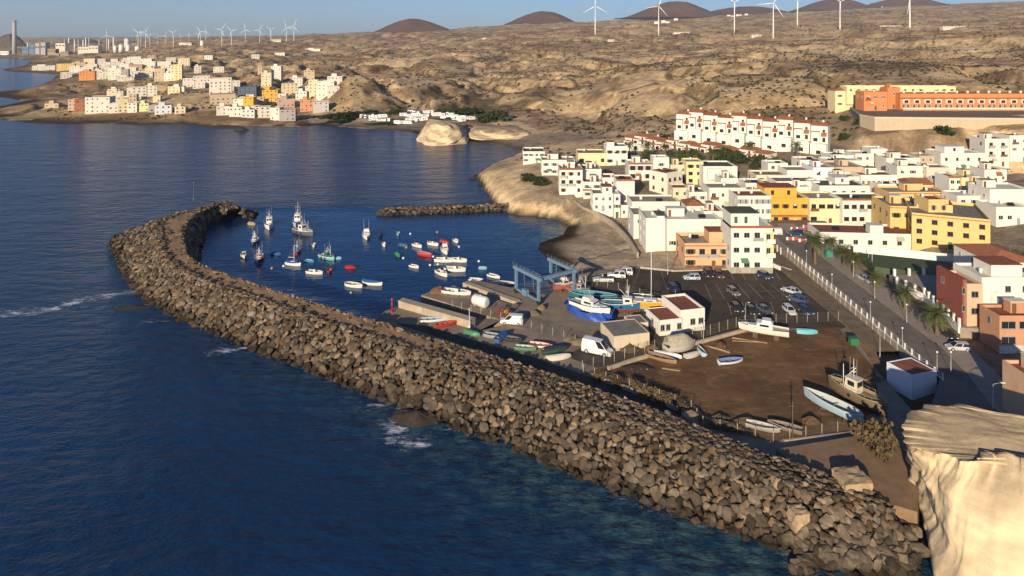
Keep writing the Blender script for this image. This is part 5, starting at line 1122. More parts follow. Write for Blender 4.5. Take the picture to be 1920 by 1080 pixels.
# white houses dotted over the far slopes
dr = random.Random(3); k = 0
spots = sorted([(1230+dr.random()*60, 36+dr.random()*8) for _ in range(4)] + [(1330+dr.random()*70, 24+dr.random()*6) for _ in range(8)] + [(1590+dr.random()*90, 4+dr.random()*9) for _ in range(9)] + [(1510+dr.random()*60, 9+dr.random()*5) for _ in range(4)])
for px, py in spots:
    X, Y, zg = G(px, py+2, 0, lo=1500, hi=9000)
    if Y > 8000: continue
    o = empty('hillside_house', (X, Y, zg), 0, 'tiny white house on the far volcanic slopes, %s from the left' % ORD[k], 'house', 'far slope houses'); k += 1
    w2 = dr.uniform(10, 22); MB().box(-w2/2, w2/2, 0, 10, -5, dr.uniform(6, 11)).build('wall', WALL(W_), o); simple_window(o, 0, 2.5, 2, 2, 0, w2, 10)

# ------------------------------------------------------------------ camper vans
m_tyre = M('tyre', (.02,.02,.02), .9, .2, 3); m_van = PAINT((.74,.73,.70), .4); m_rim = PAINT((.4,.4,.42), .4)
wheel_m = MB().tube((0,-.1,0), (0,.1,0), .33, n=12).mesh('wheel', m_tyre); rim_m = MB().tube((0,-.112,0), (0,.112,0), .19, n=10).mesh('rim', m_rim)
def wheels(root, L_, w_, r_=.33, fx=.30, bx=-.31):
    for sx_ in (fx, bx):
        for sy_ in (1, -1):
            o = link('wheel', wheel_m, root, (L_*sx_, sy_*(w_/2-.1), r_), 0, r_/.33); link('rim', rim_m, o)
def camper(L_=6.4):
    root = empty('camper_van', (0,0,0)); w_ = 2.2
    rings = [[(x, -hw, z0), (x, -hw, z1), (x, -hw*.9, z1+.1), (x, hw*.9, z1+.1), (x, hw, z1), (x, hw, z0)] for x, hw, z0, z1 in ((-L_/2, w_/2-.05, .5, 2.7), (-L_/2+.1, w_/2, .45, 2.8), (L_*.22, w_/2, .45, 2.8), (L_*.38, w_/2, .45, 2.75), (L_*.42, w_/2-.1, .45, 1.4), (L_*.49, w_/2-.15, .45, 1.1), (L_/2, w_/2-.2, .5, .9))]
    MB().loft(rings, closed=True, cap=True).build('body', m_van, root)
    MB().add([(L_*.385+.02, -.85, 2.45), (L_*.385+.02, .85, 2.45), (L_*.425+.04, .8, 1.5), (L_*.425+.04, -.8, 1.5)], [(0,1,2,3)]).build('windscreen', m_glass, root)
    for s_ in (-1, 1):
        for xx in (-1.6, .3): MB().box(xx-.5, xx+.5, s_*(w_/2+.01)-.012, s_*(w_/2+.01)+.012, 1.6, 2.15).build('window', m_glass, root)
    wheels(root, L_, w_); return root
proto = camper(); cr_ = random.Random(9)
CV = []
for x0, x1, y, n in [(676,722,221,7),(690,735,227,5),(745,812,213,9),(752,806,219,8),(764,800,227,5),(812,850,217,6),(824,856,222,5),(858,892,224,6),(740,770,233,3),(838,870,229,4)]:
    for i in range(n): CV.append((x0+(x1-x0)*(i+.5)/n+cr_.uniform(-1.5, 1.5), y+cr_.uniform(-1, 1)))
CV.sort()
for i, (px, py) in enumerate(CV):
    o = proto if i == 0 else copy_tree(proto); X, Y, zg = G(px, py, 0, lo=300); o.location = (X, Y, zg-.03); o.rotation_euler = (0, 0, cr_.choice([0, math.pi/2, -math.pi/2, math.pi, .4])+cr_.uniform(-.2, .2)); o.scale = (cr_.uniform(.72, 1.0), .9, cr_.uniform(.75, 1.0))
    tag(o, 'white camper van in the far beach car park, %s from the left' % ORD[i], 'camper van', 'camper vans in the beach car park')

# ------------------------------------------------------------------ plants
m_leaf = M('leaves', (.045,.062,.024), .85, .5, .9, objrand=.2, spec=.2); m_leaf2 = M('dry_leaves', (.15,.11,.06), .9, .4, 1.2, objrand=.2, spec=.1)
m_trunk = M('palm_trunk', (.16,.11,.07), .95, .4, 3, bump=.5); m_frond = M('palm_frond', (.085,.10,.028), .7, .35, .8, objrand=.25, spec=.3); m_wood = M('bark', (.12,.085,.055), .95, .3, 2)
def frond_mesh(seed, L_=2.6, droop=1.0):
    q = random.Random(seed); mb = MB(); n = 11; pts = []
    for i in range(n+1):
        f = i/n; pts.append(Vector((L_*(f-.12*f*f*droop), 0, L_*(.52*f-.78*droop*f*f))))
    for i in range(n):
        a_, b2 = pts[i], pts[i+1]; f = i/n; ll = L_*.27*math.sin(math.pi*min(1, .16+.8*f))+.05; d = (b2-a_)
        mb.add([a_+Vector((0,-.03,0)), b2+Vector((0,-.025,0)), b2+Vector((0,.025,0)), a_+Vector((0,.03,0))], [(0,1,2,3)])
        for s_ in (-1, 1):
            for g_ in (0, .5):
                p = a_+d*g_; tip = p+Vector((ll*.55, s_*ll*.8, -ll*(.28+q.uniform(0, .25)))); mb.add([p-d*.13, p+d*.22, tip], [(0,1,2)])
    return mb.mesh('frond', m_frond)
FR = [frond_mesh(i, 2.6, .75+.13*i) for i in range(4)]
def palm(loc, h, label, group, sc_=1.0, nf=34, name='palm_tree'):
    q = random.Random(int(loc[0]*100)); root = empty(name, loc, 0, label, 'palm tree', group)
    mb = MB(); prof = [(.34*sc_, -.4), (.27*sc_, .4)]
    for i in range(12): z = .4+(h-.4)*i/12; prof += [(.21*sc_, z), (.25*sc_, z+(h-.4)/12*.8)]
    prof += [(.34*sc_, h), (.2*sc_, h+.3)]; mb.lathe(prof, 9).build('trunk', m_trunk, root)
    cr = MB().lathe([(.1, h-.1), (.4*sc_, h+.15), (.12, h+.5)], 8).build('crown', m_trunk, root)
    for i in range(nf):
        o = bpy.data.objects.new('frond', FR[q.randrange(4)]); C.objects.link(o); o.parent = cr; o.location = (0, 0, h+.2)
        t_ = (i+.5)/nf; o.rotation_euler = (q.gauss(0, .12), R(-52+98*t_**1.1)+q.gauss(0, .06), i*2.39996+q.gauss(0, .1)); o.scale = (sc_*q.uniform(.85, 1.15),)*3
    return root
PG = 'palms along the street'
for (px, py, z, h, s_, lab) in [(1528,492,5.9,5.6,1.3,'tall palm with drooping crown at the top of the street by the road works'),(1560,476,6.0,3.2,.9,'small palm beside the green bin at the top of the street'),(1582,497,5.9,3.4,1.05,'palm between the pitch corner and the street, upper of two close together'),(1601,508,5.9,3.2,1.05,'palm at the pitch corner, lower of two close together'),(1641,540,5.4,2.4,.85,'short palm beside the parked silver car on the street'),(1697,578,5.1,3.4,1.15,'leafy palm below the plaza wall on the street'),(1757,626,4.8,3.8,1.35,'largest palm in front of the dark red house')]:
    X, Y, _ = P(px, py, z); palm((X, Y, z-.1), h, lab, PG, s_*1.12, 38)
for i, (px, py, h, s_) in enumerate([(1214,300,6.5,1.5),(1247,296,4.6,1.3),(1337,305,4.5,1.4),(1494,305,7,1.3),(1454,316,3.2,1.3),(1305,305,3.6,1.3),(1405,292,4.5,1.3),(1180,292,5,1.1)]):
    X, Y, zg = G(px, py, 0, lo=120); palm((X, Y, zg), h, 'palm growing among the white terraces of the town, %s from the left' % ORD[sorted([1214,1247,1337,1494,1454,1305,1405,1180]).index(px)], 'palms among the terraces', s_, 26)
for px, py, lab in [(1898,492,'broad palm crown above the road at the right edge'),(1915,486,'palm crown cut by the right edge of the photo')]:
    X, Y, zg = P(px, py, 7); palm((X, Y, 6), 1.6, lab, 'palms at the right edge', 1.2, 28)
def foliage(seed, r_, h, n, m_, leaf=.35, open_=.0):
    q = np.random.RandomState(seed); cl = q.normal(size=(max(6, n//60), 3)); cl /= np.linalg.norm(cl, axis=1)[:, None]; cl *= (q.rand(len(cl), 1)**.4)*np.array([r_, r_, h*.5]); cl[:, 2] += h*.5; cl[:, 2] = abs(cl[:, 2])
    p = cl[q.randint(len(cl), size=n)] + q.normal(size=(n, 3))*np.array([r_, r_, h*.5])*.26; p[:, 2] = np.maximum(p[:, 2], .03)
    a_ = q.normal(size=(n, 3)); a_ /= np.linalg.norm(a_, axis=1)[:, None]; b2 = np.cross(a_, q.normal(size=(n, 3))); b2 /= np.linalg.norm(b2, axis=1)[:, None]; L_ = leaf*(.6+.8*q.rand(n, 1))
    V_ = np.stack([p-a_*L_*.5, p+b2*L_*.4, p+a_*L_*.5, p-b2*L_*.4], 1).reshape(-1, 3); return np_mesh('foliage', V_, np.arange(n*4).reshape(-1, 4), m_)
BM = [foliage(i, 1, 1.3, 520, m_leaf, .34) for i in range(4)]; BD = [foliage(20+i, 1, 1.3, 900, m_leaf2, .28) for i in range(2)]
def bush(px, py, rx, ry, h, label, group=None, dry=False, z=None, name='bush', lo=60):
    X, Y, zg = G(px, py, 0, lo=lo) if z is None else P(px, py, z)
    root = empty(name, (X, Y, zg-.1), 0, label, 'bush', group); q = random.Random(int(px*7+py))
    MB().tube((0,0,-.4), (0,0,h*.6), .12, .05, 6).build('stem', m_wood, root)
    for k in range(2 if max(rx, ry) < 6 else 4):
        o = link('foliage', (BD if dry else BM)[q.randrange(2 if dry else 4)], root, (q.uniform(-.3, .3)*rx, q.uniform(-.3, .3)*ry, 0), q.uniform(0, 6)); o.scale = (rx*.8, ry*.8, h/1.3)
    return root
for i, (px, py, rx, ry, h) in enumerate([(1130,712,1.6,.9,1.0),(1160,720,1.8,.9,1.2),(1192,731,2.0,1.0,1.4),(1222,743,2.2,1.0,1.5),(1252,756,2.0,1.0,1.4),(1278,766,1.6,.9,1.1),(1345,800,1.6,.8,.9),(1375,808,1.6,.8,.9)]):
    bush(px, py, rx, ry, h, 'dry straw-coloured bush along the seaward yard fence, %s from the left' % ORD[i], 'dry bushes along the yard fence', dry=True, z=Z0)
bush(1640,842,3.0,2.2,3.6,'large dry brown bush at the foot of the sandstone cliff',dry=True,z=3.9)
for i, (px, py, rx, ry, h) in enumerate(sorted([(655,221,16,5,4.5),(690,217,12,4,4),(845,213,12,5,4),(870,214,14,5,4.5),(893,213,10,5,4),(930,224,10,6,6),(915,228,8,5,5),(620,222,10,4,3.5),(720,233,14,2.5,1.6),(640,229,16,2.5,1.8),(745,213,8,4,3.5)])):
    bush(px, py, rx, ry, h, 'dark green bush round the camper van park, %s from the left' % ORD[i], 'bushes round the camper park', lo=300)
for i, (px, py, rx, ry, h) in enumerate(sorted([(1580,262,4,3,3),(1772,250,5,3,3.2),(1610,232,5,3,3),(1585,225,3.5,3,2.2),(1275,302,5,4,4.5),(1300,300,4,4,4),(1360,300,6,4,4.5),(1390,305,5,4,4),(1425,312,5,4,4.5),(1345,300,4,4,4),(1220,300,4,4,4),(1475,316,4,3,3),(1255,265,6,4,3),(1270,372,2.5,2.5,2.4),(1000,338,6,3,1.5),(1015,345,4,3,1.3),(990,330,3,2,1.2)])):
    bush(px, py, rx, ry, h, 'green bush on the town hillside or headland, %s from the left' % ORD[i], 'bushes in and above the town', lo=150)
# low scrub over the dry slopes: far too many plants to count
q = np.random.RandomState(8); n = 60000
yy = np.exp(q.uniform(math.log(330), math.log(2300), n)); tt = q.uniform(-.68, .78, n); xx = tt*yy
d_, _ = poly_sdf(xx, yy, coast_xy); kp = (d_ > 14) & (fbm(xx/60, yy/75, 131, 4)+.25*(q.rand(n)-.5) > .44)
for cx, cy, r_ in CALM: kp &= (xx-cx)**2+(yy-cy)**2 > (r_*.55)**2
xx, yy = xx[kp], yy[kp]; zz = HT(xx, yy); n = len(xx); s_ = (.28+1.15*q.rand(n)**3)*(1+yy/1300)
ang = q.rand(n)*6.28; base_ = np.array([[1,0,0],[.3,.95,0],[-.8,.6,0],[-.8,-.6,0],[.3,-.95,0],[.1,.1,.8]])
c_, s2 = np.cos(ang), np.sin(ang); vx = base_[None, :, 0]*c_[:, None]-base_[None, :, 1]*s2[:, None]; vy = base_[None, :, 0]*s2[:, None]+base_[None, :, 1]*c_[:, None]
jit = 1+.5*(q.rand(n, 6)-.5); V_ = np.stack([xx[:, None]+vx*s_[:, None]*jit, yy[:, None]+vy*s_[:, None]*jit, zz[:, None]-.15+base_[None, :, 2]*s_[:, None]*jit], -1).reshape(-1, 3)
f_ = np.array([[0,1,5],[1,2,5],[2,3,5],[3,4,5],[4,0,5]]); F_ = (np.arange(n)[:, None, None]*6+f_[None]).reshape(-1, 3)
tag(link('scrub', np_mesh('scrub', V_, F_, M('scrub_leaves', (.072,.062,.034), .95, .4, .05, spec=.05))), 'low dark scrub scattered over the dry brown slopes', 'scrub', kind='stuff')
# ------------------------------------------------------------------ boats
BW = (.72,.70,.65); BLU = (.03,.12,.33); LBL = (.22,.42,.55); NAV = (.012,.03,.08); RED = (.42,.03,.025); GRN = (.03,.20,.09); TUR = (.16,.45,.48); BLK = (.02,.02,.022); YEL = (.62,.33,.03); TAN = (.42,.33,.21); ORG = (.50,.14,.04)
m_deckw = M('boat_deck', (.36,.27,.17), .8, .25, 3); m_rope = M('rope', (.3,.25,.16), .9)
def bsec(L_, B, D, dr, kind, s_):
    b_ = B/2*(1-max(0, (s_-.42)/.58)**2.3)
    b_ *= (1-.92*max(0, (.3-s_)/.3)**2.2) if kind == 'double' else (.80+.20*min(1, s_/.3))
    return max(b_, .015), D*(1+.42*max(0, s_-.35)**1.6+.10*max(0, .3-s_)), -dr*(1-max(0, (s_-.7)/.3)**2*.85)
def hull_parts(root, L_, B, D, dr, kind, c_top, c_bot, c_rail, c_in, decked, deck_z=None):
    N = 13; rings = []; rail_l, rail_r, inn = [], [], []
    for i in range(N):
        s_ = i/(N-1); b_, zs, zk = bsec(L_, B, D, dr, kind, s_); x = L_*(s_-.5); rk = .10*D*max(0, s_-.8)/.2
        rings.append([(x+rk*2, -b_, zs), (x+rk, -b_*.93, zs*.45), (x, -b_*.80, .05), (x-rk, -b_*.5, zk*.65), (x-rk, 0, zk), (x-rk, b_*.5, zk*.65), (x, b_*.80, .05), (x+rk, b_*.93, zs*.45), (x+rk*2, b_, zs)])
        inn.append((x+rk*2 if i < N-1 else x-.1, max(b_-.07, .004), zs))
    hb = MB(); n = 9
    for i in range(N-1):
        for j in range(n-1):
            hb.add([rings[i][j], rings[i][j+1], rings[i+1][j+1], rings[i+1][j]], [(3,2,1,0)], 0 if j in (0, 1, 6, 7) else 1, True)
    hb.add(rings[0], [tuple(range(n))], 0)
    h = hb.build('hull', [PAINT(c_top), PAINT(c_bot, .6)], root)
    gw = MB()
    for sg in (-1, 1): gw.loft([[(p[0], sg*(p[1]+.10), p[2]-.05), (p[0], sg*(p[1]+.10), p[2]+.05), (p[0], sg*max(p[1]-.05, .001), p[2]+.05), (p[0], sg*max(p[1]-.05, .001), p[2]-.03)] for p in inn], closed=True)
    gw.build('gunwale', PAINT(c_rail, .5), root)
    fz = (deck_z if decked else .12)
    ib = MB(); ib.loft([[(p[0]*.985, -p[1], p[2]-.02), (p[0]*.97, -p[1]*(.97 if decked else .78), fz if not decked else min(p[2]-.05, fz+.25*max(0, p[0]/L_)*D)), (p[0]*.97, p[1]*(.97 if decked else .78), fz if not decked else min(p[2]-.05, fz+.25*max(0, p[0]/L_)*D)), (p[0]*.985, p[1], p[2]-.02)] for p in inn])
    ib.add([(inn[0][0]*.985, -inn[0][1], inn[0][2]-.02), (inn[0][0]*.97, -inn[0][1]*.78, fz), (inn[0][0]*.97, inn[0][1]*.78, fz), (inn[0][0]*.985, inn[0][1], inn[0][2]-.02)], [(0,1,2,3)])
    ib.build('deck' if decked else 'interior', PAINT(c_in, .7), root)
def cabin(root, x0, x1, w_, z0, h, col, nwin=3, roofcol=None, rake=.2):
    c_ = MB(); c_.add([(x0,-w_/2,z0),(x1,-w_/2,z0),(x1,w_/2,z0),(x0,w_/2,z0),(x0+.05,-w_/2*.9,z0+h),(x1-rake*h,-w_/2*.9,z0+h),(x1-rake*h,w_/2*.9,z0+h),(x0+.05,w_/2*.9,z0+h)], [(0,1,5,4),(1,2,6,5),(2,3,7,6),(3,0,4,7),(4,5,6,7)])
    o = c_.build('wheelhouse', PAINT(col), root); MB().box(x0-.12, x1-rake*h+.2, -w_/2*.9-.1, w_/2*.9+.1, z0+h+.003, z0+h+.09).build('roof', PAINT(roofcol or col), o)
    for i in range(nwin):
        y = w_*.8*((i+.5)/nwin-.5); xx = x1-rake*h*.7; MB().box(xx-.02, xx+.06, y-w_*.32/nwin, y+w_*.32/nwin, z0+h*.5, z0+h*.86).build('window', m_glass, o)
        y = w_*.8*((i+.5)/nwin-.5); MB().box(x0-.03, x0+.06, y-w_*.32/nwin, y+w_*.32/nwin, z0+h*.5, z0+h*.86).build('window', m_glass, o)
    for sg in (-1, 1): MB().box(x0+(x1-x0)*.2, x0+(x1-x0)*.68, sg*w_*.475-.03, sg*w_*.475+.03, z0+h*.5, z0+h*.85).build('window', m_glass, o)
    return o
def outboard(root, L_, D, col=BLK):
    x = -L_/2-.15; MB().box(x-.22, x+.18, -.16, .16, D*.9, D*.9+.5, ty=.03, tx=.05).box(x-.06, x+.08, -.06, .06, -.35, D*.9).build('outboard_motor', PAINT(col), root)
def boat(kind, label, pos, heading, L_, B=None, top=BW, bot=None, rail=None, inn=None, z=0., D=None, group=None, tilt=0, **k):
    """pos photo pixel at the waterline (or ground); heading degrees, 0 = to the right, 90 = away"""
    if z < 1:
        kk = .80 if kind in ('trawler', 'cruiser') else .74
        L_ *= kk; B = (B*.84 if B else None)
        if kind == 'trawler':
            k = dict(k); k['mast'] = k.get('mast', 5.5)*.5; k['wh'] = k.get('wh', 2.1)*.82; D = (D or 1.5)*.8
        if kind == 'cruiser': k = dict(k); k['whip'] = k.get('whip', 4.5)*.8
    B = B or L_*.36; x, y = P2(*pos, z); shape = k.get('shape', 'transom'); names = {'open': 'rowing_boat', 'console': 'motor_boat', 'cruiser': 'motor_cruiser', 'trawler': 'fishing_boat', 'launch': 'launch', 'sail': 'sailing_boat', 'covered': 'covered_boat', 'upturned': 'upturned_boat'}
    D = D or {'open': .55, 'console': .7, 'cruiser': .95, 'trawler': 1.5, 'launch': .8, 'sail': 1.0, 'covered': .6, 'upturned': .6}[kind]
    dr = k.get('draft', .3 if kind not in ('trawler', 'sail') else .9)
    root = empty(names[kind], (x, y, z + (k.get('lift', dr*.75) if z > 1 else 0)), R(heading), label, 'boat', group); root.rotation_euler[0] = R(tilt)
    bot = bot or top; rail = rail or top; inn = inn or (.45,.42,.36)
    if kind == 'upturned': root.rotation_euler[0] = math.pi; root.location.z = z+D*.9
    decked = kind in ('cruiser', 'trawler', 'sail'); dz = D*.72
    hull_parts(root, L_, B, D, dr, shape, top, bot, rail, inn, decked, dz)
    if kind in ('open', 'console', 'upturned', 'launch'):
        for s_ in ((.22, .48, .72) if kind != 'console' else (.2,)): 
            b_ = bsec(L_, B, D, dr, shape, s_)[0]*.9; MB().box(L_*(s_-.5)-.14, L_*(s_-.5)+.14, -b_, b_, D*.62, D*.62+.06).build('thwart', PAINT(k.get('thw', (.5,.42,.3)), .7), root)
    if k.get('motor'): outboard(root, L_, D, k['motor'] if isinstance(k['motor'], tuple) else BLK)
    if kind == 'console':
        MB().box(-L_*.05, L_*.08, -B*.2, B*.2, .12, D+.55, tx=.08).build('console', PAINT(BW), root); MB().add([(L_*.06,-B*.2,D+.5),(L_*.06,B*.2,D+.5),(L_*.0,B*.17,D+.95),(L_*.0,-B*.17,D+.95)], [(0,1,2,3)]).build('windscreen', m_glass, root)
        MB().box(L_*.12, L_*.36, -B*.28, B*.28, D*.55, D*.98, tx=.2, ty=.1).build('foredeck', PAINT(BW), root)
    if kind == 'launch':
        cabin(root, k.get('cx', -.02)*L_, k.get('cx', -.02)*L_+L_*.24, B*.62, .15, 1.55, k.get('cab', BW), 2, k.get('croof'))
    if kind == 'cruiser':
        cabin(root, -L_*.18, L_*.2, B*.7, dz, 1.25, k.get('cab', BW), 3, rake=.6)
        MB().box(-L_*.02, L_*.34, -B*.27, B*.27, dz, D+.25, tx=.3, ty=.15).build('foredeck', PAINT(BW), root)
        fb = MB().box(-L_*.16, L_*.04, -B*.3, B*.3, dz+1.36, dz+1.9, tx=.12, ty=.06).build('flybridge', PAINT(BW), root)
        a_ = MB()
        for sg in (-1, 1): a_.tube((-L_*.05, sg*B*.28, dz+1.9), (-L_*.12, sg*B*.3, dz+k.get('whip', 4.5)), .03, .012, 5)
        a_.build('aerial', m_turb, root)
        r_ = MB(); pr = None
        for i in range(7):
            s_ = .5+.5*i/6; b_, zs, _ = bsec(L_, B, D, dr, shape, s_)
            for sg in (-1, 1): r_.tube((L_*(s_-.5), sg*b_*.9, zs), (L_*(s_-.5), sg*b_*.9, zs+.55), .018, n=4)
            if pr:
                for sg in (-1, 1): r_.tube((pr[0], sg*pr[1], pr[2]), (L_*(s_-.5), sg*b_*.9, zs+.55), .018, n=4)
            pr = (L_*(s_-.5), b_*.9, zs+.55)
        r_.build('rail', m_metal, root)
    if kind == 'trawler':
        cx = k.get('cx', -.12); wh = k.get('wh', 2.1); wl = L_*k.get('wl', .24); cabin(root, cx*L_, cx*L_+wl, B*.58, dz, wh, k.get('cab', BW), 3, k.get('croof'))
        mt = k.get('mast', 5.5); mx = cx*L_+wl*.45; m1 = MB().tube((mx, 0, dz+wh), (mx, 0, dz+wh+mt), .07, .035, 6)
        m1.tube((mx, -.8, dz+wh+mt*.55), (mx, .8, dz+wh+mt*.55), .035, n=5); m1.box(mx-.25, mx+.25, -.25, .25, dz+wh+mt*.3, dz+wh+mt*.3+.16); m1.build('mast', PAINT(k.get('mcol', BW)), root)
        b_ = MB().tube((L_*.24, 0, dz), (L_*.24, 0, dz+3.2+mt*.2), .07, .05, 6).tube((L_*.24, 0, dz+1.2), (L_*.02, 0, dz+wh+1.8), .05, n=5); b_.build('derrick', PAINT(k.get('mcol', BW)), root)
        a_ = MB()
        for q_ in range(3): a_.tube((mx-.4+.3*q_, (-1)**q_*.7, dz+wh), (mx-.4+.3*q_, (-1)**q_*.75, dz+wh+2.2+.7*q_), .022, .01, 4)
        a_.build('aerial', m_turb, root)
        MB().lathe([(.35, 0), (.5, .1), (.35, .2)], 10).build('winch', PAINT((.2,.2,.2)), root, (L_*.12, .3, dz+.3)); MB().box(L_*.14, L_*.28, -.5, .5, dz, dz+.4).build('hatch', PAINT(k.get('cab', BW)), root)
        r_ = MB()
        for i in range(9):
            s_ = .06+.88*i/8; b2, zs, _ = bsec(L_, B, D, dr, shape, s_)
            for sg in (-1, 1): r_.tube((L_*(s_-.5), sg*b2, zs), (L_*(s_-.5), sg*b2, zs+.5), .02, n=4)
            if i:
                for sg in (-1, 1): r_.tube((pv_[0], sg*pv_[1], pv_[2]), (L_*(s_-.5), sg*b2, zs+.49), .02, n=4)
            pv_ = (L_*(s_-.5), b2, zs+.49)
        r_.tube((pv_[0], -pv_[1], pv_[2]), pv_, .02, n=4); r_.build('rail', m_metal, root)
        for sg in (-1, 1):
            for s_ in (.3, .55): t_ = MB().lathe([(.18,-.08),(.3,0),(.18,.08)], 8).build('tyre_fender', m_tyre, root, (L_*(s_-.5), sg*(bsec(L_, B, D, dr, shape, s_)[0]+.06), D*.55)); t_.rotation_euler = (math.pi/2, 0, 0)
    if kind == 'sail':
        cabin(root, -L_*.12, L_*.18, B*.5, dz, .55, BW, 0, rake=.5)
        MB().box(L_*-.45, -L_*.15, -B*.28, B*.28, dz, dz+.32).build('cockpit', PAINT((.55,.5,.42)), root)
        MB().tube((L_*.05, 0, dz+.3), (L_*.05, 0, dz+k['mast']), .09, .06, 6).tube((L_*.05, -.9, dz+k['mast']*.55), (L_*.05, .9, dz+k['mast']*.55), .03, n=4).build('mast', m_turb, root)
        MB().tube((L_*.05, 0, dz+1.6), (-L_*.36, 0, dz+1.5), .07, n=6).build('boom', m_turb, root)
        MB().tube((L_*.05, 0, dz+k['mast']), (L_*.49, 0, D*1.25), .015, n=3).tube((L_*.05, 0, dz+k['mast']), (-L_*.49, 0, D), .015, n=3).build('stay', m_metal, root)
        if z > 1: MB().box(-L_*.12, L_*.1, -.12, .12, -dr-.9, -dr*.6, tx=.2).build('keel', PAINT(bot), root)
    if kind == 'covered' or k.get('cover'):
        rows = []
        for s_ in np.linspace(.03, .97, 9):
            b_, zs, _ = bsec(L_, B, D, dr, shape, s_); rows.append([(L_*(s_-.5), y_*(b_+.04), zs+.04+k.get('hump', .45)*(1-y_*y_)*min(1, (1-s_)*3)) for y_ in np.linspace(-1, 1, 7)])
        MB().loft(rows, smooth=True).build('cover', M('tarp_%d' % int(k.get('cover', (.4,.36,.28))[2]*255), k.get('cover', (.4,.36,.28)), .8, .3, 2, bump=.4), root)
    if z > 1 and kind not in ('upturned', 'covered') and k.get('props', L_ > 5.5):
        for s_ in (.25, .65):
            for sg in (-1, 1):
                b_ = bsec(L_, B, D, dr, shape, s_)[0]; MB().tube((L_*(s_-.5), sg*(b_*.75), 0), (L_*(s_-.5), sg*(b_+.35), -k.get('lift', dr*.75)), .07, n=5, smooth=False).build('prop', m_wood, root)
        MB().box(-L_*.3, -L_*.2, -.4, .4, -k.get('lift', dr*.75), -dr*.5).build('block', m_wood, root); MB().box(L_*.12, L_*.22, -.4, .4, -k.get('lift', dr*.75), -dr*.3).build('block', m_wood, root)
    return root
def U(u, v): return (380+u/3.4286, 360+v/3.4286)
FB = 'fishing boats in the harbour'; SB = 'small boats moored in the harbour'
boat('trawler','large white and blue fishing boat with white superstructure, left of the big pair',U(427,222),-70,12,4.0,BW,BLU,BLU,group=FB,shape='double',D=1.7,wh=2.8,mast=5,wl=.28)
boat('trawler','tallest fishing boat with several masts and pale blue hull',U(612,205),-80,13,4.2,(.50,.56,.62),NAV,BLU,group=FB,D=1.8,wh=3.0,mast=8.5,wl=.3,shape='double')
boat('trawler','dark hulled fishing boat with white cabin and three windows below the tallest one',U(650,270),-35,11,3.8,(.10,.11,.13),BLK,BW,group=FB,D=1.6,wh=2.4,mast=4.5,cx=-.2)
boat('trawler','small grey fishing boat near the dark inner side of the breakwater',U(335,325),-80,7,2.6,(.12,.15,.2),BLK,BW,group=FB,D=1.0,wh=1.7,mast=3.2)
boat('trawler','dark blue fishing boat with red-trimmed cabin in front of the grey one',U(364,440),-75,8,2.9,NAV,BLK,(.5,.25,.22),group=FB,D=1.2,wh=1.8,mast=2.6,cab=(.62,.5,.47),croof=(.5,.25,.22))
boat('trawler','red and blue wooden boat with short mast below the big fishing boats',U(608,390),-75,6.5,2.4,RED,RED,BLU,group=FB,D=.9,wh=1.2,mast=2.4,cab=BLU,croof=BLU)
boat('trawler','turquoise hulled boat with green cabin and thin mast',U(800,428),-35,7.5,2.7,TUR,TUR,BW,group=FB,D=.95,wh=1.2,mast=3.4,cab=GRN,croof=GRN)
boat('cruiser','white motor cruiser with twin aerials alone in mid harbour',U(1053,290),-75,8.5,3.2,BW,BW,group=SB,whip=6)
boat('covered','round tan covered dinghy beside the breakwater head',U(317,212),-20,3.6,2.0,TAN,group=SB,cover=(.36,.28,.19))
boat('launch','cream cabin launch closest to the dark breakwater bend',U(264,420),-60,4.6,2.0,(.62,.58,.46),group=SB,cab=(.62,.6,.5),D=.8)
boat('open','empty dark blue dinghy between cream launch and white sailing boat',U(472,405),-10,4,1.5,BLU,inn=(.03,.08,.2),group=SB)
boat('sail','small white boat with blue cover and short mast',U(583,470),-20,6.5,2.0,BW,BW,BLU,group=SB,mast=5,D=.8,cover=(.03,.09,.28),hump=.4)
boat('open','bright blue dinghy right of the short-masted white boat',U(687,450),-20,3.8,1.5,(.05,.22,.45),group=SB)
boat('console','white motor boat with dark outboard near harbour centre left',U(720,525),-15,6.3,2.2,BW,group=SB,motor=BLK)
boat('open','red dinghy with black outboard below the turquoise boat',U(815,515),-80,3.6,1.7,RED,inn=RED,group=SB,motor=BLK)
boat('covered','red tub-shaped dinghy alone in mid harbour',U(950,492),-10,3.6,1.8,RED,group=SB,cover=(.35,.03,.025),hump=.3)
boat('open','long white open boat nearest to the breakwater, left of the blue-covered one',U(968,608),-22,7.2,2.5,BW,BW,inn=(.4,.38,.3),group=SB,shape='double',D=.75)
boat('open','long white boat with blue cover nearest to the breakwater',U(1088,594),-18,7.8,2.6,BW,BW,BLU,group=SB,shape='double',D=.8,cover=(.04,.13,.30),hump=.35)
boat('covered','small black dinghy right of the white motor cruiser',U(1143,287),-80,3,1.6,BLK,group=SB,cover=(.03,.04,.06))
boat('open','pale blue dinghy, second right of the motor cruiser',U(1257,274),-75,3.6,1.5,LBL,group=SB)
boat('console','little white boat below the black dinghy',U(1167,346),-70,3.8,1.5,BW,group=SB,motor=BLK)
boat('open','dark blue rowing boat with white oars lying across',U(1288,350),-25,4.4,1.6,(.04,.12,.25),inn=(.05,.12,.2),group=SB)
boat('console','tan and white boat above the long red boat',U(1380,352),-40,5,1.8,BW,TAN,group=SB,motor=BLK,inn=TAN)
boat('console','white boat with orange engine right of the tan one',U(1482,342),-30,5,1.8,BW,group=SB,motor=ORG)
boat('covered','red covered dinghy above the crowded white boats',U(1555,330),-35,4.2,1.8,RED,group=SB,cover=(.38,.05,.04))
boat('open','round white dinghy farthest right of the moored group',U(1628,320),-60,3.8,1.9,BW,inn=(.6,.58,.52),group=SB)
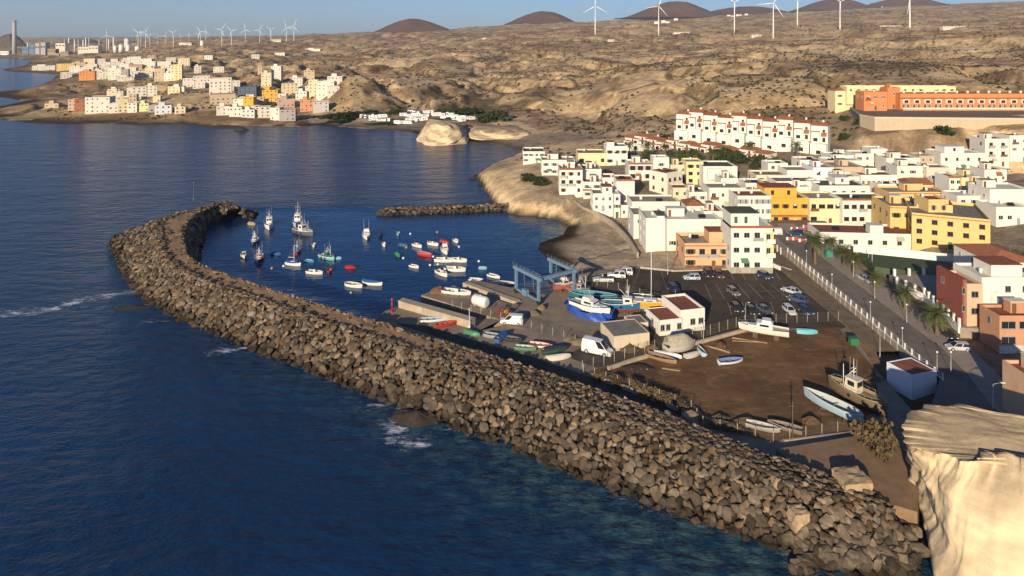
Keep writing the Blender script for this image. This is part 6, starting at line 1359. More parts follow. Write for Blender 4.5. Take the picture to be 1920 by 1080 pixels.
boat('open','long red boat with white rail in mid right harbour',U(1425,410),-30,7,2.3,RED,RED,(.6,.3,.25),inn=(.35,.1,.07),group=SB,shape='double',D=.85)
boat('covered','green tub-shaped dinghy left of the long red boat',U(1257,412),-60,3.4,1.9,GRN,group=SB,cover=(.06,.28,.10),hump=.3)
boat('cruiser','white cabin cruiser at the top of the crowded white boats',U(1558,388),-70,6.5,2.5,BW,group=SB,whip=3)
boat('console','white motor boat at the left of the crowded white boats',U(1553,448),-8,7.5,2.5,BW,group=SB,motor=BLK,D=.85)
boat('console','white motor boat at the right of the crowded white boats',U(1645,448),-15,6.5,2.3,BW,group=SB,motor=BLK,D=.8)
boat('console','large white motor boat in front of the crowded white boats',U(1622,508),-10,7.8,2.6,BW,group=SB,motor=BLK,D=.9)
boat('console','white motor boat pointing at the quay below the crowded boats',U(1538,532),-50,6.5,2.3,BW,group=SB,motor=BLK,D=.8)
boat('open','white dinghy alone left of the crowded boats',U(1360,485),-30,4,1.7,BW,group=SB,motor=BLK)
boat('console','small cream boat right of the big fishing boats',U(715,350),-70,3.6,1.6,(.6,.58,.48),group=SB,motor=BLK)
boat('open','tiny pale blue dinghy near the boat lift',U(1800,496),-10,3,1.2,LBL,group=SB)
boat('open','white and blue rowing boat off the boat lift quay',U(1872,548),-35,5.2,1.9,BW,(.1,.2,.4),group=SB)
boat('open','white rowing boat by the end of the lift quay',U(1757,572),-10,5,1.9,BW,inn=(.55,.53,.48),group=SB)
boat('open','white rowing boat moored along the lift quay',(950,533),-14,5.4,1.7,BW,inn=(.3,.3,.3),group=SB)
boat('open','pale blue dinghy tied beside the turquoise boat',U(858,432),-5,4,1.3,(.2,.5,.55),group=SB)
boat('console','dark blue and white boat moored in the slipway basin',(826,584),-8,6,2.0,BW,NAV,group=SB,motor=BLK,inn=(.1,.12,.15))
br = random.Random(12)
by = sorted([(445,493),(952,652),(1508,260),(1290,427),(1462,472),(1512,467),(1648,354),(1775,447),(1483,417),(1335,270),(520,478),(1310,358)])
for i, (u, v) in enumerate(by):
    x, y = P2(*U(u, v)); o = empty('mooring_buoy', (x, y, 0), 0, 'small pale round mooring buoy floating in the harbour, %s from the left' % ORD[i], 'buoy', 'mooring buoys')
    MB().lathe([(.05,-.25),(.32,-.1),(.38,.1),(.25,.33),(.06,.42)], 10).build('float', PAINT(BW if i % 4 else (.6,.25,.08)), o); MB().tube((0,0,.4), (0,0,.6), .03, n=5).build('ring', m_metal, o)
# boats ashore
YB = 'boats stored ashore'
boat('cruiser','white motor yacht wrapped in blue sheeting in the boat lift yard',(1107,592),-38,9.5,3.3,BW,BLU,BLU,z=Z0,group=YB,lift=1.3,whip=3,props=True,D=1.3)
boat('trawler','blue wooden boat with white cabin beside the yellow yacht',(1160,587),-8,9,3.0,(.03,.15,.30),(.3,.05,.04),BW,z=Z0,group=YB,lift=1.2,shape='double',D=1.2,wh=1.5,mast=4,inn=(.05,.17,.25),cx=.1)
boat('open','long dark green-blue boat behind the wrapped yacht',(1112,567),-16,11,3.0,(.02,.14,.17),NAV,LBL,z=Z0,group=YB,lift=.9,shape='double',D=1.2,inn=(.03,.16,.2))
boat('sail','yellow sailing yacht with tall white mast behind the harbour office',(1217,586),-12,9.5,2.8,YEL,(.5,.48,.42),BW,z=Z0,group=YB,lift=1.5,mast=13.2,D=1.3)
boat('cruiser','red-trimmed boat under the far leg of the boat lift',(1060,545),20,6,2.2,(.4,.1,.08),group=YB,z=Z0,lift=.8,cab=(.5,.48,.42),whip=2)
boat('trawler','rusty red work boat beside the boat lift',(1088,553),-30,5.5,2.2,(.35,.08,.05),group=YB,z=Z0,lift=.6,wh=1.3,mast=2,cab=(.45,.38,.3),D=.9)
boat('console','white boat on the ground behind the yellow yacht',(1205,562),-8,5,1.9,BW,z=Z0,group=YB,motor=BLK)
boat('console','white boat standing on the mole top beside the nets',(856,552),-15,7,2.4,BW,z=Z0,group=YB,motor=BLK)
boat('cruiser','white speedboat on wooden trestles at the top of the brown yard',(1432,634),158,9.5,2.9,(.68,.64,.54),z=Z0,group=YB,lift=1.3,whip=1.9,props=True,D=1.0)
boat('covered','bulky boat under a beige tarpaulin by the low wall',(1275,657),20,6.5,3.0,(.5,.47,.40),z=Z0,group=YB,cover=(.42,.37,.27),hump=1.9,D=1.1)
boat('upturned','long white upturned hull beside the tarpaulin boat',(1252,668),-20,5.2,1.5,BW,z=Z0,group=YB)
boat('open','broken tan wooden boat left of the tarpaulin boat',(1240,676),-35,6,1.9,(.3,.19,.1),z=Z0,group=YB,inn=(.2,.13,.08))
boat('upturned','pale upturned hull right of the tarpaulin boat',(1298,668),25,3.6,1.3,(.5,.48,.44),z=Z0,group=YB)
boat('open','small pale blue dinghy tipped up right of the tarpaulin boat',(1313,662),95,3.2,1.6,(.36,.48,.58),z=Z0,group=YB,tilt=25)
boat('open','blue and white skiff alone in the middle of the brown yard',(1370,682),12,4.8,1.8,BW,BLU,(.15,.22,.45),z=Z0,group=YB,inn=(.1,.18,.38))
boat('open','long pale blue wooden boat at the bottom of the brown yard',(1562,775),124,10,2.8,(.33,.47,.55),(.30,.40,.46),(.6,.6,.56),z=Z0,group=YB,lift=.7,shape='double',D=1.2,inn=(.42,.46,.44),props=True)
boat('trawler','old tan boat with cream wheelhouse beside the pale blue boat',(1607,758),122,10,3.2,(.18,.13,.08),(.10,.07,.05),(.35,.27,.15),z=Z0,group=YB,lift=.9,shape='double',D=1.5,inn=(.25,.19,.1),cab=(.62,.55,.40),wh=2.2,mast=3.2,cx=-.05)
boat('open','grey rowing boat by the seaward yard fence, left of two',(1430,806),-25,5,1.7,(.4,.38,.34),z=Z0,group=YB)
boat('open','weathered rowing boat by the seaward yard fence, right of two',(1472,806),150,5,1.7,(.28,.22,.18),z=Z0,group=YB,inn=(.2,.16,.12))
boat('upturned','turquoise upturned dinghy by the yard fence near parked cars',(1513,624),-8,4.2,1.7,TUR,z=Z0,group=YB)
boat('open','white dinghy with red trim on the shaded apron',(1013,652),-15,4.6,1.8,BW,RED,RED,z=Z0,group=YB,inn=(.55,.5,.45))
boat('open','green rowing boat left of the red-trimmed dinghy',(985,657),-10,4.2,1.6,(.12,.26,.16),z=Z0,group=YB,inn=(.45,.45,.38))
boat('upturned','cream upturned hull at the right end of the apron boats',(1047,672),15,5,1.6,(.62,.58,.48),z=Z0,group=YB)
boat('covered','dark green covered boat above the cream upturned hull',(1040,661),20,5.2,1.8,(.05,.09,.06),z=Z0,group=YB,cover=(.10,.10,.06))
boat('covered','blue covered boat in the middle of the apron',(942,636),60,4.6,1.8,(.05,.12,.25),z=Z0,group=YB,cover=(.06,.14,.28),hump=.5)
boat('open','dark skiff beside the blue covered boat on the apron',(960,640),-20,4.2,1.6,(.05,.05,.06),z=Z0,group=YB,inn=(.12,.11,.1))
boat('open','pale skiff left of the blue covered boat on the apron',(925,634),-20,4,1.5,(.3,.34,.36),z=Z0,group=YB,inn=(.2,.25,.3))
boat('upturned','green upturned dinghy near the end of the mole wall',(886,627),-30,3.6,1.5,(.06,.2,.1),z=Z0,group=YB)
boat('open','red rowing boat lying below the mole wall',(837,612),20,4.4,1.5,RED,z=Z0-.1,group=YB,inn=(.3,.05,.04))
boat('open','blue and white rowing boat below the mole wall',(813,604),8,5.6,1.7,BW,(.1,.25,.45),z=Z0-.1,group=YB,inn=(.15,.3,.42))
# blue sheeting hung round the wrapped yacht
x, y = P2(1107, 592, Z0); o = empty('blue_sheeting', (x, y, Z0), R(-38), 'crumpled blue sheeting hung round the white motor yacht ashore', 'sheeting')
q = np.random.RandomState(2); Vs = []
for j in range(5):
    for i in range(41): a_ = i/40*2*math.pi; k = 1.0+.10*math.sin(a_*9+j)+.05*q.normal(); Vs.append((math.cos(a_)*5.4*k, math.sin(a_)*2.4*k, .05+j*.42+.25*math.sin(a_*5)*(j > 3)+.7*(abs(math.cos(a_))**6)*(j > 3)))
ii = (np.arange(4)[:, None]*41+np.arange(40)[None]).ravel(); link('sheet', np_mesh('sheet', Vs, np.stack([ii, ii+1, ii+42, ii+41], 1), PAINT((.025,.08,.36), .45), False), o)
MB().tube((5.2,0,0), (5.2,0,2.6), .05, n=5).build('pole', m_wood, o); MB().tube((-5.2,0,0), (-5.2,0,2.6), .05, n=5).build('pole', m_wood, o)

# ------------------------------------------------------------------ cars and vans
m_head = M('lamp_glass', (.7,.7,.68), .1, .05, spec=.6); m_tail = PAINT((.35,.02,.02), .3)
CARS = {'hatch': (4.1, 1.76, 1.48, .55, -.98, -.90, .30, .02), 'sedan': (4.6, 1.80, 1.44, .45, -.80, -.55, .27, .0), 'suv': (4.6, 1.90, 1.75, .50, -.98, -.93, .28, .03), 'van': (4.9, 1.90, 2.0, .72, -1.0, -.98, .52, .06), 'pickup': (5.2, 1.86, 1.75, .38, -.10, -.04, .22, .05)}
def car(kind, col, label, pos, heading, z=Z0, group='parked cars', sc_=1.0):
    L_, w_, h, xf, xr, xr2, xf2, _ = CARS[kind]; hl = L_/2; x, y = P2(*pos, z); root = empty('parked_car' if kind not in ('van', 'pickup') else {'van': 'parked_van', 'pickup': 'pickup_truck'}[kind], (x, y, z+.012), R(heading), label, {'van': 'van', 'pickup': 'pickup'}.get(kind, 'car'), group)
    bz = {'hatch': .88, 'sedan': .86, 'suv': 1.02, 'van': 1.05, 'pickup': 1.0}[kind]; pm = PAINT(col, .25); st = []
    for fx, zt, k in ((-1, bz-.12, .84), (-.96, bz, .95), (-.6, bz+.02, 1), (.0, bz, 1), (.45, bz-.03, 1), (.62, bz-.06, .98), (.88, bz-.20, .93), (1, bz-.36, .78)):
        hw = w_/2*k; xx = fx*hl; st.append([(xx, -hw*.9, .22), (xx, -hw, .42), (xx, -hw*.98, zt*.8), (xx, -hw*.9, zt), (xx, hw*.9, zt), (xx, hw*.98, zt*.8), (xx, hw, .42), (xx, hw*.9, .22)])
    MB().loft(st, closed=True, cap=True, smooth=False).build('body', pm, root)
    b0, b1, t0, t1 = xr*hl+.03, xf*hl, xr2*hl+.12, xf2*hl*.55; bw_, tw = w_/2*.88, w_/2*.72; zb = bz-.03
    c8 = [(b0,-bw_,zb),(b1,-bw_,zb),(b1,bw_,zb),(b0,bw_,zb),(t0,-tw,h),(t1,-tw,h),(t1,tw,h),(t0,tw,h)]
    MB().add(c8, [(0,1,5,4),(1,2,6,5),(2,3,7,6),(3,0,4,7),(4,5,6,7)]).build('cabin', pm, root)
    def pane(nm, q4, ins=.1):
        c_ = sum((Vector(p) for p in q4), Vector())/4; n_ = (Vector(q4[1])-Vector(q4[0])).cross(Vector(q4[3])-Vector(q4[0])).normalized()
        MB().add([tuple(c_+(Vector(p)-c_)*(1-ins)+n_*.012) for p in q4], [(0,1,2,3)]).build(nm, m_glass, root)
    pane('windscreen', [c8[1], c8[2], c8[6], c8[5]]); pane('rear_window', [c8[3], c8[0], c8[4], c8[7]], .2)
    for a_, b2 in (((0,1,5,4), 1), ((2,3,7,6), -1)):
        q4 = [Vector(c8[i]) for i in a_]
        if kind == 'van': pane('side_window', [tuple(q4[0].lerp(q4[1], .68 if b2 > 0 else .02)), tuple(q4[0].lerp(q4[1], .98 if b2 > 0 else .32)), tuple(q4[3].lerp(q4[2], .98 if b2 > 0 else .32)), tuple(q4[3].lerp(q4[2], .68 if b2 > 0 else .02))]); continue
        m0, m1 = q4[0].lerp(q4[1], .5), q4[3].lerp(q4[2], .5); pane('side_window', [tuple(q4[0]), tuple(m0), tuple(m1), tuple(q4[3])], .14); pane('side_window', [tuple(m0), tuple(q4[1]), tuple(q4[2]), tuple(m1)], .14)
    for s_ in (-1, 1):
        MB().box(hl*.93, hl*.985, s_*w_*.33-.17, s_*w_*.33+.17, bz-.36, bz-.22).build('headlight', m_head, root); MB().box(-hl*1.0, -hl*.965, s_*w_*.36-.1, s_*w_*.36+.1, bz-.28, bz-.08).build('tail_light', m_tail, root)
        MB().box(b1-.42, b1-.25, s_*(w_/2+.02)-.08, s_*(w_/2+.02)+.08, bz-.02, bz+.12).build('mirror', pm, root)
    if kind == 'pickup': MB().box(-hl*.94, -hl*.1, -w_*.4, w_*.4, bz+.003, bz+.05).build('bed', PAINT((.1,.1,.1), .7), root)
    wheels(root, L_, w_, .34); return root
SV = (.50,.50,.50); DK = (.035,.037,.042); DB = (.03,.05,.11)
car('hatch',(.42,.52,.62),'pale blue estate car parked sideways below the orange house',(1297,524),178)
car('suv',DK,'black car facing out below the orange house, left of two',(1328,518),-92); car('hatch',(.10,.06,.05),'dark brown car facing out below the orange house, right of two',(1348,519),-88)
car('hatch',DB,'dark blue car at the foot of the tall white house',(1434,521),-62); car('suv',(.022,.03,.075),'navy car standing alone at the left of the bay lines',(1264,548),-82)
car('hatch',(.16,.15,.14),'dark car with pale bonnet in the middle of the bays',(1375,551),-80); car('sedan',SV,'silver saloon at the head of the right-hand group of cars',(1483,549),128)
car('suv',(.05,.08,.15),'dark blue car directly behind the silver saloon',(1495,566),130); car('hatch',DK,'black hatchback, left of three dark cars by the fence',(1381,582),-85); car('sedan',DK,'black saloon, middle of three dark cars by the fence',(1409,586),-80); car('sedan',(.10,.11,.12),'grey saloon, right of three dark cars by the fence',(1433,585),-78)
car('hatch',(.62,.62,.60),'white hatchback at the front of the right-hand group',(1480,586),-88); car('hatch',DB,'navy hatchback at the right of the white hatchback',(1511,587),-80)
car('pickup',(.68,.66,.62),'white pickup truck parked by the beach, leftmost of three white vehicles',(1131,528),178); car('suv',(.68,.66,.62),'white off-road car by the beach, middle of three white vehicles',(1156,520),172); car('suv',(.66,.65,.62),'white off-road car by the beach, rightmost of three white vehicles',(1170,514),165)
zs_ = lambda py, px=1700: None
def street_z(px, py):
    z = 5.0
    for _ in range(6): z = zst(P2(px, py, z)[1])-.1
    return z
for kd, cl_, lb, ps, hd in [('hatch',SV,'silver hatchback parked at an angle before the orange-brown house',(1796,656),172),('hatch',DK,'dark car in the shade behind the largest palm',(1778,632),-90),('sedan',(.40,.41,.42),'silver car parked by the short palm on the street',(1621,526),100),('suv',(.02,.05,.13),'dark blue car beside the red barriers at the street top',(1490,441),178),('van',(.62,.60,.57),'white van beside the tall white house at the street top',(1450,440),175),('hatch',(.45,.44,.42),'pale car right of the barriers at the street top',(1534,447),150)]: car(kd, cl_, lb, ps, hd, street_z(*ps), 'cars along the palm street')
for i, (px, py, cl_) in enumerate([(1711,207,(.35,.03,.03)),(1767,206,(.6,.6,.58)),(1790,206,(.5,.5,.5)),(1838,206,(.62,.6,.58)),(1900,206,(.3,.3,.32))]): car('hatch', cl_, ['red car below the orange hilltop terrace','white car below the orange hilltop terrace, left of a pair','silver car below the orange hilltop terrace, right of a pair','white car below the orange hilltop terrace, farther right','grey car below the orange hilltop terrace near right edge'][i], (px, py), 0, 25.62, 'cars on the hilltop terrace')
x, y, zg = G(1889, 322, 0, lo=150); car('hatch', (.62,.6,.56), 'white car on the upper road at the right edge', proj(x, y, zg), 20, zg, 'cars on the hilltop terrace')
car('van',(.72,.70,.66),'white panel van on the concrete apron above the slipway',(960,607),170,group='vans on the quay')
o = car('van',(.74,.72,.68),'large white high-roofed van beside the cream harbour shed',(1120,663),-28,group='vans on the quay'); o.scale = (1.22, 1.12, 1.35)

# ------------------------------------------------------------------ boat lift and quay clutter
m_lift = M('lift_blue', (.14,.22,.30), .5, .2, 1.5, spec=.4)
A = Vector(P2(968, 549, Z0)); Bp = Vector(P2(1010, 572, Z0)); ax = (Bp-A); Ll = ax.length; an = math.atan2(ax.y, ax.x)
Dp = Vector(P2(1066, 549, Z0)); wv = Dp-Bp; wd = wv.length
o = empty('boat_lift', (A.x, A.y, Z0), an, 'blue steel gantry boat lift straddling the slip', 'boat lift')
ex = Vector((math.cos(an), math.sin(an))); ey = Vector((-ex.y, ex.x)); wy = wv.dot(ey)
Ht = 5.6
for yy in (0, wy):
    for xx in (0, Ll): MB().box(xx-.28, xx+.28, yy-.28, yy+.28, .75, Ht).build('leg', m_lift, o); t_ = link('wheel', wheel_m, o, (xx, yy, .55), 0, (1.6, 3, 1.6))
    MB().box(-1.0, Ll+1.0, yy-.3, yy+.3, Ht+.003, Ht+.75).build('top_beam', m_lift, o); MB().box(-.4, Ll+.4, yy-.2, yy+.2, .8, 1.2).build('sill_beam', m_lift, o)
    r_ = MB()
    for i in range(8): r_.tube((-1+(Ll+2)*i/7, yy-.3, Ht+.75), (-1+(Ll+2)*i/7, yy-.3, Ht+1.6), .025, n=4)
    for zz in (1.2, 1.6): r_.tube((-1, yy-.3, Ht+zz), (Ll+1, yy-.3, Ht+zz), .02, n=4)
    r_.build('rail', m_metal, o)
    for xx in (Ll*.3, Ll*.7): MB().tube((xx, yy+(.3 if yy == 0 else -.3), Ht), (xx, yy+(.6 if yy == 0 else -.6), 2.2), .05, n=4).build('sling', m_rope, o)
MB().box(Ll-.35, Ll+.35, .32 if wy > 0 else wy+.32, wy-.32 if wy > 0 else -.32, Ht-.1, Ht+.6).build('cross_beam', m_lift, o)
MB().box(Ll*.4, Ll*.4+1.6, -.9, .0, .9, 2.3).build('engine_box', m_lift, o)
x, y = P2(901, 575, Z0); o = empty('storage_tank', (x, y, Z0), R(-38), 'white round-topped tank lying on the mole', 'tank')
MB().loft([[(xx, 1.25*k*math.cos(a_), 1.3+1.25*k*math.sin(a_)) for a_ in np.linspace(0, 2*math.pi, 15)[:-1]] for xx, k in ((-2.0,.55),(-1.9,.85),(-1.6,1),(1.6,1),(1.9,.85),(2.0,.55))], closed=True, smooth=True, cap=True).build('shell', PAINT((.70,.68,.64), .5), o)
for xx in (-1.2, 1.2): MB().box(xx-.15, xx+.15, -1.0, 1.0, 0, .35).build('cradle', m_conc2, o)
MB().lathe([(.3, 2.5), (.3, 2.75)], 10).build('hatch', m_metal, o)
def net_pile(px, py, z, rx, ry, h, col, label, seed):
    x, y = P2(px, py, z); root = empty('net_pile', (x, y, z), 0, label, 'nets'); n = 26; rows = []
    for j in range(8):
        f = j/7; a_ = np.linspace(0, 2*math.pi, n); k = (1-f**2*.95)*(.75+.5*fbm(np.cos(a_)*2+5, np.sin(a_)*2+f*3, seed, 3)); rows.append(np.stack([np.cos(a_)*rx*k, np.sin(a_)*ry*k, h*f*(.7+.6*fbm(np.cos(a_)*2+9, np.sin(a_)*2, seed+3, 2))], 1)); rows[-1][-1] = rows[-1][0]
    ii = (np.arange(7)[:, None]*n+np.arange(n-1)[None]).ravel(); link('heap', np_mesh('heap', np.concatenate(rows), np.stack([ii, ii+1, ii+n+1, ii+n], 1), M('net_%d' % seed, col, .95, .5, 4, bump=1), False), root)
    q_ = MB()
    for i in range(6): q_.lathe([(.02,-.12),(.13,0),(.02,.12)], 6, c=(rr.uniform(-.6,.6)*rx, -ry*.7+rr.uniform(0,.3)))
    q_.v = [(a_, b2, c_+h*.35) for a_, b2, c_ in q_.v]; q_.build('floats', PAINT((.5,.3,.1)), root); return root
net_pile(822,548,Z0,2.2,1.4,1.3,(.20,.10,.055),'heap of brown fishing nets at the tip of the mole',31)
net_pile(1305,590,Z0,1.2,1.0,.7,(.13,.10,.07),'small heap of gear beside the harbour office',32)
net_pile(1090,645,Z0,2.2,1.0,1.0,(.20,.16,.10),'tangled gear along the fence left of the cream shed',33); net_pile(1070,638,Z0,1.8,.9,.9,(.15,.12,.09),'dark gear heap at the fence below the blue sheeting',34)
net_pile(1180,657,Z0,1.8,1.2,1.2,(.12,.085,.055),'brown coil of nets beside the cream shed',35); net_pile(1222,655,Z0,1.5,1.0,.9,(.16,.11,.06),'dry scrap heap below the harbour store',36)
net_pile(1195,690,Z0,3.0,1.4,.6,(.05,.035,.025),'dark burnt heap at the left end of the brown yard',37); net_pile(1352,651,Z0,1.2,.9,1.0,(.12,.06,.03),'rusty drum-shaped scrap in the brown yard',38)
net_pile(1398,792,Z0,2.2,.9,.8,(.12,.085,.055),'scrap and poles beside the seaward yard fence',39); net_pile(1350,785,Z0,1.8,.8,.7,(.10,.08,.06),'low rusty scrap at the yard fence corner',40); net_pile(1520,792,Z0,1.5,.8,.9,(.14,.08,.05),'reddish scrap left of the long pale blue boat',41)
net_pile(1640,712,Z0,1.6,.8,.6,(.12,.10,.08),'rubble heap at the shaded right edge of the yard',42); net_pile(1000,590,Z0,1.5,1.0,.9,(.16,.13,.09),'grey gear stacked under the boat lift',43); net_pile(1015,580,Z0,1.1,.9,1.1,(.20,.15,.09),'pots stacked beside the boat lift leg',44)
# pot stack with red mesh, timber, forklift
x, y = P2(932, 588, Z0); o = empty('fish_pots', (x, y, Z0), R(-38), 'row of red mesh fish pots on the mole', 'fish pots')
for i in range(4):
    p = MB()
    for sx_ in (-.5, .5):
        for sy_ in (-.5, .5): p.tube((i*1.15+sx_, sy_, 0), (i*1.15+sx_, sy_, 1.3), .035, n=4)
    for zz in (.05, .45, .87, 1.3):
        for s_ in (-.5, .5): p.tube((i*1.15-.5, s_, zz), (i*1.15+.5, s_, zz), .03, n=4); p.tube((i*1.15+s_, -.5, zz), (i*1.15+s_, .5, zz), .03, n=4)
    p.build('pot', PAINT((.36,.08,.06), .7), o)
x, y = P2(952, 590, Z0); o = empty('forklift', (x, y, Z0), R(-30), 'small yellow forklift beside the red fish pots', 'forklift')
MB().box(-.8, .5, -.5, .5, .25, 1.0, tx=.05).build('body', PAINT((.6,.36,.03)), o); c_ = MB()
for xx in (-.5, .45):
    for yy in (-.45, .45): c_.tube((xx, yy, 1.0), (xx*.8, yy, 2.0), .04, n=4)
c_.box(-.5, .45, -.5, .5, 2.0, 2.08); c_.build('cage', PAINT(BLK), o); MB().box(.55, .68, -.4, -.28, .1, 2.3).box(.55, .68, .28, .4, .1, 2.3).build('lift_mast', PAINT(BLK), o); MB().box(.7, 1.6, -.32, -.2, .1, .15).box(.7, 1.6, .2, .32, .1, .15).build('fork', PAINT((.2,.2,.2)), o)
for xx in (-.5, .35):
    for yy in (-.5, .5): link('wheel', wheel_m, o, (xx, yy, .25), 0, .75)
def poles(px, py, z, L_, hd, n, label, seed):
    x, y = P2(px, py, z); root = empty('timber_pile', (x, y, z), R(hd), label, 'timber'); q_ = random.Random(seed)
    for i in range(n): MB().tube((-L_/2+q_.uniform(-.4,.4), q_.uniform(-.7,.7), .1+.12*(i//3)), (L_/2+q_.uniform(-.4,.4), q_.uniform(-.7,.7), .1+.12*(i//3)), .09, n=5, smooth=False).build('beam', m_wood if i % 2 else M('pale_wood', (.36,.25,.13), .9, .3, 3), root)
poles(1405,640,Z0,6,-12,5,'thin beams on the ground left of the white speedboat',1); poles(1345,655,Z0,5,-32,5,'loose beams by the low wall in the brown yard',2); poles(1625,712,Z0,3.5,5,4,'planks at the shaded right edge of the yard',3); poles(1260,692,Z0,3,-20,3,'scattered sticks below the tarpaulin boat',4)
# beacon, lamps, poles, barriers, bin
x, y = P2(735, 586, Z0-.2); o = empty('harbour_beacon', (x, y, Z0-.1), 0, 'small red light beacon at the tip of the mole', 'beacon'); MB().lathe([(.5,0),(.5,.3)], 10).build('base', PAINT(RED), o); MB().lathe([(.16,.3),(.12,2.6)], 8).build('post', PAINT(RED), o); MB().lathe([(.25,2.6),(.28,2.8),(.1,3.1)], 8).build('lantern', PAINT(RED), o)
hx_, hy_ = bw_in[-4]; x, y = P2(363, 371, 5.8); o = empty('beacon_mast', (x, y, 5.0), 0, 'thin green light mast on the breakwater head', 'mast'); MB().lathe([(.35,0),(.3,.6),(.09,.7),(.06,6.2)], 8).build('post', PAINT((.08,.14,.12)), o); MB().lathe([(.16,6.2),(.18,6.5),(.05,6.7)], 8).build('lantern', PAINT((.05,.2,.1)), o)
x, y = P2(880, 618, Z0); o = empty('lamp_post', (x, y, Z0), 0, 'white post at the shore end of the mole wall', 'post'); MB().lathe([(.28,0),(.25,.9),(.08,1),(.06,4.2)], 8).build('post', m_railw, o); MB().lathe([(.15,4.2),(.15,4.45)], 8).build('lantern', m_railw, o)
def lamp(px, py, z, h, label, arm=0, globe=True, group='street lamps'):
    x, y = P2(px, py, z); root = empty('street_lamp', (x, y, z), 0, label, 'lamp', group); MB().lathe([(.14,0),(.12,.5),(.06,.6),(.045,h)], 7).build('pole', m_metal, root)
    if globe: MB().lathe([(.06,h),(.17,h+.1),(.17,h+.26),(.05,h+.36)], 9).build('lamp_head', m_turb, root)
    else: MB().tube((0,0,h), (arm,0,h+.25), .04, n=5).build('arm', m_metal, root); MB().box(min(arm, arm*1.6), max(arm, arm*1.6), -.13, .13, h+.2, h+.32).build('lamp_head', m_turb, root)
    return root
for i, (px, py) in enumerate([(1512,498),(1560,545),(1632,600),(1692,652),(1757,700)]): lamp(px, py, street_z(px, py), 3.6, 'globe lamp on the seaward side of the palm street, %s from the top' % ORD[i])
for i, (px, py) in enumerate([(1640,560),(1700,605),(1783,700),(1600,520)]): lamp(px, py, street_z(px, py), 3.6, ['globe lamp near the short palm','globe lamp near the leafy palm below the plaza','globe lamp at the shadow edge by the angled silver car','globe lamp beside the pitch corner palm'][i])
lamp(1398,616,Z0,5.2,'tall thin lamp post at the corner of yard fence and car park',.5,False); lamp(1319,640,Z0,3.4,'thin lamp post beside the harbour office window',-.3,False); lamp(1252,515,Z0,7.5,'thin lamp post at the beach corner of the car park',.8,False); lamp(1650,670,Z0+.4,5.5,'thin lamp post at the shaded edge of the bank',-.5,False)
lamp(1862,770,4.6,4.2,'bent lamp post before the orange house on stone base',1.2,False)
x, y = P2(1486, 822, Z0); o = empty('utility_pole', (x, y, Z0), 0, 'weathered wooden pole at the seaward corner of the yard', 'pole'); MB().tube((0,0,-.3), (0,0,5.6), .11, .08, 7).build('pole', m_wood, o); MB().tube((-.5,0,4.9), (.5,0,4.9), .05, n=5).build('crossarm', m_wood, o)
for i, (x0, x1, y) in enumerate([(1474,1496,450),(1497,1521,453),(1482,1503,431),(1505,1520,427)]):
    z = street_z((x0+x1)/2, y); a_, b2 = P2(x0, y, z), P2(x1, y, z); o = empty('road_barrier', (*a_, z), 0, 'red and white road barrier at the street top, %s of four' % ORD[i], 'barrier', 'road barriers'); n = 6; w2 = (b2[0]-a_[0])/n
    for k in range(n): MB().box(w2*k+.02, w2*(k+1)-.02, -.2, .2, 0, .85, ty=.1).build('block', PAINT((.42,.07,.05) if k % 3 else BW, .6), o)
x, y = P2(1554, 481, 5.9); o = empty('recycling_bin', (x, y, 5.8), 0, 'green recycling bin beside the small palm', 'bin'); MB().box(-.9, .9, -.7, .7, .1, 1.6, tx=.12, ty=.12).build('body', PAINT((.05,.22,.15), .5), o); MB().lathe([(.9,1.6),(.7,1.85),(.1,2.0)], 10).build('lid', PAINT((.04,.18,.12), .5), o)
for px, py, lb in [(1600,645,'dark green bin on the bank beside the street railing')]:
    x, y = P2(px, py, 3.8); o = empty('recycling_bin', (x, y, 3.7), 0, lb, 'bin'); MB().box(-.8, .8, -.6, .6, .1, 1.3, tx=.1, ty=.1).build('body', PAINT((.03,.16,.06), .5), o); MB().box(-.85, .85, -.65, .65, 1.303, 1.42).build('lid', PAINT((.03,.13,.05), .5), o)
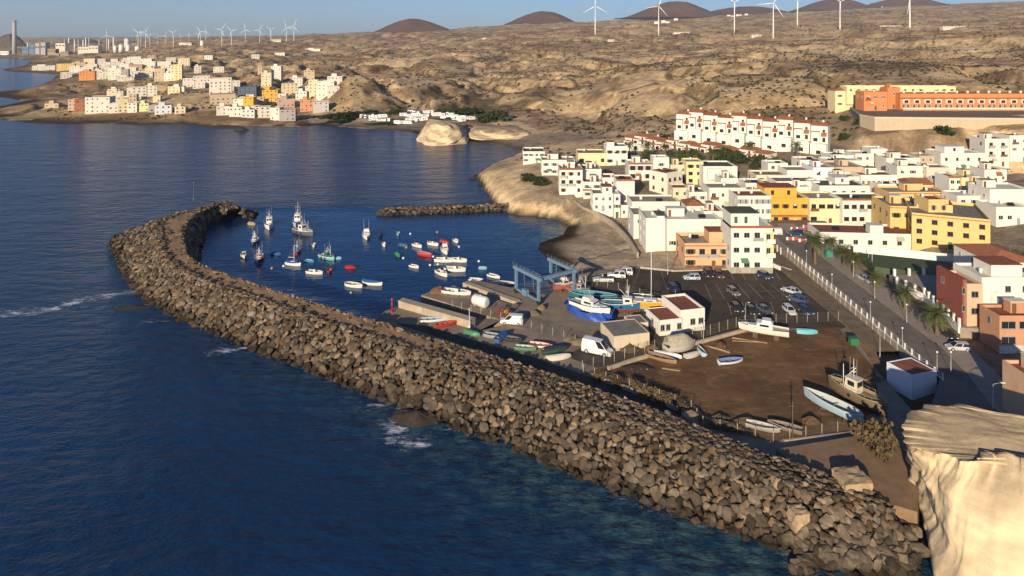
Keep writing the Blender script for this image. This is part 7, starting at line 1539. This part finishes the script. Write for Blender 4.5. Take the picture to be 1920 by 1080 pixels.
# goal on the pitch
x, y = P2(1632, 487, 6.2); o = empty('goal', (x, y, 6.2), R(75), 'white football goal at the left end of the pitch', 'goal'); g_ = MB().tube((-1.8,0,0),(-1.8,0,2.1),.06,n=5).tube((1.8,0,0),(1.8,0,2.1),.06,n=5).build('post', m_turb, o); MB().tube((-1.8,0,2.1),(1.8,0,2.1),.06,n=5).build('crossbar', m_turb, o)
# two sandstone blocks below the yard
def slab(px, py, z, sx_, sy_, sz_, rz, label):
    x, y = P2(px, py, z); bm = bmesh.new(); bmesh.ops.create_cube(bm, size=1); bmesh.ops.subdivide_edges(bm, edges=bm.edges[:], cuts=5, use_grid_fill=True); q_ = random.Random(int(px))
    for v in bm.verts: n_ = v.co.copy(); v.co += n_*(.09*(float(vn(n_.x*4+9, n_.y*4+n_.z*3+9, 3))-.5)*2) + Vector((q_.gauss(0,.012), q_.gauss(0,.012), q_.gauss(0,.012)))
    me = bpy.data.meshes.new('boulder'); bm.to_mesh(me); bm.free(); me.materials.append(M('tan_block', (.40,.29,.17), .95, .35, .9, bump=.5)); o = link('boulder', me, None, (x, y, z+sz_*.42), R(rz), (sx_, sy_, sz_)); return tag(o, label, 'boulder')
slab(1597, 930, 2.9, 3.8, 3.6, 3.0, 4, 'large square sandstone block below the dry bush')
slab(1497, 985, 2.0, 2.0, 1.9, 2.2, 10, 'tan sandstone block among the lower breakwater rocks')
slab(1293, 792, Z0, 2.2, 1.6, 1.5, 25, 'pale boulder at the end of the shaded breakwater road')
# ------------------------------------------------------------------ the air between
zmax = max(max((o.matrix_world @ Vector(c))[2] for c in o.bound_box) for o in list(bpy.data.objects) if o.type == 'MESH' and o.parent is None)
hz = MB().box(-15000, 15000, -14000, 14000, -6, zmax+160).mesh('haze', [])
hm = bpy.data.materials.new('air'); hm.use_nodes = True; t = hm.node_tree; t.nodes.clear(); ou = t.nodes.new('ShaderNodeOutputMaterial'); pv = t.nodes.new('ShaderNodeVolumePrincipled')
pv.inputs['Color'].default_value = (.80,.88,1,1); pv.inputs['Density'].default_value = 4.5e-5; pv.inputs['Anisotropy'].default_value = .0; t.links.new(pv.outputs[0], ou.inputs['Volume']); hz.materials.append(hm)
tag(link('haze', hz), 'thin bluish haze in the air over the far plain and hills', 'haze', kind='stuff')
print('ZMAX', zmax)
